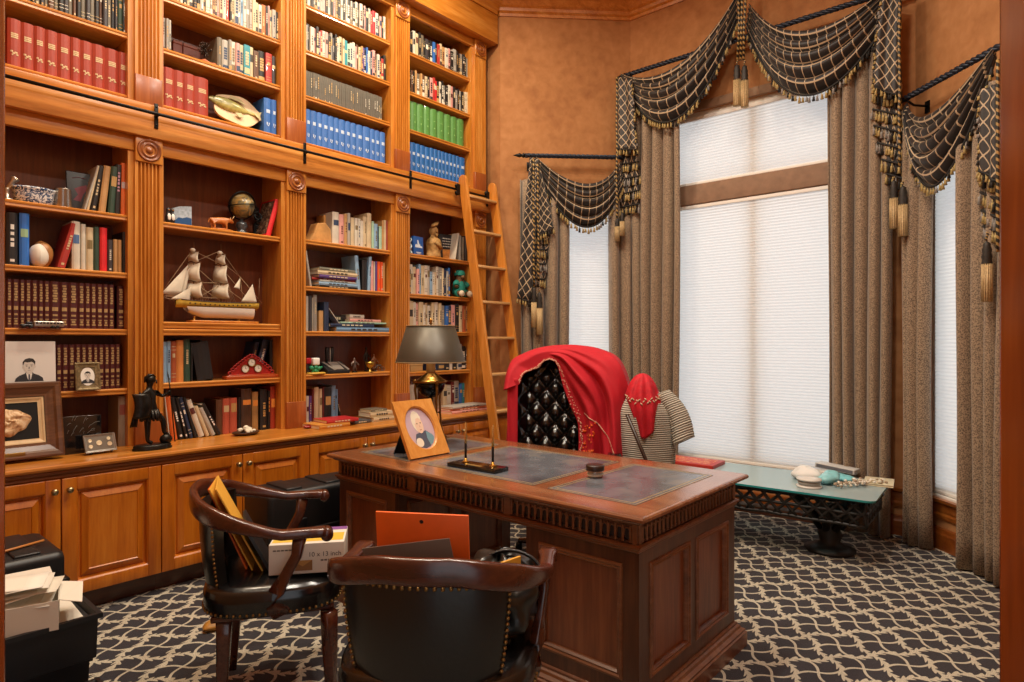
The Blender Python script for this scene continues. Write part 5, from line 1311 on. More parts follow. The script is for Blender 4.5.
# upper shelf: driftwood with spiky metal ornament, boxes, mounted fish
y_a, y_b = yat(200, -4.08), yat(219, -4.08); ym = (y_a+y_b)/2; uz = 3.1155
th = thing('spiky_ornament', 'dark metal starburst sprig rising from a knobbly driftwood piece', 'ornament', (-4.09, ym, uz))
m = MB(); m.tube([(-4.09, y_a, uz+.016), (-4.08, y_a+.03, uz+.022), (-4.085, ym, uz+.016), (-4.08, y_b-.03, uz+.017), (-4.09, y_b, uz+.010)], [.012, .017, .015, .016, .009], 8); m.build('driftwood', plain('#9a4f24', 0.6, noise=.35, nscale=40, bump=.5), th)
m = MB(); b0 = Vector((-4.085, ym-.02, uz+.02)); m.tube([b0, b0+Vector((0, -.004, .075))], .003, 6); t0 = b0+Vector((0, -.004, .082))
for k in range(26):
    d = Vector((r_.gauss(0, 1), r_.gauss(0, 1), r_.gauss(0, .8))).normalized(); m.tube([t0, t0+d*r_.uniform(.035, .055)], [.0035, .0015], 5); m.ball(t0+d*.04, .005, 0, 6, 4)
m.build('starburst', plain('#3d332d', 0.35, 0.8), th)
for i, (pa, pb) in enumerate(((172.5, 182), (182.6, 200))):
    ya, yb2 = yat(pa, -4.20), yat(pb, -4.20); th = thing('storage_box', ('narrow', 'wide')[i] + ' low reddish brown box at the back behind the spiky ornament', 'box', (-4.2, (ya+yb2)/2, uz))
    m = MB(); m.bbox(-4.262, -4.19, ya, yb2-.001, uz, uz+.125, .003); m.build('body', plain('#6a2c16', 0.5), th); m = MB(); m.bbox(-4.264, -4.188, ya-.0004, yb2-.0006, uz+.1252, uz+.145, .003); m.build('lid', plain('#72321a', 0.5), th)
fy0, fy1 = yat(211, -4.06), yat(263, -4.06); fc = (fy0+fy1)/2; FW = fy1-fy0
th = thing('mounted_fish', 'yellowish fish mounted on a scalloped cream plaque leaning on the upper shelf', 'mounted fish', (-4.10, fc, 2.775))
M = facing((-4.075, fc, 2.778), 0, .26) @ Matrix.Translation((0, .118, 0)) @ Matrix.Rotation(-.0, 4, 'Z')
m = MB(); pts = []
for i in range(40):
    a = 2*PI*i/40; k = 1+.045*math.cos(5*a); pts.append((.46*FW*k*math.cos(a)+.015, .105*k*math.sin(a)))
d_ = M.to_3x3() @ Vector((0, 0, .016)); m.prism([M @ Vector((x, y, -.008)) for x, y in pts], d_); m.build('plaque', plain('#cbb089', 0.5, noise=.15, nscale=18), th)
m = MB(); R_ = Matrix.Rotation(-.12, 4, 'Z')
def fish(u, v):
    t = u; h = .052*math.sin(PI*min(1, t*1.12+.02))**.7*(1-.35*t) if t < .86 else .012+.0*t
    h = max(h, .010); a = 2*PI*v
    p = Vector((lerp(-.50, .40, t)*FW, h*math.sin(a)+.012, .010+abs(h)*.55*max(0, math.cos(a)) )); return M @ (R_ @ p)
def _fish(nt, b):
    g = G(nt); v, o = g.obj(); n = g.noise(v, 45, 4); z = g.m('ADD', g.m('MULTIPLY', o[2], 5.0), g.m('MULTIPLY', n, .5))
    nt.links.new(g.ramp(g.m('SUBTRACT', z, 0.25), [(0.2, '#d9d4c4'), (0.5, '#b5a85e'), (0.8, '#6f6a3a')]), b.inputs['Base Color'])
m.surf(fish, 28, 16); m.build('fish_body', tex_mat('fish_skin', _fish, 0.3), th)
m = MB()
def fin(pts): 
    q = [M @ (R_ @ Vector((x*FW, y, .022))) for x, y in pts]; m.prism(q, M.to_3x3() @ Vector((0, 0, .004)))
fin([(.36, .016), (.50, .045), (.46, .010), (.49, -.025), (.36, .004)]); fin([(-.15, .055), (-.10, .085), (.10, .078), (.18, .050), (.02, .058)]); fin([(-.02, -.035), (.06, -.060), (.14, -.045), (.10, -.022)])
m.build('fins', plain('#b3a878', 0.5), th)
m = MB(); e_ = M @ (R_ @ Vector((-.42*FW, .024, .030))); m.ball(e_, .005, 0, 8, 6); m.build('eye', plain('#15130f', 0.1), th)
# bay with the stone wedge: wedge, toy, telephone, figurines, small red gadget
w0, w1 = yat(308.5, -4.07), yat(331, -4.07); wc = (w0+w1)/2
m = MB(); z0 = 2.0905
pts = [(w0, 0), (w1, 0), (w1-.012, .10), (w1-.055, .148), (wc-.03, .135), (w0+.035, .06)]
r2 = random.Random(3)
m.surf(lambda u, v: (lerp(-4.16, -4.06, u)+.006*math.sin(7*v+3*u), 0, 0), 1, 1); m.v = []; m.f = []; m.mi = []; m.sm = []; m.uv = {}
m.prism([(-4.15, y, z0+z) for y, z in pts], (.09, .006, 0))
o = m.build('stone_wedge', plain('#c08e50', 0.75, noise=.25, nscale=14, bump=.5), bevel=.008); tag(o, 'rough honey-coloured wedge of stone at the left of the cream books', 'stone')
m = MB(); y0 = yat(325, -4.12); m.bbox(-4.24, -4.14, y0+.002, y0+.05, 2.0905, 2.31, .003); 
o = m.build('block_board', plain('#b47c38', 0.6, noise=.1)) ; tag(o, 'upright tan board behind the rough stone wedge', 'board')
def y7(v, x=-4.06): return yat(300+v/10.24, x)
tz = 1.1305
ty = y7(150)
th = thing('toy_figure', 'small toy with red and white top and green body on a yellow base', 'toy', (-4.05, ty, 1.13))
m = MB(); m.M = Matrix.Translation((-4.05, ty+.005, tz)) @ Matrix.Diagonal((.045, .075, 1, 1)); m.lathe([(0, 0), (1, 0), (1, .008), (.9, .014), (0, .015)], (0, 0, 0), 20); m.build('base', plain('#c9a03c', 0.5), th)
m = MB(); m.bbox(-4.09, -4.05, y7(62), y7(112), tz+.075, tz+.118, .006); m.build('red_block', plain('#b01828', 0.4), th)
m = MB(); m.bbox(-4.07, -4.03, y7(115), y7(182), tz+.066, tz+.118, .008); m.build('white_block', WHITE, th)
m = MB()
for dy_, dz_, r in ((-.03, .045, .018), (0, .05, .02), (.025, .042, .017), (.0, .026, .018)): m.ball((-4.05, ty+dy_, tz+dz_), r, 0, 12, 8)
m.tube([(-4.05, ty-.02, tz+.035), (-4.05, ty-.025, tz+.010)], .009, 8); m.tube([(-4.05, ty+.015, tz+.03), (-4.05, ty+.02, tz+.010)], .009, 8); m.tube([(-4.05, ty+.03, tz+.045), (-4.05, ty+.055, tz+.05)], .008, 8); m.build('green_body', plain('#2f8f62', 0.4), th)
m = MB(); m.bbox(-4.085, -4.055, y7(62)+.0, y7(98), tz+.014, tz+.075, .004); m.build('dark_leg', plain('#1a1a1c', 0.5), th)
ta, tb = y7(255), y7(480); tc_ = (ta+tb)/2
th = thing('desk_telephone', 'black telephone-like device with a sloping silver panel and two upright handsets', 'telephone', (-4.07, tc_, 1.13))
m = MB(); m.prism([(-4.15, ta, tz), (-4.02, ta, tz), (-4.02, ta, tz+.022), (-4.13, ta, tz+.085), (-4.15, ta, tz+.085)], (0, tb-ta, 0)); m.build('body', BLKP, th, bevel=.004)
ps = Vector((-4.02, 0, tz+.024)); pe = Vector((-4.125, 0, tz+.084)); nn = Vector((.063, 0, .11)).normalized()*.003
m = MB(); P = lambda t, y: Vector((lerp(ps.x, pe.x, t), y, lerp(ps.z, pe.z, t)))
m.prism([P(.08, tc_-.03), P(.08, tb-.045), P(.95, tb-.05), P(.95, tc_-.035)], nn); m.prism([P(.0, ta+.055), P(.05, ta+.075), P(.98, ta+.03), P(.98, ta+.01)], nn); m.prism([P(.0, tb-.018), P(.05, tb-.0), P(.98, tb-.03), P(.98, tb-.045)], nn); m.build('silver_panel', plain('#b4ada3', 0.35, 0.6), th)
for yy_ in (y7(285, -4.12), y7(335, -4.12)):
    m = MB(); m.tube([(-4.135, yy_, tz+.08), (-4.13, yy_, tz+.12), (-4.13, yy_, tz+.165), (-4.13, yy_, tz+.195)], [.012, .014, .018, .015], 10, flat=(1, .8)); m.build('handset', plain('#121212', 0.35), th)
m = MB(); m.tube([(-4.12, y7(310, -4.12), tz+.08), (-4.12, y7(310, -4.12), tz+.19)], .004, 6); m.build('antenna', plain('#c9c4bc', 0.3, 0.7), th)
def figurine(y, h, mat, lab, x=-4.06):
    th = thing('small_figurine', lab, 'figurine', (x, y, 1.13)); c = Vector((x, y, tz))
    m = MB(); m.lathe([(0, 0), (.022, 0), (.022, .006), (.014, .010), (0, .011)], c, 14); m.build('base', BLKM, th)
    N = [(c.x, c.y, c.z+.40*h, .012), (c.x, c.y-.004, c.z+.62*h, (.013, .016)), (c.x, c.y-.004, c.z+.78*h, .007), (c.x, c.y-.004, c.z+.90*h, .012), (c.x, c.y-.012, c.z+.2*h, .008), (c.x, c.y-.012, c.z+.012, .007), (c.x, c.y+.012, c.z+.2*h, .008), (c.x, c.y+.014, c.z+.012, .007), (c.x, c.y+.026, c.z+.55*h, .006), (c.x+.01, c.y+.034, c.z+.40*h, .005), (c.x, c.y-.03, c.z+.55*h, .006), (c.x+.01, c.y-.03, c.z+.38*h, .005)]
    skin('body', N, [(0,1),(1,2),(2,3),(0,4),(4,5),(0,6),(6,7),(1,8),(8,9),(1,10),(10,11)], mat, th, 1)
figurine(y7(560), .125, plain('#6d5f58', 0.3, 0.6, noise=.4, nscale=60), 'small dark pewter standing figurine right of the telephone')
figurine(y7(690, -4.15), .215, plain('#1d1a19', 0.4), 'tall black figurine at the back behind the brass cup', -4.16)
figurine(y7(760, -4.13), .155, plain('#7a4f30', 0.5), 'brown carved figurine behind the right side of the brass cup', -4.13)
gy2 = y7(700); th = thing('brass_cup', 'small brass goblet on the ornament shelf among the dark figurines', 'goblet', (-4.04, gy2, 1.13))
m = MB(); m.lathe([(0, 0), (.026, 0), (.026, .005), (.010, .010), (.008, .030), (.022, .040), (.034, .062), (.036, .078), (.033, .078), (.020, .046), (0, .044)], (-4.04, gy2, tz), 22); m.build('cup', plain('#b59a4a', 0.3, 0.9), th)
ay = y7(800); th = thing('toy_tricycle', 'tiny dark metal wheeled toy at the right end of the ornament shelf', 'toy', (-4.05, ay, 1.13))
m = MB()
for d_ in (-.03, .02, .04): m.tube([(-4.05, ay+d_+.016*math.cos(q), tz+.0185+.016*math.sin(q)) for q in [2*PI*i/14 for i in range(14)]], .0025, 5, closed=True)
m.build('wheels', plain('#77706a', 0.35, 0.8), th)
m = MB(); m.tube([(-4.05, ay-.03, tz+.018), (-4.05, ay-.005, tz+.05), (-4.05, ay+.03, tz+.018)], .003, 6); m.tube([(-4.065, ay-.018, tz+.055), (-4.035, ay-.018, tz+.055)], .003, 6); m.tube([(-4.05, ay-.03, tz+.018), (-4.05, ay-.018, tz+.055)], .003, 6); m.ball((-4.05, ay+.012, tz+.048), (.010, .014, .006), 0, 8, 6); m.build('frame', plain('#55504c', 0.4, 0.7), th)
c_ = onZ(309, 428.3, CTZ); th = thing('red_gadget', 'small glossy dark red rounded object at the foot of the pilaster on the worktop', 'gadget', c_)
m = MB(); m.ball(c_ + Vector((0, 0, .012)), (.030, .044, .0115), 0, 18, 8); m.build('shell', plain('#8c1820', 0.25, coat=.5), th); m = MB(); m.ball(c_ + Vector((.014, .018, .018)), (.008, .012, .006), 0, 8, 6); m.build('button', plain('#3a0f12', 0.3), th)
# bay at the ladder: blue book, bust, dark picture book, bear, tan box
M = facing((-4.05, .5*(yat(412, -4.06)+yat(424, -4.06)), 2.0905), .1, .05)
th = thing('display_book', 'blue book facing out with white sailing figures on its cover beside the bust', 'book', (-4.05, 3.4, 2.09))
m = MB(); m.M = M; m.bbox(-.058, .058, 0, .155, -.024, 0, .002); m.build('cover', plain('#1f55a0', 0.35, coat=.2), th)
m = MB(); m.M = M
poly(m, [(-.04, .062, .0006), (.045, .062, .0006), (.045, .075, .0006), (.02, .08, .0006), (.018, .10, .0006), (.008, .085, .0006), (.0, .125, .0006), (-.012, .125, .0006), (-.012, .085, .0006), (-.03, .09, .0006), (-.04, .078, .0006)])
m.box(-.03, .03, .018, .024, 0, .0006); m.box(-.02, .02, .010, .014, 0, .0006); m.build('cover_picture', plain('#cdd8e4', 0.5), th)
th = thing('glass_ornament', 'small pale twisted ornament left of the blue book', 'ornament', (-4.05, yat(410, -4.05), 2.09)); m = MB(); yo = yat(411.2, -4.05)-.006
m.tube([(-4.05+.006*math.cos(3*t), yo+.006*math.sin(3*t), 2.0915+.13*t/5) for t in [i*.25 for i in range(21)]], [.010-.00025*i for i in range(21)], 8); m.build('twist', plain('#b5c2c6', 0.15), th)
by = yat(434.5, -4.08)
th = thing('carved_bust', 'tan carved figure with a tall hat on the top shelf beside the ladder', 'bust', (-4.09, by, 2.09))
TAN = plain('#a8814a', 0.7, noise=.35, nscale=35, bump=.7); z0 = 2.0905
m = MB(); prof = [(0, 0), (.066, 0), (.068, .02), (.062, .05), (.066, .09), (.070, .125), (.060, .155), (.036, .175), (.028, .19), (.036, .205), (.040, .228), (.037, .25), (.030, .262), (0, .27)]
m.surf(lambda u, v: (lambda i, f: (lambda r, zz: (-4.09+r*.9*math.cos(2*PI*u)*(1+.06*math.sin(6*u*PI+9*v)), by+r*math.sin(2*PI*u)*(1+.08*math.sin(8*PI*u+14*v)), z0+zz))(lerp(prof[i][0], prof[min(i+1, 13)][0], f), lerp(prof[i][1], prof[min(i+1, 13)][1], f)))(int(v*12.999), v*12.999-int(v*12.999)), 26, 39)
m.build('body', TAN, th)
m = MB(); m.tube([(-4.06, by-.045, z0+.265), (-4.075, by, z0+.285), (-4.08, by+.04, z0+.31)], [.012, .030, .012], 10, flat=(1, .6)); m.build('hat', TAN, th)
m = MB(); m.ball((-4.053, by, z0+.224), (.008, .009, .012), 0, 8, 6); m.tube([(-4.03, by-.035, z0+.13), (-4.018, by, z0+.10), (-4.03, by+.035, z0+.08)], [.015, .017, .014], 8); m.tube([(-4.055, by-.012, z0+.205), (-4.052, by, z0+.185), (-4.055, by+.012, z0+.205)], [.008, .012, .008], 8); m.build('face_and_arm', TAN, th)
M = facing((-4.12, yat(448, -4.12)+.01, 2.0905), -.2, .10)
th = thing('display_book', 'black book facing out with white lettering over an orange picture', 'book', (-4.12, yat(448, -4.1), 2.09))
m = MB(); m.M = M; m.bbox(-.085, .085, 0, .235, -.022, 0, .002); m.build('cover', plain('#17151a', 0.4, coat=.2), th)
m = MB(); m.M = M; poly(m, [(-.06, .012, .0007), (.06, .012, .0007), (.065, .10, .0007), (-.06, .095, .0007)]); m.build('cover_picture', plain('#b9762e', 0.6, noise=.4, nscale=30), th)
m = MB(); m.M = M
for j in range(4):
    for i in range(7): a = -.055+i*.017+.003*(j % 2); m.box(a, a+.012, .120+j*.024, .127+j*.024, 0, .0008)
m.build('cover_lettering', plain('#cfc7ba', 0.6), th)
th = thing('teddy_bear', 'brown teddy bear wearing teal green scrubs, seated beside the ladder', 'teddy bear', (-4.07, yat(460.5, -4.06), 1.76))
ty = yat(460.5, -4.06); z0 = 1.7605; c = Vector((-4.08, ty, z0))
FUR = plain('#6a4d34', 0.95, noise=.3, nscale=90, bump=.8); TEAL = plain('#157a6c', 0.75, noise=.12, nscale=30, bump=.3)
q = lambda x, y, z, r: (c.x+x, c.y+y, c.z+z, r)
N = [q(0, 0, .055, .052), q(0, 0, .11, .048), q(.004, 0, .15, .034), q(.01, 0, .185, .044), q(.012, 0, .205, .036), q(.02, -.05, .125, .024), q(.045, -.075, .085, .020), q(.02, .05, .125, .024), q(.045, .075, .085, .020), q(.035, -.045, .035, .030), q(.070, -.05, .030, .026), q(.035, .045, .035, .030), q(.070, .05, .030, .026)]
skin('body', N, [(0,1),(1,2),(2,3),(3,4),(1,5),(5,6),(1,7),(7,8),(0,9),(9,10),(0,11),(11,12)], FUR, th, 2, 0)
m = MB()
for s_ in (-1, 1): m.ball(c + Vector((.0, s_*.036, .225)), (.010, .017, .017), 0, 10, 8)
m.ball(c + Vector((.052, 0, .182)), (.018, .020, .016), 0, 10, 8); m.build('ears_and_muzzle', plain('#8a6a48', 0.9, bump=.6, nscale=90), th)
m = MB()
for s_ in (-1, 1): m.ball(c + Vector((.048, s_*.017, .202)), .005, 0, 8, 6)
m.ball(c + Vector((.069, 0, .188)), (.005, .007, .005), 0, 8, 6); m.build('eyes_and_nose', plain('#0f0d0c', 0.2), th)
m = MB(); m.lathe([(.058, .03), (.062, .06), (.058, .10), (.050, .13), (.036, .152), (.030, .156)], c, 20, cap=False)
for s_ in (-1, 1): m.tube([c+Vector((.008, s_*.036, .135)), c+Vector((.024, s_*.058, .118)), c+Vector((.040, s_*.072, .096))], [.026, .030, .028], 10); m.tube([c+Vector((.01, s_*.035, .042)), c+Vector((.052, s_*.047, .036))], [.037, .034], 12)
m.lathe([(.050, .196), (.052, .215), (.040, .238), (.016, .246), (0, .247)], c+Vector((.008, 0, 0)), 18, cap=False); m.build('scrubs', TEAL, th)
m = MB()
for s_ in (-1, 1): m.ball(c+Vector((.088, s_*.05, .030)), (.020, .030, .029), 0, 14, 8)
m.build('paws', plain('#d6cbb4', 0.9, bump=.5, nscale=90), th)
ba, bb = yat(409.5, -4.07), yat(422, -4.07); th = thing('cardboard_box', 'small tan box behind the left side of the lamp shade', 'box', (-4.1, (ba+bb)/2, 1.115))
m = MB(); m.bbox(-4.18, -4.06, ba, bb, 1.1155, 1.185, .002); m.build('carton', plain('#b4935f', 0.7), th); m = MB(); m.bbox(-4.182, -4.058, ba-.0015, bb+.0015, 1.165, 1.192, .002); m.build('lid', plain('#c0a06a', 0.7), th)
# ------------------------------------------------------------------ the desk
DX0, DX1, DY0, DY1, DZ = -2.96, -1.06, 1.893, 2.848, 0.77
DK = thing('partners_desk', 'large dark walnut partners desk with grey leather inlays in its top', 'desk', ((DX0+DX1)/2, (DY0+DY1)/2, 0))
def rectring(mb, x0, x1, y0, y1, prof, mi=0, close=True):
    """sweep a profile of (outset, z) round a rectangle"""
    vs = []; k = len(prof)
    for sx_, sy_, X, Y in ((-1, -1, x0, y0), (1, -1, x1, y0), (1, 1, x1, y1), (-1, 1, x0, y1)):
        for o, z in prof: vs.append((X+sx_*o, Y+sy_*o, z))
    fs = []
    for i in range(4):
        j = (i+1) % 4
        for q in range(k-1): fs.append((i*k+q, j*k+q, j*k+q+1, i*k+q+1))
    if close: fs.append((k-1, 2*k-1, 3*k-1, 4*k-1)); fs.append((0, 3*k, 2*k, k))
    mb.add(vs, fs, mi)
m = MB()
rectring(m, DX0+.045, DX1-.045, DY0+.045, DY1-.045, [(.014, DZ-.036), (.020, DZ-.032), (.022, DZ-.028), (.038, DZ-.022), (.045, DZ-.017), (.045, DZ-.008), (.040, DZ-.002), (.034, DZ)])
m.build('top', WALT, DK)
GL = plain('#b59a5c', 0.45, 0.3)
for x0, x1 in ((-2.853, -2.449), (-2.372, -1.648), (-1.572, -1.167)):
    y0, y1 = 2.03, 2.712
    m = MB(); m.box(x0, x1, y0, y1, DZ, DZ+.0012); lf = m.build('leather_inlay', INLAY, DK)
    g_ = MB()
    for ins, w_ in ((.004, .003), (.020, .0022), (.026, .0015)):
        a, b, c, d = x0+ins, x1-ins, y0+ins, y1-ins
        for bx in ((a, b, c, c+w_), (a, b, d-w_, d), (a, a+w_, c, d), (b-w_, b, c, d)): g_.box(*bx, DZ+.0012, DZ+.0016)
    g_.build('gold_tooling', GL, lf)
# frieze with carved flutes
FZ0, FZ1 = .652, DZ-.036
bx0, bx1, by0, by1 = DX0+.048, DX1-.048, DY0+.048, DY1-.048
m = MB(); m.box(bx0, bx1, by0, by1, FZ0, FZ1); m.build('frieze', WALX, DK)
def flutes(M, L, n_groups, name):
    """row of rounded upright flutes along local x, standing proud of local z=0"""
    m = MB(); m.M = M; e = MB(); e.M = M
    gl = L/n_groups; h = FZ1-FZ0
    for g in range(n_groups):
        a = g*gl
        m.box(a+.0, a+.018, .006, h-.004, 0, .006); m.box(a+gl-.018, a+gl, .006, h-.004, 0, .006)
        k = int((gl-.05)/.030); st = (gl-.05)/k
        for i in range(k+1): m.box(a+.025+i*st-.0045, a+.025+i*st+.0045, .012, h-.012, 0, .007)
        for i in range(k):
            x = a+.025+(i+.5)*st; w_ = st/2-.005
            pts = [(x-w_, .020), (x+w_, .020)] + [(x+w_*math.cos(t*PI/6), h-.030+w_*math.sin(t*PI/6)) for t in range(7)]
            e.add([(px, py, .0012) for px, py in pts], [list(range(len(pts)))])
            m.tube([(px, py, .003) for px, py in pts], .0028, 5, closed=True)
    m.box(0, L, 0, .008, 0, .007); m.box(0, L, h-.006, h, 0, .007)
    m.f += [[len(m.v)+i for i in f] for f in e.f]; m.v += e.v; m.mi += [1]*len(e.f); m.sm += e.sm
    m.build('carved_flutes', [wood('walnut_mould', '#55301a', '#774829', '#926240', axis='x'), plain('#1d0f08', 0.6)], DK)  # near-black slot faces: recess shade of the flutes painted in
def fmat(o, ex, ez): ex = Vector(ex); ez = Vector(ez); ey = ez.cross(ex); return Matrix(((ex.x, ey.x, ez.x, o[0]), (ex.y, ey.y, ez.y, o[1]), (ex.z, ey.z, ez.z, o[2]), (0, 0, 0, 1)))
flutes(fmat((bx0, by0, FZ0), (1, 0, 0), (0, -1, 0)), bx1-bx0, 3, 'f')
flutes(fmat((bx1, by0, FZ0), (0, 1, 0), (1, 0, 0)), by1-by0, 1, 'r')
flutes(fmat((bx1, by1, FZ0), (-1, 0, 0), (0, 1, 0)), bx1-bx0, 3, 'b')
flutes(fmat((bx0, by1, FZ0), (0, -1, 0), (-1, 0, 0)), by1-by0, 1, 'l')
m = MB(); rectring(m, bx0, bx1, by0, by1, [(-.01, FZ0-.022), (.004, FZ0-.022), (.010, FZ0-.016), (.010, FZ0-.010), (.018, FZ0-.004), (.018, FZ0+.003), (.008, FZ0+.008), (0, FZ0+.008)], close=False)
m.build('frieze_moulding', wood('walnut_mould', '#55301a', '#774829', '#926240', axis='x'), DK)
PZ = FZ0-.022
def panel_face(parent, M, w, z0, z1, cols, rail=.055, top=.05, bot=.06, corner=.0):
    """frame-and-panel face: local x across, y up, z out; raised moulding inside each panel"""
    st = MB(); st.M = M
    st.box(0, w, z0, z0+bot, -.0242, 0); st.box(0, w, z1-top, z1, -.0242, 0)
    n = cols; pw = (w-rail*(n+1))/n
    for i in range(n+1): st.box(i*(pw+rail), i*(pw+rail)+rail, z0+bot, z1-top, -.0242, 0)
    st.build('face_frame', WALZ, parent)
    for i in range(n):
        a = rail+i*(pw+rail); b = a+pw; c, d = z0+bot, z1-top
        p = MB(); p.M = M; p.box(a, b, c, d, -.024, -.014); pn = p.build('panel', wood('walnut_panel', '#55290f', '#7a4120', '#94582f', axis='z'), parent)
        q = MB(); q.M = M; rings = []
        for k, z in ((0, .0), (.002, .006), (.010, .008), (.016, .002), (.022, .004), (.028, -.006), (.030, -.0138)):
            rings.append([(a+k, c+k, z), (b-k, c+k, z), (b-k, d-k, z), (a+k, d-k, z)])
        vs = sum(rings, []); fs = []
        for r in range(len(rings)-1):
            for j in range(4): fs.append((r*4+j, r*4+(j+1) % 4, r*4+4+(j+1) % 4, r*4+4+j))
        q.add(vs, fs); q.build('panel_moulding', wood('walnut_mould', '#55301a', '#774829', '#926240', axis='x'), pn)
for px0, px1, nm in ((-2.915, -2.445, 'l'), (-1.615, -1.105, 'r')):
    py0, py1 = 1.945, 2.797
    pd = MB(); pd.box(px0+.024, px1-.024, py0+.024, py1-.024, .0, PZ)
    ped = pd.build('pedestal', WALZ, DK)
    z0, z1 = .105, PZ
    panel_face(ped, fmat((px0, py0, 0), (1, 0, 0), (0, -1, 0)), px1-px0, z0, z1, 1, .065)
    panel_face(ped, fmat((px1, py0+.0245, 0), (0, 1, 0), (1, 0, 0)), py1-py0-.049, z0, z1, 2, .050)
    panel_face(ped, fmat((px1, py1, 0), (-1, 0, 0), (0, 1, 0)), px1-px0, z0, z1, 1, .065)
    panel_face(ped, fmat((px0, py1-.0245, 0), (0, -1, 0), (-1, 0, 0)), py1-py0-.049, z0, z1, 2, .050)
    m = MB(); rectring(m, px0, px1, py0, py1, [(-.02, 0.001), (.042, .001), (.042, .062), (.036, .066), (.036, .074), (.022, .082), (.018, .092), (.010, .097), (.010, .106), (.0, .110), (-.02, .110)], close=False)
    m.build('plinth', wood('walnut_mould', '#55301a', '#774829', '#926240', axis='x'), ped)
# ------------------------------------------------------------------ on the desk
c = Vector((-2.81, 2.50, DZ)); LZ = DZ+.0005
BRS = plain('#a67c3c', 0.28, 1.0)
th = thing('table_lamp', 'brass tripod lamp with a dark tapered shade on the far left of the desk', 'lamp', c)
m = MB(); m.lathe([(.207, 1.245), (.142, 1.459), (.139, 1.459), (.204, 1.245), (.207, 1.245)], (c.x, c.y, 0), 56, cap=False)
m.build('lamp_shade', plain('#4b4438', 0.4, 0.3), th)
m = MB()
for r, z in ((.207, 1.2455), (.142, 1.4585)): m.tube([(c.x+r*math.cos(a), c.y+r*math.sin(a), z) for a in [2*PI*i/48 for i in range(48)]], .0035, 6, closed=True)
m.build('shade_trim', plain('#8d7550', 0.5), th)
m = MB(); m.tube([(c.x, c.y, 1.10), (c.x, c.y, 1.475)], .006, 8); m.lathe([(.006, 0), (.012, .004), (.006, .010), (.010, .018), (.006, .030), (0, .036)], (c.x, c.y, 1.47), 12)
for k in range(3):
    a = 2*PI*k/3; m.tube([(c.x, c.y, 1.4495), (c.x+.14*math.cos(a), c.y+.14*math.sin(a), 1.4535)], .002, 5)
m.build('stem', BRS, th)
m = MB(); m.lathe([(.026, 0), (.027, .02), (.027, .13), (.024, .135)], (c.x, c.y, 1.17), 16); m.build('candle_sleeve', plain('#b98646', 0.5), th)
m = MB(); m.lathe([(0, .10), (.03, .085), (.06, .062), (.078, .048), (.096, .040), (.098, .034), (.085, .028), (.05, .018), (.02, .03), (0, .032)][::-1], (c.x, c.y, 1.095), 32); m.build('dish', BRS, th)
m = MB(); m.lathe([(0, 0), (.03, .004), (.062, .024), (.080, .055), (.086, .085), (.080, .088), (0, .086)], (c.x, c.y, 1.035), 28); m.build('bowl', plain('#16191c', 0.2, 0.6), th)
for k in range(3):
    a = 2*PI*k/3-.35; ca, sa = math.cos(a), math.sin(a); P = lambda r, z: (c.x+r*ca, c.y+r*sa, z)
    m = MB(); m.tube([P(.088, 1.12), P(.094, 1.08), P(.086, 1.02), P(.090, .93), P(.102, .85), P(.118, .805), P(.128, .792)], [.009, .008, .0065, .006, .006, .007, .007], 8); lg = m.build('leg', DGOLD, th)
    m = MB(); m.lathe([(0, .0005), (.019, .0005), (.020, .005), (.012, .012), (.010, .022), (0, .024)], P(.128, DZ), 14); m.ball(P(.135, DZ+.014), (.016, .012, .010), 0, 10, 6); m.build('foot', DGOLD, lg)
    m = MB(); m.ball(P(.096, 1.128), (.012, .012, .016), 0, 10, 8); m.build('mask', DGOLD, lg)
m = MB(); m.tube([(c.x, c.y, 1.035), (c.x, c.y, .985), (c.x, c.y, .93), (c.x, c.y, .915)], [.012, .016, .010, .004], 10)
for k in range(3):
    a = 2*PI*k/3-.35; m.tube([(c.x, c.y, .945), (c.x+.092*math.cos(a), c.y+.092*math.sin(a), .94)], .0035, 6)
m.build('finial', plain('#2d2a26', 0.3, 0.7), th)
# oval portrait in a honey-coloured frame
yc_ = (2.046+2.313)/2
M = facing((-2.456, yc_, DZ+.004), 0, .50)
th = thing('photo_frame', 'honey wood frame with an oval portrait of a white-haired person, leaning on the desk', 'photo frame', (-2.52, yc_, DZ))
w2, h2 = .1335, .316; n = 40
O = []; I = []
for i in range(n):
    a = 2*PI*i/n; ca, sa = math.cos(a), math.sin(a); k = min(w2/abs(ca) if abs(ca) > 1e-6 else 9, (h2/2)/abs(sa) if abs(sa) > 1e-6 else 9)
    O.append((k*ca, h2/2+k*sa)); I.append((.098*ca, h2/2+.123*sa))
for cx_, cy_ in ((w2, 0), (w2, h2), (-w2, h2), (-w2, 0)):
    j = min(range(n), key=lambda i: (O[i][0]-cx_)**2+(O[i][1]-cy_)**2); O[j] = (cx_, cy_)
m = MB(); m.M = M; vs = [(x, y, .010) for x, y in O] + [(x, y, .010) for x, y in I] + [(x*.93, h2/2+(y-h2/2)*.945, .003) for x, y in I] + [(x, y, -.010) for x, y in O] + [(x*.93, h2/2+(y-h2/2)*.945, -.010) for x, y in I]
fs = []
for i in range(n):
    j = (i+1) % n
    fs += [(i, j, n+j, n+i), (n+i, n+j, 2*n+j, 2*n+i), (2*n+i, 2*n+j, 4*n+j, 4*n+i), (i, 3*n+i, 3*n+j, j), (3*n+i, 4*n+i, 4*n+j, 3*n+j)]
m.add(vs, fs); m.build('frame', wood('frame_honey', '#b9732a', '#d28f42', '#dfa45a', axis='z'), th)
m = MB(); m.M = M; poly(m, ell(0, h2/2, .093, .118, -.004, n)); m.build('picture_ground', plain('#bfa6b2', 0.6, noise=.06, nscale=12), th)
m = MB(); m.M = M
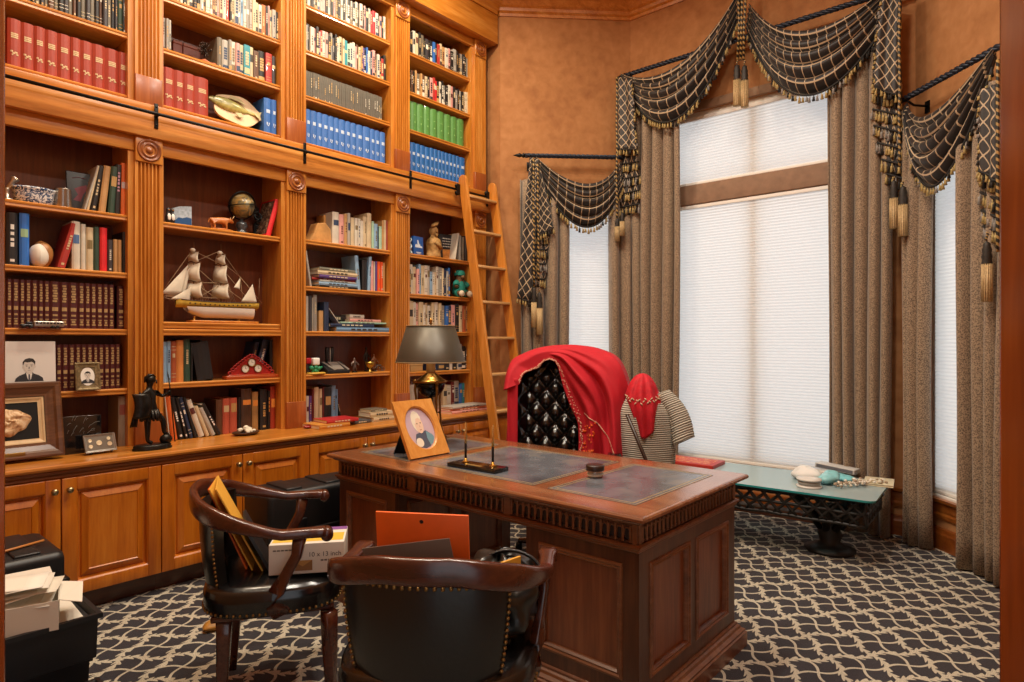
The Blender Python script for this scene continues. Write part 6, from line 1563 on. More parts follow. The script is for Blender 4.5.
def Pp(pts, dz, mi): poly(m, [(x*.09, h2/2+y*.115, -.004+dz) for x, y in pts], mi)
Pp([(-.62, -.62), (-.42, -.25), (-.05, -.18), (.35, -.12), (.75, -.35), (.84, -.5), (.66, -.72), (.35, -.9), (0, -.97), (-.35, -.9)], .0005, 0)
Pp([(.35, -.15), (.72, -.33), (.84, -.5), (.62, -.76), (.40, -.85), (.30, -.5)], .0008, 1)
Pp([(-.55+.0+.36*math.cos(t)*1.0+.45, .35+.52*math.sin(t)) for t in [i*PI/12 for i in range(24)]], .0009, 2)
Pp([(.0+.30*math.cos(t), .18+.42*math.sin(t)) for t in [i*PI/12 for i in range(24)]], .0012, 3)
Pp([(-.34, .30), (-.30, .62), (-.10, .82), (.14, .78), (.26, .55), (.24, .40), (.08, .52), (-.12, .48), (-.24, .22)], .0015, 2)
Pp([(-.12+.05*math.cos(t), .24+.03*math.sin(t)) for t in [i*PI/4 for i in range(8)]], .0016, 4); Pp([(.14+.05*math.cos(t), .26+.03*math.sin(t)) for t in [i*PI/4 for i in range(8)]], .0016, 4)
Pp([(.01, .22), (.07, .06), (.0, .05)], .0016, 5); Pp([(-.06, -.06), (.10, -.05), (.07, -.09), (-.03, -.10)], .0016, 6)
Pp([(-.5+.27*math.cos(t)+.18, -.66+.22*math.sin(t)) for t in [i*PI/8 for i in range(16)]], .0012, 2)
m.build('picture', [plain(q, .6) for q in ('#4a5062', '#6d93a0', '#e2d8c4', '#dfc0a8', '#4a4038', '#c49a84', '#a86a5c')], th)
m = MB(); a_, b_ = M @ Vector((0, .26, -.012)), M @ Vector((0, .03, -.012)); ft = Vector((-2.67, yc_-.02, DZ+.002))
for dy_ in (-.035, .035): pass
m.prism([a_+Vector((0, -.03, 0)), a_+Vector((0, .03, 0)), ft+Vector((0, .045, 0)), ft+Vector((0, -.045, 0))], Vector((-.004, 0, -.001))); m.build('easel_back', plain('#141312', .7), th)
m = MB(); m.M = M; m.box(-w2+.004, w2-.004, .004, h2-.004, -.012, -.0101); m.build('backing', plain('#181614', .8), th)
# pen set
th = thing('pen_set', 'black desk base holding two upright gold and black pens', 'pen set', (-2.06, 2.13, DZ), 0)
ang = math.atan2(2.087-2.073, -1.915+2.205); MP = Matrix.Translation((-2.066, 2.128, LZ+.001)) @ Matrix.Rotation(ang, 4, 'Z')
m = MB(); m.M = MP; m.bbox(-.148, .148, -.05, .05, 0, .018, .002); m.build('base', plain('#0f0e0e', .12, spec=.7), th)
m = MB(); m.M = MP; m.box(-.045, .045, -.035, -.012, .0181, .0188); m.build('name_plate', plain('#c9b070', .3, .8), th)
for x in (-.085, .085):
    m = MB(); m.M = MP @ Matrix.Translation((x, .012, .018)); m.lathe([(0, 0), (.017, 0), (.017, .004), (.008, .008), (.007, .020), (0, .021)], (0, 0, 0), 18); sk = m.build('socket', GOLD, th)
    m = MB(); m.M = MP @ Matrix.Translation((x, .012, .036)); m.lathe([(.003, 0), (.0058, .004), (.0062, .070), (.0058, .071)], (0, 0, 0), 12); pen = m.build('pen_grip', plain('#121212', .3), th)
    m = MB(); m.M = MP @ Matrix.Translation((x, .012, .107)); m.lathe([(.0062, 0), (.006, .05), (.0045, .098), (0, .104)], (0, 0, 0), 12); m.build('pen_cap', plain('#d8b06a', .25, .9), th)
# small jar
def _gl(nt, b): out = nt.nodes['Material Output']; t = nt.nodes.new('ShaderNodeBsdfTransparent'); t.inputs['Color'].default_value = (.93, .94, .92, 1); g = nt.nodes.new('ShaderNodeBsdfGlossy'); g.inputs['Roughness'].default_value = .04; mx = nt.nodes.new('ShaderNodeMixShader'); mx.inputs[0].default_value = .28; nt.links.new(t.outputs[0], mx.inputs[1]); nt.links.new(g.outputs[0], mx.inputs[2]); nt.links.new(mx.outputs[0], out.inputs['Surface'])
GLS = tex_mat('clear_glass', _gl, .05)
cj = Vector((-1.545, 2.335, LZ+.001))
th = thing('glass_jar', 'low clear glass jar with a dark brown lid on the right of the desk', 'jar', cj)
m = MB(); m.lathe([(0, 0), (.030, 0), (.034, .006), (.036, .024), (.034, .030), (.031, .030), (.032, .012), (.028, .005), (0, .004)], cj, 28); m.build('glass', GLS, th)
m = MB(); m.lathe([(0, 0), (.034, 0), (.035, .005), (.034, .010), (0, .011)], cj+Vector((0, 0, .0055)), 24); m.build('contents', plain('#d9cdb4', .6), th)
m = MB(); m.lathe([(0, .0305), (.040, .0305), (.041, .034), (.041, .050), (.039, .053), (.030, .0545), (0, .055)], cj, 28); m.build('lid', plain('#2f1c12', .35), th)
# ------------------------------------------------------------------ the two captain's chairs
def sweep(mb, pts, wh, tilt=None, mi=0, rnd=.35, cap=True):
    """board-like sweep: at each point a rounded rectangle w (sideways) by h (upwards)"""
    P = [Vector(p) for p in pts]; n = len(P); vs = []; K = 12
    sec = []
    for a in (0, 1, 2, 3):
        for k in range(3):
            q = PI/2*a + PI/4*k; cx, cy = (1, 1, -1, -1)[a]*0 + [1, -1, -1, 1][a]*.5, [1, 1, -1, -1][a]*.5
            sec.append((cx*(1-rnd)+rnd*.5*math.cos(q), cy*(1-rnd)+rnd*.5*math.sin(q)))
    for i in range(n):
        t = (P[min(i+1, n-1)]-P[max(i-1, 0)]).normalized(); side = t.cross(Vector((0, 0, 1)))
        if side.length < 1e-3: side = Vector((1, 0, 0))
        side.normalize(); up = side.cross(t)
        if tilt:
            R = Matrix.Rotation(tilt[i], 3, t); side = R @ side; up = R @ up
        for a, b in sec: vs.append(P[i] + side*a*wh[i][0] + up*b*wh[i][1])
    fs = [(i*K+k, i*K+(k+1) % K, (i+1)*K+(k+1) % K, (i+1)*K+k) for i in range(n-1) for k in range(K)]
    if cap: fs += [list(range(K))[::-1], [(n-1)*K+k for k in range(K)]]
    return mb.add(vs, fs, mi, True)
def upath(t):        # t -1..1 round the U from the left arm end to the right arm end
    a = abs(t); s_ = 1 if t > 0 else -1
    pts = [(0, -.305), (.11, -.292), (.20, -.255), (.268, -.185), (.302, -.09), (.316, .02), (.318, .12), (.316, .21)]
    L = a*7; i = min(6, int(L)); f = L-i
    p0, p1, p2, p3 = pts[max(i-1, 0)] if i else (-pts[1][0], pts[1][1]), pts[i], pts[i+1], pts[min(i+2, 7)]
    cr = lambda a_, b, c, d: .5*((2*b)+(-a_+c)*f+(2*a_-5*b+4*c-d)*f*f+(-a_+3*b-3*c+d)*f**3)
    return s_*cr(p0[0], p1[0], p2[0], p3[0]), cr(p0[1], p1[1], p2[1], p3[1])
def railz(t): a = abs(t); return .785-.105*min(1, max(0, (a-.12)/.62))**1.2
def make_chair(label):
    t_ = thing('captains_chair', label, 'chair', (0, 0, 0), 0, 'captains chairs before the desk')
    kw = dict(world=False)
    m = MB(); ts = [-1+2*i/56 for i in range(57)]
    pts = [(upath(t)[0], upath(t)[1], railz(t)) for t in ts]
    wh = []
    for t in ts:
        a = abs(t); k = min(1, max(0, (a-.38)/.3)); w_ = lerp(.032, .050, k); h = lerp(.070, .034, k)
        if a > .9: w_ += .016*math.sin((a-.9)/.1*PI*.75)
        wh.append((w_, h))
    sweep(m, pts, wh, rnd=.5); m.build('top_rail', CHW, t_, **kw)
    for s_ in (-1, 1):       # rolled arm ends
        m = MB(); m.M = Matrix.Translation((s_*.317, .212, .672)) @ Matrix.Rotation(PI/2, 4, 'Y'); m.lathe([(0, -.030), (.018, -.030), (.024, -.022), (.024, .022), (.018, .030), (0, .030)], (0, 0, 0), 18); m.build('arm_scroll', CHW, t_, **kw)
        m = MB(); m.M = Matrix.Identity(4)
        sweep(m, [(s_*.314, .112, .668), (s_*.310, .100, .60), (s_*.300, .060, .53), (s_*.290, .025, .47), (s_*.284, .030, .425), (s_*.284, .045, .385)], [(.030, .050), (.028, .040), (.028, .040), (.030, .058), (.032, .088), (.032, .07)], rnd=.4); m.build('arm_support', CHW, t_, **kw)
    # upholstered back, outer face and tufted inner face
    def backp(u, v, o):
        t = (u*2-1)*.36; x, y = upath(t); z = lerp(.392, .752, v); k = lerp(.80, .985, v); bow = .012*math.sin(PI*v)
        r = 1+ (o+bow)/.32
        return (x*k*r, (y+.02)*lerp(.86, .99, v)*r-.0, z)
    m = MB(); m.surf(lambda u, v: backp(u, v, .004), 28, 12)
    m.surf(lambda u, v: backp(1-u, v, -.045-.012*math.sqrt(abs(math.sin(PI*(4*u+2*v))*math.sin(PI*(4*u-2*v))))), 42, 24)
    for u in (0, 1): m.surf(lambda a, v, u=u: backp(u, v, lerp(.004, -.045, a if u == 0 else 1-a)), 3, 12)
    m.surf(lambda u, a: backp(u, 1, lerp(.004, -.045, 1-a)), 28, 3); m.surf(lambda u, a: backp(u, 0, lerp(.004, -.045, a)), 28, 3)
    bk = m.build('upholstered_back', BLKL, t_, **kw)
    m = MB()
    for i in range(27): m.ball(backp(i/26, .955, .007), .0062, 0, 6, 4)
    for u in (.012, .988):
        for i in range(22): m.ball(backp(u, i/22, .007), .0062, 0, 6, 4)
    m.build('nailheads', plain('#8d6b3c', .35, .9), bk, **kw)
    # seat
    def out(a, k):
        c_, s_ = math.cos(a), math.sin(a); n_ = 3.4
        r = (abs(c_/.292)**n_+abs(s_/.268)**n_)**(-1/n_); w_ = 1-.06*(s_ < 0)*abs(s_)
        return r*c_*k*w_, r*s_*k
    rings = [(.384, .96), (.386, 1.0), (.410, 1.01), (.445, 1.015), (.470, .985), (.486, .90), (.495, .70), (.499, .40), (.500, .05)]
    m = MB()
    def seatf(u, v):
        q = v*(len(rings)-1); i = min(len(rings)-2, int(q)); f = q-i; z = lerp(rings[i][0], rings[i+1][0], f); k = lerp(rings[i][1], rings[i+1][1], f)
        x, y = out(2*PI*u, k); 
        if v > .5: z -= .006*math.cos(18*x)*math.cos(16*y)*(v-.5)*2
        return (x, y+.01, z)
    m.surf(seatf, 56, 24); m.add([(out(2*PI*i/28, .96)[0], out(2*PI*i/28, .96)[1]+.01, .384) for i in range(28)], [list(range(28))[::-1]])
    se = m.build('seat', BLKL2, t_, **kw)
    m = MB()
    for i in range(84):
        x, y = out(2*PI*i/84, 1.012); m.ball((x, y+.01, .396), .0058, 0, 6, 4)
    m.build('nailheads', plain('#8d6b3c', .35, .9), se, **kw)
    m = MB(); m.bbox(-.235, .235, -.215, .230, .362, .3835, .006); m.build('seat_frame', CHW, t_, **kw)
    for sx_, y0, y1, x0, x1 in ((-1, .222, .235, .235, .245), (1, .222, .235, .235, .245), (-1, -.17, -.185, .20, .20), (1, -.17, -.185, .20, .20)):
        m = MB(); n = 6
        sweep(m, [(sx_*lerp(x0, x1, i/n), lerp(y0, y1, (i/n)**1.6), lerp(.36, .0, i/n)) for i in range(n+1)], [(lerp(.056, .034, i/n),)*2 for i in range(n+1)], rnd=.3); m.build('leg', CHW, t_, **kw)
    return t_
ch1 = make_chair('dark wood and black leather captains chair holding the white envelope carton')
ch2 = copy_tree(ch1); ch2['label'] = 'captains chair seen from behind, with an orange folder standing in it'
ch1.scale = (.93, .93, 1.0); ch2.scale = (.97, .97, 1.0)
ch1.location = (-2.36, 1.27, .0005); ch1.rotation_euler = (0, 0, math.radians(-31.5))
ch2.location = (-1.396, 1.286, .0005); ch2.rotation_euler = (0, 0, math.radians(34.8))
def CM(ch): return Matrix.Translation(ch.location) @ Matrix.Rotation(ch.rotation_euler.z, 4, 'Z')
def sheet(ch, x0, x1, y0, z0, h, lean, mat, name, label, cat, group=None, th=.006, yaw=0.0, flap=None, roll=0.0):
    """a flat paper thing standing on the seat, leaning towards the chair back"""
    M = CM(ch) @ Matrix.Translation(((x0+x1)/2, y0, z0)) @ Matrix.Rotation(yaw, 4, 'Z') @ Matrix.Rotation(lean, 4, 'X') @ Matrix.Rotation(roll, 4, 'Y')
    w_ = (x1-x0)/2; m = MB(); m.M = M; m.bbox(-w_, w_, -th/2, th/2, 0, h, .001)
    o = m.build(name, mat, None); tag(o, label, cat, group)
    if flap:
        f = MB(); f.M = M; f.prism([(-w_*.98, -th/2-.0012, h*.62), (0, -th/2-.0012, h*.52), (w_*.98, -th/2-.0012, h*.62), (w_*.98, -th/2-.0012, h*.995), (-w_*.98, -th/2-.0012, h*.995)], M.to_3x3() @ Vector((0, .001, 0)) if False else (0, .001, 0)); f.build('flap', flap, o)
    return o
YEL = plain('#d9a136', .6, noise=.06, nscale=20); ORG = plain('#ee6410', .55, noise=.05)
sheet(ch1, -.12, .13, -.045, .502, .36, .46, YEL, 'envelope', 'yellow envelope leaning on the chair back beside the white carton, front one', 'envelope', 'yellow envelopes in the left chair', yaw=.10)
sheet(ch1, -.15, .11, -.072, .502, .35, .44, YEL, 'envelope', 'yellow envelope behind the front one, against the left chair back', 'envelope', 'yellow envelopes in the left chair', yaw=.02)
sheet(ch1, -.15, .09, -.092, .502, .34, .40, ORG, 'folder', 'thin orange folder tucked behind the yellow envelopes', 'folder')
sheet(ch1, -.11, .15, -.015, .502, .20, .47, BLKP, 'binder', 'black binder in front of the yellow envelopes on the left chair', 'binder', th=.012, yaw=.1)
# carton of envelopes
bd = Vector((.62, .787, 0)).normalized(); bp = Vector((-.787, .62, 0)).normalized()
MBX = Matrix(((bd.x, bp.x, 0, -2.196), (bd.y, bp.y, 0, 1.332), (0, 0, 1, .5035), (0, 0, 0, 1)))
th = thing('envelope_carton', 'white carton marked 10 x 13 inch resting on the left chair seat', 'carton', MBX.translation)
m = MB(); m.M = MBX; m.bbox(-.135, .135, -.1, .1, 0, .112, .002); m.build('carton', plain('#d8d2c6', .6), th)
m = MB(); m.M = MBX; m.box(-.128, .128, -.075, .02, .1121, .1126); m.build('yellow_stripe', plain('#d9b23a', .6), th)
m = MB(); m.M = MBX; m.box(-.134, .134, .06, .099, .1121, .1126); m.build('purple_stripe', plain('#7d4a8f', .6), th)
m = MB(); m.M = MBX; y_ = -.1006; m.add([(-.05, y_, .012), (.02, y_, .012), (.02, y_, .05), (-.05, y_, .05)], [(0, 1, 2, 3)]); m.add([(-.05, y_-.0004, .05), (-.015, y_-.0004, .028), (.02, y_-.0004, .05)], [(0, 1, 2)], 1); m.build('envelope_picture', [plain('#8a6034', .6), plain('#b58646', .6)], th)
def text(s_, size, M, mat, parent, name, ext=.0003):
    cu = bpy.data.curves.new(name, 'FONT'); cu.body = s_; cu.size = size; cu.extrude = ext; cu.align_x = 'LEFT'
    o = bpy.data.objects.new(name, cu); COL.objects.link(o); dg = bpy.context.evaluated_depsgraph_get()
    me = bpy.data.meshes.new_from_object(o.evaluated_get(dg)); bpy.data.objects.remove(o); off = Vector((0, 0, 0)); p = parent
    while p is not None: off += p.location; p = p.parent
    me.transform(Matrix.Translation(-off) @ M); me.materials.clear(); me.materials.append(mat); me.name = name
    o = bpy.data.objects.new(name, me); COL.objects.link(o); o.parent = parent; return o
TM = MBX @ Matrix(((1, 0, 0, .022), (0, 0, 1, -.1004), (0, 1, 0, .062), (0, 0, 0, 1)))
INK = plain('#2a2624', .6)
TM2 = MBX @ Matrix(((1, 0, 0, .005), (0, 0, -1, -.1003), (0, 1, 0, .062), (0, 0, 0, 1)))
text('10 x 13 inch', .024, TM2, INK, th, 'lettering')
m = MB(); m.M = MBX
for k in range(6): m.box(.050+k*.013, .060+k*.013, -.1006, -.1001, .044, .050)
for k in range(7): m.box(-.12+k*.014, -.109+k*.014, -.1006, -.1001, .088, .093)
m.build('small_print', plain('#5a544c', .6), th)
# things in the near chair
of_ = sheet(ch2, -.165, .105, -.07, .502, .385, .12, ORG, 'folder', 'bright orange folder standing in the near chair, with a punched hole', 'folder', th=.008, yaw=-.05)
hm = MB(); hm.M = CM(ch2) @ Matrix.Translation((-.03, -.07, .502)) @ Matrix.Rotation(-.05, 4, 'Z') @ Matrix.Rotation(.12, 4, 'X') @ Matrix.Translation((0, -.0046, .362)) @ Matrix.Rotation(PI/2, 4, 'X'); hm.lathe([(0, 0), (.0055, 0), (.0055, .0006), (0, .0006)], (0, 0, 0), 14); hm.build('hole', plain('#1a1210', .8), of_)
f_ = sheet(ch2, -.150, .110, -.095, .502, .31, .14, plain('#7d6c5c', .7), 'paper', 'grey brown sheet standing before the orange folder in the near chair', 'paper', th=.003, yaw=-.05, roll=-.17)
sheet(ch2, .15, .24, .01, .502, .22, .05, YEL, 'envelope', 'yellow envelope wedged at the right side of the near chair', 'envelope', th=.008, yaw=.9)
sheet(ch2, .15, .22, -.03, .502, .12, .05, plain('#d8cbb4', .7), 'paper', 'cream paper packet wedged below the yellow envelope in the near chair', 'paper', th=.010, yaw=.9)
th = thing('leather_bag', 'slumped black leather bag on the seat of the near chair', 'bag', CM(ch2) @ Vector((.17, .05, .5)))
m = MB(); m.M = CM(ch2)
def bagf(u, v):
    a, b = 2*PI*u, PI*v; k = 1+.08*math.sin(5*a+3*b)+.05*math.sin(9*a-5*b)+.06*math.sin(7*b+a)
    p = [.165+.125*k*math.sin(b)*math.cos(a), .07+.17*k*math.sin(b)*math.sin(a), .60+.115*k*math.cos(b)]; p[2] = max(p[2], .503); return p
m.surf(bagf, 48, 28); m.build('body', plain('#1a1916', .3, spec=.6, bump=.3, nscale=25), th)
m = MB(); m.M = CM(ch2); m.tube([(.20+.10*math.cos(t), .03+.10*math.sin(t)*.3, .66+.07*math.sin(t)) for t in [PI*i/14 for i in range(15)]], .011, 8, flat=(1, .5)); m.build('handle', plain('#1a1916', .3), th)
# ------------------------------------------------------------------ executive chair with the red blanket
EX = Vector((-2.47, 3.38, 0)); fa = math.atan2(-.90, .44)      # faces the desk and the doorway
ME = Matrix.Translation(EX) @ Matrix.Rotation(fa+PI/2, 4, 'Z')  # local: x to the viewer's right, -y towards the viewer
th = thing('executive_chair', 'black button-tufted leather office chair behind the desk, under a red blanket', 'chair', EX)
BW, BZ0, BZ1 = .32, .50, 1.27
def topz(x): return BZ1-.10*abs(x/BW)**2.2
def tuft(u, v):
    x = lerp(-BW, BW, u); z = lerp(BZ0, topz(x), v)
    a, b = x/.125+z/.15, x/.125-z/.15
    e = min(1, 6*min(u, 1-u, v, 1-v)); puff = .055*math.sqrt(abs(math.sin(PI*a)*math.sin(PI*b)))
    return (x, -.02-.02*e-puff*e+.10*abs(x/BW)**3*-0.6 + (z-.5)*.10, z)
m = MB(); m.M = ME; m.surf(tuft, 72, 72); bf = m.build('tufted_back', plain('#0d0c0c', .2, spec=.75), th)
m = MB(); m.M = ME
for i in range(-4, 5):
    for j in range(3, 9):
        for o in (0, .5):
            a, b = i+o, j+o     # puff corners at integer a,b
            x = a*.125; z = b*.15
            if abs(x) < BW-.05 and BZ0+.05 < z < topz(x)-.06:
                y = -.04 + (z-.5)*.10-.06*abs(x/BW)**3; m.ball((x, y-.004, z), .010, 0, 8, 5)
m.build('button', plain('#171514', .3), bf, props={'kind': 'stuff'})
m = MB(); m.M = ME
m.surf(lambda u, v: (lambda x: (x, .10+(lerp(BZ0, topz(x), v)-.5)*.10-.05*abs(x/BW)**3, lerp(BZ0, topz(x), v)))(lerp(BW, -BW, u)), 24, 12)
m.build('back_shell', BLKL, th)
m = MB(); m.M = ME
edge = [(-BW, z) for z in [BZ0+(topz(BW)-BZ0)*i/10 for i in range(11)]]+[(x, topz(x)) for x in [-BW+2*BW*i/20 for i in range(1, 20)]]+[(BW, z) for z in [BZ0+(topz(BW)-BZ0)*(1-i/10) for i in range(11)]]
m.tube([(x, .035-.05*abs(x/BW)**3+(z-.5)*.10, z) for x, z in edge], .052, 12); m.build('rolled_edge', BLKL2, th)
m = MB(); m.M = ME; m.bbox(-.29, .29, -.50, .02, .40, .53, .05); m.build('seat', BLKL2, th)
for s_ in (-1, 1):
    m = MB(); m.M = ME; m.bbox(s_*.34-.045, s_*.34+.045, -.40, .06, .60, .68, .03); m.bbox(s_*.34-.03, s_*.34+.03, -.34, .02, .42, .60, .02); m.build('armrest', BLKL2, th)
m = MB(); m.M = ME; m.lathe([(.05, .40), (.05, .36), (.03, .35), (.03, .12), (.05, .10), (.05, .06), (0, .06)], (0, -.22, 0), 16); m.build('gas_column', BLKM, th)
m = MB(); m.M = ME
for k in range(5):
    a = 2*PI*k/5+.3; m.tube([(.03*math.cos(a), -.22+.03*math.sin(a), .10), (.30*math.cos(a), -.22+.30*math.sin(a), .065)], [.028, .016], 8)
    cs_ = MB(); cs_.M = ME; cs_.lathe([(0, -.018), (.028, -.018), (.0285, 0), (.028, .018), (0, .018)], (.30*math.cos(a), -.22+.30*math.sin(a), .029), 14, axis='x'); cs_.build('caster', BLKM, th)
m.build('star_base', CHW, th)
# red blanket
RED = plain('#b4081f', .8, noise=.06, nscale=14)
th = thing('red_blanket', 'red embroidered blanket draped over the tall office chair', 'blanket', EX+Vector((0, 0, 1.3)))
Bc = [(-.275, 1.09), (-.258, 1.150), (-.215, 1.175), (-.165, 1.195), (-.130, 1.235), (-.08, 1.245), (-.04, 1.20), (0.0, 1.07), (.045, .955), (.095, .85), (.105, .76), (.105, .66), (.10, .54)]
Oc = [(-.40, 1.04), (-.39, 1.16), (-.36, 1.24), (-.29, 1.285), (-.20, 1.32), (-.08, 1.34), (.06, 1.34), (.21, 1.315), (.335, 1.25), (.405, 1.10), (.43, .93), (.44, .74), (.445, .54)]
def cat_(P, s):
    q = s*(len(P)-1); i = min(len(P)-2, int(q)); f = q-i; g_ = lambda k: P[max(0, min(len(P)-1, k))]
    c4 = lambda a, b, c, d: .5*((2*b)+(-a+c)*f+(2*a-5*b+4*c-d)*f*f+(-a+3*b-3*c+d)*f**3)
    return tuple(c4(g_(i-1)[k], g_(i)[k], g_(i+1)[k], g_(i+2)[k]) for k in (0, 1))
def ffront(x, z): return -.115+(z-.5)*.10-.05*abs(x/BW)**3
def blank(u, v):
    b, o = cat_(Bc, u), cat_(Oc, u)
    if v < .6:
        f = v/.6; g_ = math.sin(f*PI/2)
        x, z = lerp(b[0], o[0], f), lerp(b[1], o[1], f)
        y = ffront(min(abs(x), .36), z) - .012 + .13*max(0, f-.55)**2*4.0
        amp = .044*math.sin(PI*min(1, f*1.05))*min(1, max(0, (u-.40)*4))
        y -= amp*(math.sin(4.2*PI*f+5*u)+.6*math.sin(9*f*PI-7*u)) + amp*.6
        y -= .008*math.sin(6*PI*u+2)*f + .045*max(0, 1-u*6)
    else:
        f = (v-.6)/.4; x, z = o; yf = ffront(min(abs(x), .36), z)-.012+.13*.45**2*4.0
        y = lerp(yf, .20, min(1, f*2.2)); z2 = z - max(0, f-.45)*lerp(.2, 1.05, math.sin(PI*min(1, max(0, u))))*.9; 
        x = x*(1-.05*max(0, f-.4)); z = max(z2, .5) if u < .8 else min(z, max(z2, .5)); y += .012*math.sin(20*x)*f
    return ME @ Vector((x, y, z))
m = MB(); m.surf(blank, 110, 70); m.build('cloth', RED, th, world=True, solid=.004)
def flapL(u, v):           # fold hanging down the left side of the chair
    x = lerp(-.285, -.40, u**.6)-.045*v*u+.025*v*(1-u); z = lerp(1.13, .52, v); y = lerp(ffront(.30, z)-.062, .17, max(0, u-.35)/.65)+.015*math.sin(9*u+3*v)
    return ME @ Vector((x-.012*math.sin(7*u+2*v), y, z))
m = MB(); m.surf(flapL, 20, 30); m.build('side_fall', RED, th, solid=.004)
m = MB(); r_ = random.Random(4)
for i in range(150):
    u = .02+.95*i/150; p = blank(u, .01+r_.random()*.045); d = (ME.to_3x3() @ Vector((0, -1, 0)))*.005; m.ball(p+d, r_.uniform(.0035, .006), 0, 6, 4)
for i in range(60):
    u = .80+.17*r_.random(); p = blank(u, .05+.16*r_.random()); m.ball(p + (ME.to_3x3() @ Vector((0, -1, 0)))*.005, r_.uniform(.004, .008), 1, 6, 4)
for i in range(70):
    f = i/69; u = .74+.24*f; p = blank(u, .10+.40*f); m.ball(p + (ME.to_3x3() @ Vector((0, -1, 0)))*.005, r_.uniform(.003, .005), 0, 6, 4)
m.build('embroidery', [plain('#d9a58c', .6), plain('#e0641c', .6)], th)
# ------------------------------------------------------------------ grey ribbed garment, red scarf, cane
GX = Vector((-1.90, 3.60, 0)); MG = Matrix.Translation(GX) @ Matrix.Rotation(math.atan2(GX.y, GX.x)-PI/2, 4, 'Z')
def _rib(nt, b):
    g = G(nt); v, o = g.uv(); n = g.noise(v, 6, 3)
    s_ = g.m('SINE', g.m('ADD', g.m('MULTIPLY', o[1], 330.0), g.m('MULTIPLY', n, 5.0)))
    nt.links.new(g.ramp(g.m('ADD', g.m('MULTIPLY', s_, .42), .5), [(0.05, '#59564e'), (0.4, '#a29d90'), (0.95, '#c9c3b4')]), b.inputs['Base Color']); g.bump(s_, b, .6, .004)
RIB = tex_mat('ribbed_grey_knit', _rib, .8)
th = thing('ribbed_garment', 'grey ribbed short-sleeved garment on a stand beside the red blanket', 'garment', GX)
def tors(u, v):
    a = 2*PI*u; z = lerp(.38, 1.055, v); k = .142*(1+.14*math.sin(PI*v))*(1-max(0, v-.78)**1.6*6.5*.9); k = max(k, .05)
    return MG @ Vector((-.085+k*1.12*math.cos(a), k*.85*math.sin(a)+.006*math.sin(5*a), z))
m = MB(); m.surf(tors, 40, 40, uvf=lambda u, v: (u, v)); m.build('torso', RIB, th, solid=.006)
A_, B_ = Vector((.030, -.015, .995)), Vector((.145, -.065, .755)); ax = (B_-A_).normalized(); s1 = ax.orthogonal().normalized(); s2 = ax.cross(s1)
def slv(u, v):
    r = lerp(.058, .072, v)*(1+.03*math.sin(90*v)); c_ = lerp(A_-ax*.05, B_, v)+Vector((.03*math.sin(PI*v), 0, 0.02*math.sin(PI*v))); return MG @ (c_ + s1*r*math.cos(2*PI*u) + s2*r*.9*math.sin(2*PI*u))
m = MB(); m.surf(slv, 32, 44, uvf=lambda u, v: (u, v*.45)); m.build('sleeve', RIB, th, solid=.006)
m = MB(); m.M = MG; m.lathe([(0, 0), (.16, 0), (.16, .015), (.03, .03), (.014, .05), (.014, 1.04), (.05, 1.05), (.06, 1.08), (.05, 1.12), (0, 1.135)], (-.11, 0, .001), 24); m.build('stand', CHW, th)
th = thing('red_scarf', 'red scarf with a pale leaf border draped over the grey ribbed garment', 'scarf', GX+Vector((0, 0, 1.15)))
def scf(u, v):
    a = PI*(1.0+u); f = math.sin(min(1, v*1.35)*PI/2); low = max(0, v-.42)/.58
    sp_ = math.sin(PI*u)
    x = -.105+.13*f*math.cos(a)*(1-.38*low)+.025*low
    z = 1.165-.12*min(1, v/.42)**2-low*(.07+.20*sp_**1.2)+.012*math.sin(13*u)*low
    y = .15*f*math.sin(a)-.012*math.sin(9*u*PI+2*v)*min(1, 2*v)-.008
    return MG @ Vector((x, y, z))
m = MB(); m.surf(scf, 44, 26); m.surf(lambda u, v: (lambda p: MG @ Vector((p.x, -p.y*.9, p.z+.06*max(0, v-.35))))(MG.inverted() @ Vector(scf(1-u, v))), 30, 16); m.build('cloth', plain('#b80a20', .75, noise=.2, nscale=30), th, solid=.003)
m = MB(); r_ = random.Random(8)
for i in range(22):
    u = .10+.8*i/21; p = scf(u, .52+.03*math.sin(i*2)); d = (MG.to_3x3() @ Vector((0, -1, 0)))*.006; q = p+d
    t1 = (MG.to_3x3() @ Vector((.7, 0, (.7 if i % 2 else -.7)))).normalized()*.011
    m.tube([q-t1, q, q+t1], [.001, .005, .001], 5)
m.build('leaf_border', plain('#cdb89a', .6), th)
o = MB().tube([MG @ Vector((-.19, -.235, .93)), MG @ Vector((-.05, -.27, .60)), MG @ Vector((.17, -.325, .012))], [.011, .011, .012], 8).build('walking_cane', plain('#2c1a10', .35)); tag(o, 'dark walking cane leaning across the front of the grey ribbed garment', 'cane')
# ------------------------------------------------------------------ curtains and swagged valances
def drape(M, t0, t1, z1, label, n=None, amp=.064, y0=-.125, seed=0, group='speckled drapes in the bay'):
    r = random.Random(seed); n = n or max(2, int((t1-t0)/.105)); ph = [r.uniform(-.95, .95) for _ in range(n+2)]
    c = M @ Vector(((t0+t1)/2, y0, 0)); o = None; m = MB(); m.M = M
    def f(u, v):
        z = lerp(.012, z1, v); k = u*n; i = int(min(k, n-1)); w_ = 2*PI*k + ph[i]*(1-(k-i)) + ph[i+1]*(k-i)
        a = amp*(1+.38*math.sin(2.3*k+seed))*(1-.25*v)
        sway = .006*math.sin(5*v+k)
        return (lerp(t0, t1, u)+.018*math.cos(w_)*1.0+sway, y0+a*math.sin(w_)+sway, z)
    m.surf(f, n*14, 14); o = m.build('curtain', SPECK, None, solid=.003)
    return tag(o, label, 'curtain', group)
drape(MA, .16, .60, 2.82, 'drape at the left of the narrow window, behind the ladder side of the bay', seed=1)
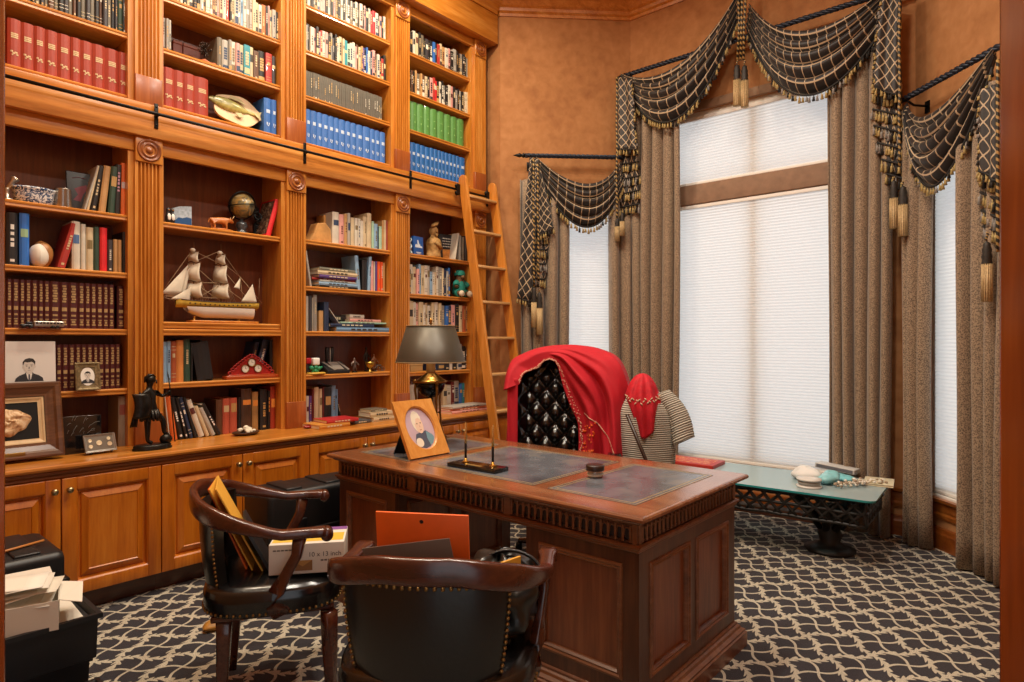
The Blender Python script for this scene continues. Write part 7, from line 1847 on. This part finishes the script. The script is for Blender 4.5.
drape(MA, .99, 1.17, 2.80, 'slim drape between the narrow window and the corner of the bay', seed=2, n=2)
drape(MBk, .06, .57, 3.60, 'tall drape at the left side of the middle window behind the red scarf', seed=3, n=5)
drape(MBk, 1.73, 2.13, 3.62, 'tall drape at the right side of the middle window behind the glass table', seed=4, n=5)
drape(MC, .09, .27, 2.80, 'drape in the corner between the middle window and the right-hand window', seed=5, n=3)
drape(MC, .56, 1.00, 2.84, 'drape at the right end of the bay, partly hidden by the door jamb', seed=6, n=5)
def rod(M, t0, t1, z, y, label, name='curtain_rod'):
    c = M @ Vector(((t0+t1)/2, y, z)); th = thing(name, label, 'curtain rod', c)
    m = MB(); m.M = M; N_ = int((t1-t0)/.012)
    for s_ in range(3):
        m.tube([(lerp(t0, t1, i/N_), y+.0105*math.cos(i*.62+s_*2*PI/3), z+.0105*math.sin(i*.62+s_*2*PI/3)) for i in range(N_+1)], .0115, 6)
    m.build('twisted_rod', IRON, th)
    for e, t in ((-1, t0), (1, t1)):
        f = MB(); f.M = M; f.lathe([(0, 0), (.018, .004), (.024, .016), (.012, .028), (.016, .038), (.020, .05), (.010, .08), (.002, .105), (0, .106)], (0, 0, 0), 12, axis='x')
        for v in f.v: pass
        f2 = MB(); f2.v = []
        L_ = M.inverted()
        for v in f.v:
            q = L_ @ v; f2.v.append(M @ Vector((t+e*q.x, y+q.y, z+q.z)))
        f2.f = f.f if e > 0 else [g_[::-1] for g_ in f.f]; f2.mi = f.mi; f2.sm = f.sm
        f2.build('finial', BLKM, th)
        b = MB(); b.M = M; tt = t-e*.05; b.tube([(tt, y, z-.02), (tt, y+.05, z-.05), (tt, -.006, z-.055)], .008, 8); b.tube([(tt, y-.02, z), (tt, y, z-.022), (tt, y+.02, z)], .007, 6); b.box(tt-.02, tt+.02, -.008, -.001, z-.10, z-.02); b.build('bracket', BLKM, th)
    return th
rod(MA, .215, 1.16, 3.04, -.15, 'twisted iron rod over the narrow window beside the ladder')
rod(MBk, .04, 2.20, 3.80, -.14, 'long twisted iron rod across the tall middle window')
rod(MC, .07, 1.10, 3.02, -.15, 'twisted iron rod over the right-hand window by the doorway')
FRG = [plain('#1c1712', .7), plain('#ad9660', .7, noise=.3, nscale=60), plain('#8f8a84', .7)]
def drops(mb, pts, L=.055, step=.032, out=Vector((0, 0, 0)), seed=0, r=.012):
    """small tassels strung below a trim line"""
    q = random.Random(seed); P = [Vector(p) for p in pts]
    ds = [0]
    for a, b in zip(P, P[1:]): ds.append(ds[-1]+(b-a).length)
    n = max(2, int(ds[-1]/step)); 
    for k in range(n+1):
        d = ds[-1]*k/n; i = 0
        while i < len(P)-2 and ds[i+1] < d: i += 1
        f = (d-ds[i])/max(1e-6, ds[i+1]-ds[i]); p = lerp(P[i], P[i+1], f)+out; l = L*q.uniform(.85, 1.15); mi = 1 if q.random() < .62 else (0 if q.random() < .6 else 2)
        sw = Vector((q.uniform(-.006, .006), q.uniform(-.006, .006), 0))
        mb.tube([p, p+sw*.4-Vector((0, 0, l*.35)), p+sw-Vector((0, 0, l*.45)), p+sw-Vector((0, 0, l*.55)), p+sw-Vector((0, 0, l))], [.0025, .003, r*.75, r*.6, r], 6, mi)
    mb.tube(P, .008, 6, 0)
def tassel(parent, top, drop, L=.19, r=.020, mats=None):
    """key tassel hanging on its cord"""
    t = Vector(top); b = t-Vector((0, 0, drop))
    m = MB(); m.lathe([(0, 0), (r, .0), (r*1.02, L*.02), (r*.98, L*.62)], (b.x, b.y, b.z-L), 14)
    for k in range(14):
        a = 2*PI*k/14; m.tube([(b.x+r*math.cos(a), b.y+r*math.sin(a), b.z-L+.001), (b.x+r*.96*math.cos(a), b.y+r*.96*math.sin(a), b.z-L*.38)], .0042, 5)
    o = m.build('tassel', plain('#b59a6e', .5, 0.2, noise=.3, nscale=120), parent)
    h = MB(); h.lathe([(r*1.0, L*.60), (r*1.08, L*.64), (r*.9, L*.69), (r*1.1, L*.74), (r*.85, L*.80), (r*1.0, L*.85), (r*.7, L*.91), (r*.75, L*.95), (0, L)], (b.x, b.y, b.z-L), 14); h.build('tassel_head', plain('#26201a', .6, noise=.5, nscale=90), o)
    if drop > .01:
        c_ = MB(); c_.tube([lerp(t, b, i/6)+Vector((.003*math.sin(i), 0, 0)) for i in range(7)], .006, 6, uvk=60); c_.build('tassel_cord', ROPE, o)
def qb(P0, C, P1, t): return tuple((1-t)**2*P0[k]+2*t*(1-t)*C[k]+t*t*P1[k] for k in (0, 1))
def swag(parent, plane, nrm, top, bot, ncell, depth=.10, folds=5, fr=.055, rows=9):
    """cloth gathered at both ends: rows run from the top edge to the fringed bottom edge"""
    def raw(u, v):
        w_ = v
        P0 = [lerp(top[0][k], bot[0][k], w_) for k in (0, 1)]; C = [lerp(top[1][k], bot[1][k], w_**1.05) for k in (0, 1)]; P1 = [lerp(top[2][k], bot[2][k], w_) for k in (0, 1)]
        return qb(P0, C, P1, u)
    def f(u, v):
        p = Vector(plane(*raw(u, v))); s_ = math.sin(PI*u)
        off = .010+depth*s_**.8*math.sin(PI*(.12+.80*v))+.022*math.sin(2*PI*folds*v+.6*math.sin(3*u))*s_**.7+.012*math.sin(2*PI*folds*v)*(1-s_)
        return p + nrm*off + Vector((0, 0, .012*math.cos(2*PI*folds*v)*s_))
    m = MB(); m.surf(f, 56, 60, uvf=lambda u, v: (u*ncell+.3*math.sin(2*PI*folds*v)*.15, v*rows)); o = m.build('swag', GRIDC, parent)
    fm = MB(); drops(fm, [f(.02+.96*i/40, 1.0) for i in range(41)], fr, .026, seed=int(ncell)); fm.build('fringe', FRG, o)
    tr = MB(); tr.surf(lambda u, v: f(u, .955+.05*v)+nrm*.004, 56, 2); tr.build('trim_band', plain('#57504a', .7), o)
    return f
def tail(parent, plane, nrm, L, R, tiers, cell=(.075, .09), fold=.012, fringe_side=None, name='tail'):
    """flat hanging tail: L and R are edge polylines from top to bottom"""
    def at(P, v): 
        q = v*(len(P)-1); i = min(len(P)-2, int(q)); return [lerp(P[i][k], P[i+1][k], q-i) for k in (0, 1)]
    W_ = (Vector(plane(*L[0]))-Vector(plane(*R[0]))).length; W2 = (Vector(plane(*L[-1]))-Vector(plane(*R[-1]))).length; Hh = (Vector(plane(*L[0]))-Vector(plane(*L[-1]))).length; W_ = max(W_, W2)
    def f(u, v):
        a, b = at(L, v), at(R, v); p = Vector(plane(lerp(a[0], b[0], u), lerp(a[1], b[1], u))); return p + nrm*(.02+fold*math.sin(2*PI*1.5*u+.4))
    m = MB(); m.surf(f, 14, 24, uvf=lambda u, v: (u*W_/cell[0], v*Hh/cell[1])); o = m.build(name, LATT, parent, solid=.004)
    fm = MB(); drops(fm, [f(i/10, 1.0) for i in range(11)], .05, .026, nrm*.004, 3)
    if fringe_side: fm.build('fringe', FRG, o); fm = MB(); drops(fm, [f(fringe_side > 0 and 1.0 or 0.0, .06+.94*i/16) for i in range(17)], .036, .030, nrm*.004, 4)
    fm.build('side_fringe' if fringe_side else 'fringe', FRG, o)
    return f
def tiers(parent, plane, nrm, rows_, name='cascade'):
    """back layer of a tail: dark cloth with several rows of hanging tassels"""
    m = MB(); x0 = min(r[0][0] for r in rows_); x1 = max(r[-1][0] for r in rows_)
    top = rows_[0]; bot = rows_[-1]
    def f(u, v): return Vector(plane(lerp(lerp(top[0][0], bot[0][0], v), lerp(top[-1][0], bot[-1][0], v), u), lerp(lerp(top[0][1], bot[0][1], v), lerp(top[-1][1], bot[-1][1], v), u))) + nrm*(.006+.006*math.sin(9*u))
    m.surf(f, 10, 14, uvf=lambda u, v: (u*3, v*6)); o = m.build(name, LATT, parent, solid=.004)
    for k, r in enumerate(rows_):
        fm = MB()
        for dz in (0,):
            P = []
            for a, b in zip(r, r[1:]): P += [Vector(plane(lerp(a[0], b[0], i/5), lerp(a[1], b[1], i/5)))+nrm*.016 for i in range(5)]
            P.append(Vector(plane(*r[-1]))+nrm*.016); drops(fm, P, .075, .021, Vector((0, 0, 0)), 10+k, .013)
        fm.build('fringe', FRG, o)
def cord(parent, pts, r=.009):
    m = MB(); m.tube(pts, r, 8, uvk=26); return m.build('cord', ROPE, parent)
# middle window
nB = Vector((0, -1, 0)); pB = lambda x, y: onY(x, y, 5.0); pB2 = lambda x, y: onY(x, y, 4.93)
th = thing('swag_valance', 'black lattice valance of two fringed swags over the tall middle window', 'valance', (-1.9, 5.0, 3.8))
swag(th, pB, nB, ((622, 74), (686, 103), (745, -18)), ((622, 82), (679, 196), (743, 8)), 13, .09)
swag(th, pB, nB, ((750, 4), (797, 72), (882, -8)), ((746, 28), (806, 184), (902, -4)), 16, .10)
tail(th, pB2, nB, [(619.5, 78), (619.5, 150)], [(633, 80), (638, 150)], None, fringe_side=1)
tiers(th, pB, nB, [[(620, 88), (634, 92)], [(620, 150), (638, 146)], [(620, 165), (640, 162)], [(620, 180), (641, 176)], [(620, 195), (641, 190)], [(621, 208), (640, 204)]])
cord(th, [pB2(618.5+.3*math.sin(i), 78+i*9)+nB*.03 for i in range(17)])
tassel(th, pB2(619, 215)+nB*.03, .03, .21, .020); tassel(th, pB2(624, 213)+nB*.03, .0, .21, .020)
tail(th, pB2, nB, [(884, -14), (876, 40), (874, 88)], [(903, -14), (901, 40), (900, 97)], None, fringe_side=-1)
tiers(th, pB, nB, [[(876, 20), (900, 20)], [(873, 92), (902, 100)], [(873, 110), (904, 116)], [(874, 126), (905, 134)], [(877, 143), (906, 150)], [(882, 160), (907, 166)], [(887, 174), (906, 180)]])
cord(th, [pB2(900.5+.3*math.sin(i), -12+i*12)+nB*.04 for i in range(16)])
tassel(th, pB2(895, 178)+nB*.04, .02, .33, .024); tassel(th, pB2(904, 182)+nB*.04, .03, .34, .026)
m = MB(); hk = pB(745, -22); m.lathe([(0, 0), (.035, 0), (.045, .02), (.02, .04), (.028, .055), (0, .07)], (0, 0, 0), 16, axis='y')
for v in m.v: v.y = hk.y+.16-v.y*1.0-.03; v.x += hk.x; v.z += hk.z
m.build('hook_rosette', DGOLD, th)
for dx in (-3.5, 0, 3.5): cord(th, [pB2(745+dx*.4, -20)+nB*.05, pB2(745+dx, 5)+nB*.06, pB2(744+dx*.7, 28)+nB*.05, pB2(742.5+dx*.9, 62)+nB*.04], .010)
tassel(th, pB2(739, 62)+nB*.04, .03, .33, .026); tassel(th, pB2(746.5, 62)+nB*.04, .035, .33, .026)
# narrow window by the ladder
nA = Vector((.7071, -.7071, 0)); pA = lambda x, y: onA(x, y, 7.99); pA2 = lambda x, y: onA(x, y, 7.92)
th = thing('swag_valance', 'black lattice valance with one swag over the narrow window by the ladder', 'valance', (-3.4, 4.6, 3.04))
swag(th, pA, nA, ((536, 157), (592, 214), (621, 160)), ((534, 168), (587, 283), (624, 182)), 12, .08)
tail(th, pA2, nA, [(530, 158), (524, 215), (517, 298)], [(538, 160), (537, 215), (531, 302)], None, fringe_side=None)
tail(th, pA2, nA, [(537, 170), (537, 200), (538, 236)], [(541, 172), (549, 205), (553, 228)], None, name='tail')
tiers(th, pA, nA, [[(535, 200), (551, 222)], [(535, 236), (550, 236)], [(534, 250), (547, 250)], [(534, 264), (546, 264)], [(533, 278), (545, 280)]])
cord(th, [pA2(533+.3*math.sin(i)+i*.05, 160+i*9)+nA*.03 for i in range(15)])
cord(th, [pA2(537+.3*math.sin(i)+i*.08, 165+i*9)+nA*.04 for i in range(14)])
tassel(th, pA2(533.8, 285)+nA*.03, .02, .36, .024); tassel(th, pA2(539, 290)+nA*.04, .02, .38, .026)
# right-hand window
nC = Vector((-.7071, -.7071, 0)); pC = lambda x, y: onC(x, y, 4.2); pC2 = lambda x, y: onC(x, y, 4.13)
th = thing('swag_valance', 'black lattice valance with one swag over the window by the doorway', 'valance', (-.4, 4.6, 3.02))
swag(th, pC, nC, ((909, 103), (930, 152), (996, 48)), ((904, 110), (934, 290), (997, 58)), 11, .07)
tail(th, pC2, nC, [(984, 90), (983, 170)], [(1000, 84), (1001, 182)], None, fringe_side=-1)
tiers(th, pC, nC, [[(984, 110), (1000, 110)], [(982, 172), (1001, 182)], [(983, 192), (1001, 200)], [(984, 210), (1001, 218)], [(986, 226), (1001, 232)]])
cord(th, [pC2(1003, 60+i*12)+nC*.03 for i in range(17)])
tassel(th, pC2(992, 232)+nC*.03, .05, .34, .024)
# ------------------------------------------------------------------ glass table by the window
TZ = .43; TX0, TX1 = -2.35, -.82
RT = Matrix.Translation((-1.585, 4.455, 0)) @ Matrix.Rotation(math.radians(3.2), 4, 'Z')
th = thing('glass_table', 'low glass-topped table on dark carved legs in front of the middle window', 'table', (-1.585, 4.455, 0))
def rr(hx, hy, r, z, n=6):
    P = []
    for cx, cy, a0 in ((hx-r, hy-r, 0), (-hx+r, hy-r, 1), (-hx+r, -hy+r, 2), (hx-r, -hy+r, 3)):
        P += [(cx+r*math.cos(PI/2*a0+PI/2*i/n), cy+r*math.sin(PI/2*a0+PI/2*i/n), z) for i in range(n+1)]
    return P
def _tg(nt, b):
    out = nt.nodes['Material Output']; lw = nt.nodes.new('ShaderNodeLayerWeight'); lw.inputs['Blend'].default_value = .5
    t = nt.nodes.new('ShaderNodeBsdfTransparent'); t.inputs['Color'].default_value = (.62, .80, .82, 1)
    g = nt.nodes.new('ShaderNodeBsdfGlossy'); g.inputs['Roughness'].default_value = .06; g.inputs['Color'].default_value = (.85, .95, .97, 1)
    mx = nt.nodes.new('ShaderNodeMixShader'); nt.links.new(lw.outputs['Fresnel'], mx.inputs[0]); nt.links.new(t.outputs[0], mx.inputs[1]); nt.links.new(g.outputs[0], mx.inputs[2]); d = nt.nodes.new('ShaderNodeBsdfDiffuse'); d.inputs['Color'].default_value = (.70, .86, .88, 1); m2 = nt.nodes.new('ShaderNodeMixShader'); m2.inputs[0].default_value = .36; nt.links.new(mx.outputs[0], m2.inputs[1]); nt.links.new(d.outputs[0], m2.inputs[2]); nt.links.new(m2.outputs[0], out.inputs['Surface'])  # pale diffuse share stands in for the window's reflection on the top
TGL = tex_mat('table_glass', _tg)
EDG = plain('#2f8f92', .15, spec=.7)
m = MB(); m.M = RT; A_ = rr(.755, .335, .05, TZ-.012); B_ = rr(.755, .335, .05, TZ); n = len(A_)
m.add(A_+B_, [list(range(n))[::-1], [n+i for i in range(n)]], 0); m.add(A_+B_, [(i, (i+1) % n, n+(i+1) % n, n+i) for i in range(n)], 1); m.build('glass_top', [TGL, EDG], th)
DK_ = plain('#15120f', .5, noise=.4, nscale=30, bump=.6)
for sx_ in (-.45, .45):
    m = MB(); m.M = RT; r_ = random.Random(int(sx_*100)+90)
    m.lathe([(0, 0), (.15, 0), (.155, .015), (.10, .035), (.06, .06), (.075, .11), (.05, .16), (.08, .22), (.12, .27), (.10, .29), (0, .29)], (sx_, 0, .001), 20)
    for k in range(7):
        a = 2*PI*k/7; m.tube([(sx_+.06*math.cos(a), .06*math.sin(a), .15), (sx_+.14*math.cos(a+.3), .14*math.sin(a+.3), .26), (sx_+.24*math.cos(a+.2), .20*math.sin(a+.2), .34), (sx_+.30*math.cos(a), .23*math.sin(a), .4165)], [.022, .028, .022, .014], 8)
        m.tube([(sx_+.18*math.cos(a+.25), .16*math.sin(a+.25), .30), (sx_+.22*math.cos(a+.7), .17*math.sin(a+.7), .36), (sx_+.26*math.cos(a+.8), .22*math.sin(a+.8), .4165)], [.018, .014, .010], 6)
    m.build('leg', DK_, th)
m = MB(); m.M = RT; r_ = random.Random(77)
def net(p, q, n):
    p, q = Vector(p), Vector(q); d = q-p
    for k in range(n):
        for a, b in ((k, k+1.6), (k+1.6, k)):
            m.tube([p+d*min(1, lerp(a, b, t/5)/n)+Vector((0, 0, lerp(.265, .405, t/5)+r_.uniform(-.006, .006))) for t in range(6)], [.009, .011, .010, .012, .010, .008], 6)
    for z in (.262, .335, .408): m.tube([p+d*(t/20)+Vector((0, 0, z+r_.uniform(-.006, .004))) for t in range(21)], .011, 6)
net((-.70, -.29, 0), (.70, -.29, 0), 16); net((-.70, .29, 0), (.70, .29, 0), 16); net((-.70, -.29, 0), (-.70, .29, 0), 6); net((.70, -.29, 0), (.70, .29, 0), 6)
m.build('apron', DK_, th)
m = MB(); m.M = RT; m.bbox(-.42, .42, -.05, .05, .17, .225, .008); m.build('stretcher', wood('stretch_wood', '#5c2c14', '#7c4020', '#96552e', axis='x'), th)
def tq(px, py, z=TZ): return onZ(px, py, z)
tz = TZ+.0008
c0 = Vector((-2.13, 4.555, tz)); th = thing('red_lacquer_panel', 'flat red patterned panel lying on the left end of the glass table', 'panel', c0)
RP = Matrix.Translation(c0) @ Matrix.Rotation(math.radians(3), 4, 'Z')
m = MB(); m.M = RP; m.bbox(-.21, .21, -.135, .135, 0, .026, .003); m.build('board', plain('#b2281a', .4), th)
m = MB(); m.M = RP; m.box(-.17, .17, -.10, .10, .0261, .0268); m.build('patterned_field', tex_mat('red_gold_pattern', lambda nt, b: nt.links.new((lambda g: g.ramp(g.noise(g.obj()[0], 35, 4, 1.5), [(.38, '#b8321c'), (.52, '#d0552a'), (.66, '#d9a05a')]))(G(nt)), b.inputs['Base Color']), .45), th)
c0 = tq(809, 487); th = thing('ribbon_spool', 'white spool lying flat near the front edge of the glass table', 'spool', (c0.x, c0.y, tz))
m = MB(); m.lathe([(0, 0), (.075, 0), (.076, .010), (.062, .013), (.058, .016), (.058, .040), (.062, .043), (.074, .046), (.075, .056), (.03, .058), (.016, .050), (0, .050)], (c0.x, c0.y, tz), 32); m.build('spool', plain('#d9d6cf', .5), th)
m = MB(); m.lathe([(.0585, .018), (.066, .020), (.066, .038), (.0585, .040)], (c0.x, c0.y, tz), 28, cap=False); m.build('ribbon', plain('#a8a49c', .5), th)
def lump(name, label, cat, px, py, r, seed, mat, amp=.18):
    c = tq(px, py); m = MB(); stone(m, (c.x, c.y, tz+r[2]*.8), r, seed, amp, flat0=tz, nu=28, nv=16); o = m.build(name, mat); return tag(o, label, cat)
lump('tissue_bundle', 'crumpled white tissue behind the white spool on the glass table', 'tissue', 806, 480, (.10, .07, .05), 5, plain('#e6e6e2', .7, bump=.5, nscale=30))
lump('blue_gift_bag', 'crumpled pale blue foil bag beside the white spool', 'bag', 829, 483, (.075, .085, .042), 6, plain('#8fd0d6', .3, noise=.1), .22)
lump('blue_gift_bag', 'small pale blue foil packet between the blue bag and the grey box', 'packet', 843, 480, (.06, .07, .022), 16, plain('#7cc6ce', .3, noise=.1), .22)
c0 = tq(835, 473); th = thing('slim_box', 'slim grey and white box tilted at the back of the glass table', 'box', (c0.x, c0.y, tz))
MS = Matrix.Translation((c0.x, c0.y+.05, tz)) @ Matrix.Rotation(-.15, 4, 'Z') @ Matrix.Rotation(.06, 4, 'Y')
m = MB(); m.M = MS; m.bbox(-.135, .135, -.05, .05, .012, .046, .003); m.build('box', plain('#c9c9c6', .5), th); m = MB(); m.M = MS; m.box(-.125, .125, -.0506, -.0501, .018, .040); m.build('side_label', plain('#6d7078', .5), th)
for i, (px, py, rz, lab) in enumerate(((851, 487, .95, 'clear bag of cream trinkets lying left of the other on the glass table'), (867, 485, .75, 'clear bag of cream trinkets nearest the right end of the glass table'))):
    c0 = tq(px, py); th = thing('trinket_bag', lab, 'bag', (c0.x, c0.y, tz)); r_ = random.Random(20+i)
    MQ = Matrix.Translation((c0.x, c0.y, tz)) @ Matrix.Rotation(rz, 4, 'Z'); m = MB(); m.M = MQ
    for k in range(46):
        p = (r_.uniform(-.11, .11), r_.uniform(-.04, .04), r_.uniform(.012, .034)); s_ = r_.uniform(.008, .014); m.ball(p, (s_, s_*.8, s_*.7), r_.randrange(3), 7, 5)
    m.build('trinkets', [plain('#d9cfb8', .4), plain('#a8937a', .4), plain('#efe9dc', .3)], th)
    m = MB(); m.M = MQ; stone(m, (0, 0, .02), (.13, .052, .024), 30+i, .10, flat0=.0, nu=24, nv=12); m.build('bag_film', PANE, th)
c0 = tq(878, 484); MQ = Matrix.Translation((c0.x, c0.y+.03, tz)) @ Matrix.Rotation(.15, 4, 'Z')
th = thing('notebook', 'flat cream notebook at the right end of the glass table', 'notebook', (c0.x, c0.y, tz))
m = MB(); m.M = MQ; m.bbox(-.085, .085, -.12, .12, 0, .003, .001); m.bbox(-.085, .085, -.12, .12, .012, .015, .001); m.box(-.0855, -.083, -.12, .12, .0005, .0145); m.build('cover', plain('#d9d2b4', .5), th); m = MB(); m.M = MQ; m.box(-.0825, .082, -.116, .116, .0031, .0119); m.build('pages', PAGE, th)
# ------------------------------------------------------------------ cases and boxes on the floor
def hard_case(name, label, c, L, W, Hh, rz=0.0, upright=False):
    """black ribbed equipment case: local x length, y width"""
    th = thing(name, label, 'equipment case', c, rz); kw = dict(world=False); z0 = .0005
    m = MB(); m.bbox(-L/2, L/2, -W/2, W/2, z0, z0+Hh*.58, .025)
    for k in (-.36, -.12, .12, .36): m.bbox(k*L-.02, k*L+.02, -W/2-.008, W/2+.008, z0+.01, z0+Hh*.52, .008)
    m.build('case_body', BLKP, th, **kw)
    m = MB(); m.bbox(-L/2-.004, L/2+.004, -W/2-.004, W/2+.004, z0+Hh*.59, z0+Hh, .03)
    m.bbox(-L/2-.012, L/2+.012, -W/2-.012, W/2+.012, z0+Hh*.56, z0+Hh*.63, .008)
    for k in (-.30, .0, .30): m.bbox(k*L-.045, k*L+.045, -W/2+.03, W/2-.03, z0+Hh-.005, z0+Hh+.010, .006)
    m.build('case_lid', BLKP, th, **kw)
    for k in (-.28, .28):
        m = MB(); m.bbox(k*L-.03, k*L+.03, -W/2-.026, -W/2-.010, z0+Hh*.42, z0+Hh*.74, .006); m.build('latch', plain('#101113', .35), th, **kw)
    m = MB(); m.tube([(-.08, -W/2-.012, z0+Hh*.45), (-.075, -W/2-.05, z0+Hh*.45), (.075, -W/2-.05, z0+Hh*.45), (.08, -W/2-.012, z0+Hh*.45)], .012, 8); m.build('handle', plain('#101113', .35), th, **kw)
    for e in (-1, 1):
        m = MB(); m.tube([(e*(L/2+.010), -.06, z0+Hh*.66), (e*(L/2+.045), -.055, z0+Hh*.66), (e*(L/2+.045), .055, z0+Hh*.66), (e*(L/2+.010), .06, z0+Hh*.66)], .011, 8); m.build('end_handle', plain('#101113', .35), th, **kw)
    return th
hard_case('equipment_case', 'black ribbed equipment case against the cabinets behind the box of papers', (-3.32, .455, 0), .60, .42, .50, math.radians(90))
hard_case('equipment_case', 'black equipment case standing between the left chair and the desk', (-3.22, 2.03, 0), .78, .30, .57, math.radians(88))
st = MB().tube([(-3.20, .50, .5166), (-3.28, .72, .5166)], .006, 6).build('wooden_stick', plain('#b9783a', .5)); tag(st, 'thin orange wooden stick lying on the black ribbed case', 'stick')
# crate, papers, lower tote, soft bag
th = thing('black_crate', 'black plastic crate carrying the white box of papers', 'crate', (-2.72, .42, 0))
m = MB(); rectring(m, -2.90, -2.545, .10, .715, [(-.03, .001), (-.02, .25), (-.012, .25), (-.012, .258), (-.004, .262), (0, .40), (.012, .402), (.012, .418), (-.004, .418), (-.012, .40), (-.036, .03)], close=False)
m.box(-2.873, -2.572, .127, .688, .012, .024); m.build('body', BLKP, th)
m = MB(); m.bbox(-2.887, -2.558, .113, .702, .384, .4, .004); m.build('inner_tray', plain('#1b1c1e', .5), th)
pc = Vector((-2.66, .46, .4015)); o = MB(); o.M = Matrix.Translation(pc) @ Matrix.Rotation(-.05, 4, 'Z'); o.box(-.165, .105, -.34+.06, .225, 0, .0025)
o = o.build('paper_sheet', plain('#e2dbcc', .7)); tag(o, 'large loose white sheet under the white box in the crate', 'paper')
MP_ = Matrix.Translation((-2.665, .455, .405)) @ Matrix.Rotation(math.radians(-14), 4, 'Z')
th = thing('paper_box', 'open white box stuffed with papers on the black crate', 'box', (-2.665, .40, .405))
m = MB(); m.M = MP_
m.box(-.10, .10, -.17, .17, 0, .003); m.box(.098, .1, -.17, .17, .003, .098); m.box(-.1, -.098, -.17, .17, .003, .098); m.box(-.098, .098, .168, .17, .003, .098); m.box(-.098, .098, -.17, -.168, .003, .098); m.build('carton', plain('#d9d2c2', .7), th)
m = MB(); m.M = MP_; m.prism([(-.1, .171, .098), (.1, .171, .098), (.08, .235, .07), (-.09, .24, .085)], (0, 0, .002)); m.prism([(-.101, -.15, .098), (-.101, .16, .098), (-.16, .14, .14), (-.16, -.14, .13)], (0, 0, .002)); m.build('flap', plain('#e0d9ca', .7), th)
r_ = random.Random(31)
for k in range(7):
    m = MB(); zt = .075+.011*k; a = r_.uniform(-.35, .35); m.M = MP_ @ Matrix.Translation((r_.uniform(-.02, .01), -.02+r_.uniform(-.02, .05), zt)) @ Matrix.Rotation(a*.5, 4, 'Z') @ Matrix.Rotation(r_.uniform(-.10, .10), 4, 'X')
    m.surf(lambda u, v, k=k: (lerp(-.075, .085, u), lerp(-.14, .15, v), .006*math.sin(4*v+k)+.010*(u-.5)**2), 4, 6)
    o = m.build('paper', plain(('#e6e0d2', '#ded7c6', '#ebe6da')[k % 3], .7), None, solid=.0012)
    tag(o, 'loose white paper stuffed in the open box on the black crate', 'paper', 'papers in the open white box')
th = thing('low_black_tote', 'low black plastic tote in front of the crate on the carpet', 'tote', (-2.36, .50, 0))
m = MB(); rectring(m, -2.515, -2.26, .20, .70, [(-.04, .001), (-.015, .17), (.012, .172), (.012, .20), (.0, .20), (-.012, .185), (-.045, .02)], close=False); m.box(-2.472, -2.303, .243, .657, .006, .018)
m.build('body', BLKP, th)
m = MB()
for k in range(5): m.bbox(-2.259, -2.246, .28+k*.085, .30+k*.085, .03, .165, .004)
for k in range(4): m.bbox(-2.49+k*.065, -2.475+k*.065, .699, .712, .03, .165, .004)
m.build('ribs', BLKP, th)
th = thing('soft_bag', 'dark grey fabric bag with a blue tag in the low tote by the doorway', 'bag', (-2.37, .43, .02))
m = MB(); stone(m, (-2.385, .43, .135), (.095, .19, .115), 41, .09, flat0=.0195, nu=36, nv=20); m.build('cloth', plain('#2c2d33', .85, bump=.5, nscale=40), th)
m = MB(); m.tube([(-2.345, .47, .236), (-2.325, .50, .244), (-2.30, .53, .236)], [.012, .018, .010], 8, flat=(1, .5)); m.build('tag', plain('#4a86c4', .5), th)
# small ochre thing on the carpet
c0 = onZ(215, 629, 0); th = thing('wooden_fish', 'small ochre carved piece lying on the carpet beyond the left chair', 'ornament', (c0.x, c0.y, 0))
m = MB(); stone(m, (c0.x, c0.y, .022), (.035, .065, .022), 51, .12, flat0=.001); m.build('body', plain('#a8742c', .5, noise=.3, nscale=40), th)
m = MB(); m.prism([(c0.x-.02, c0.y+.05, .012), (c0.x+.04, c0.y+.12, .012), (c0.x-.03, c0.y+.115, .012)], (0, 0, .016)); m.build('tail', plain('#a8742c', .5, noise=.3, nscale=40), th)
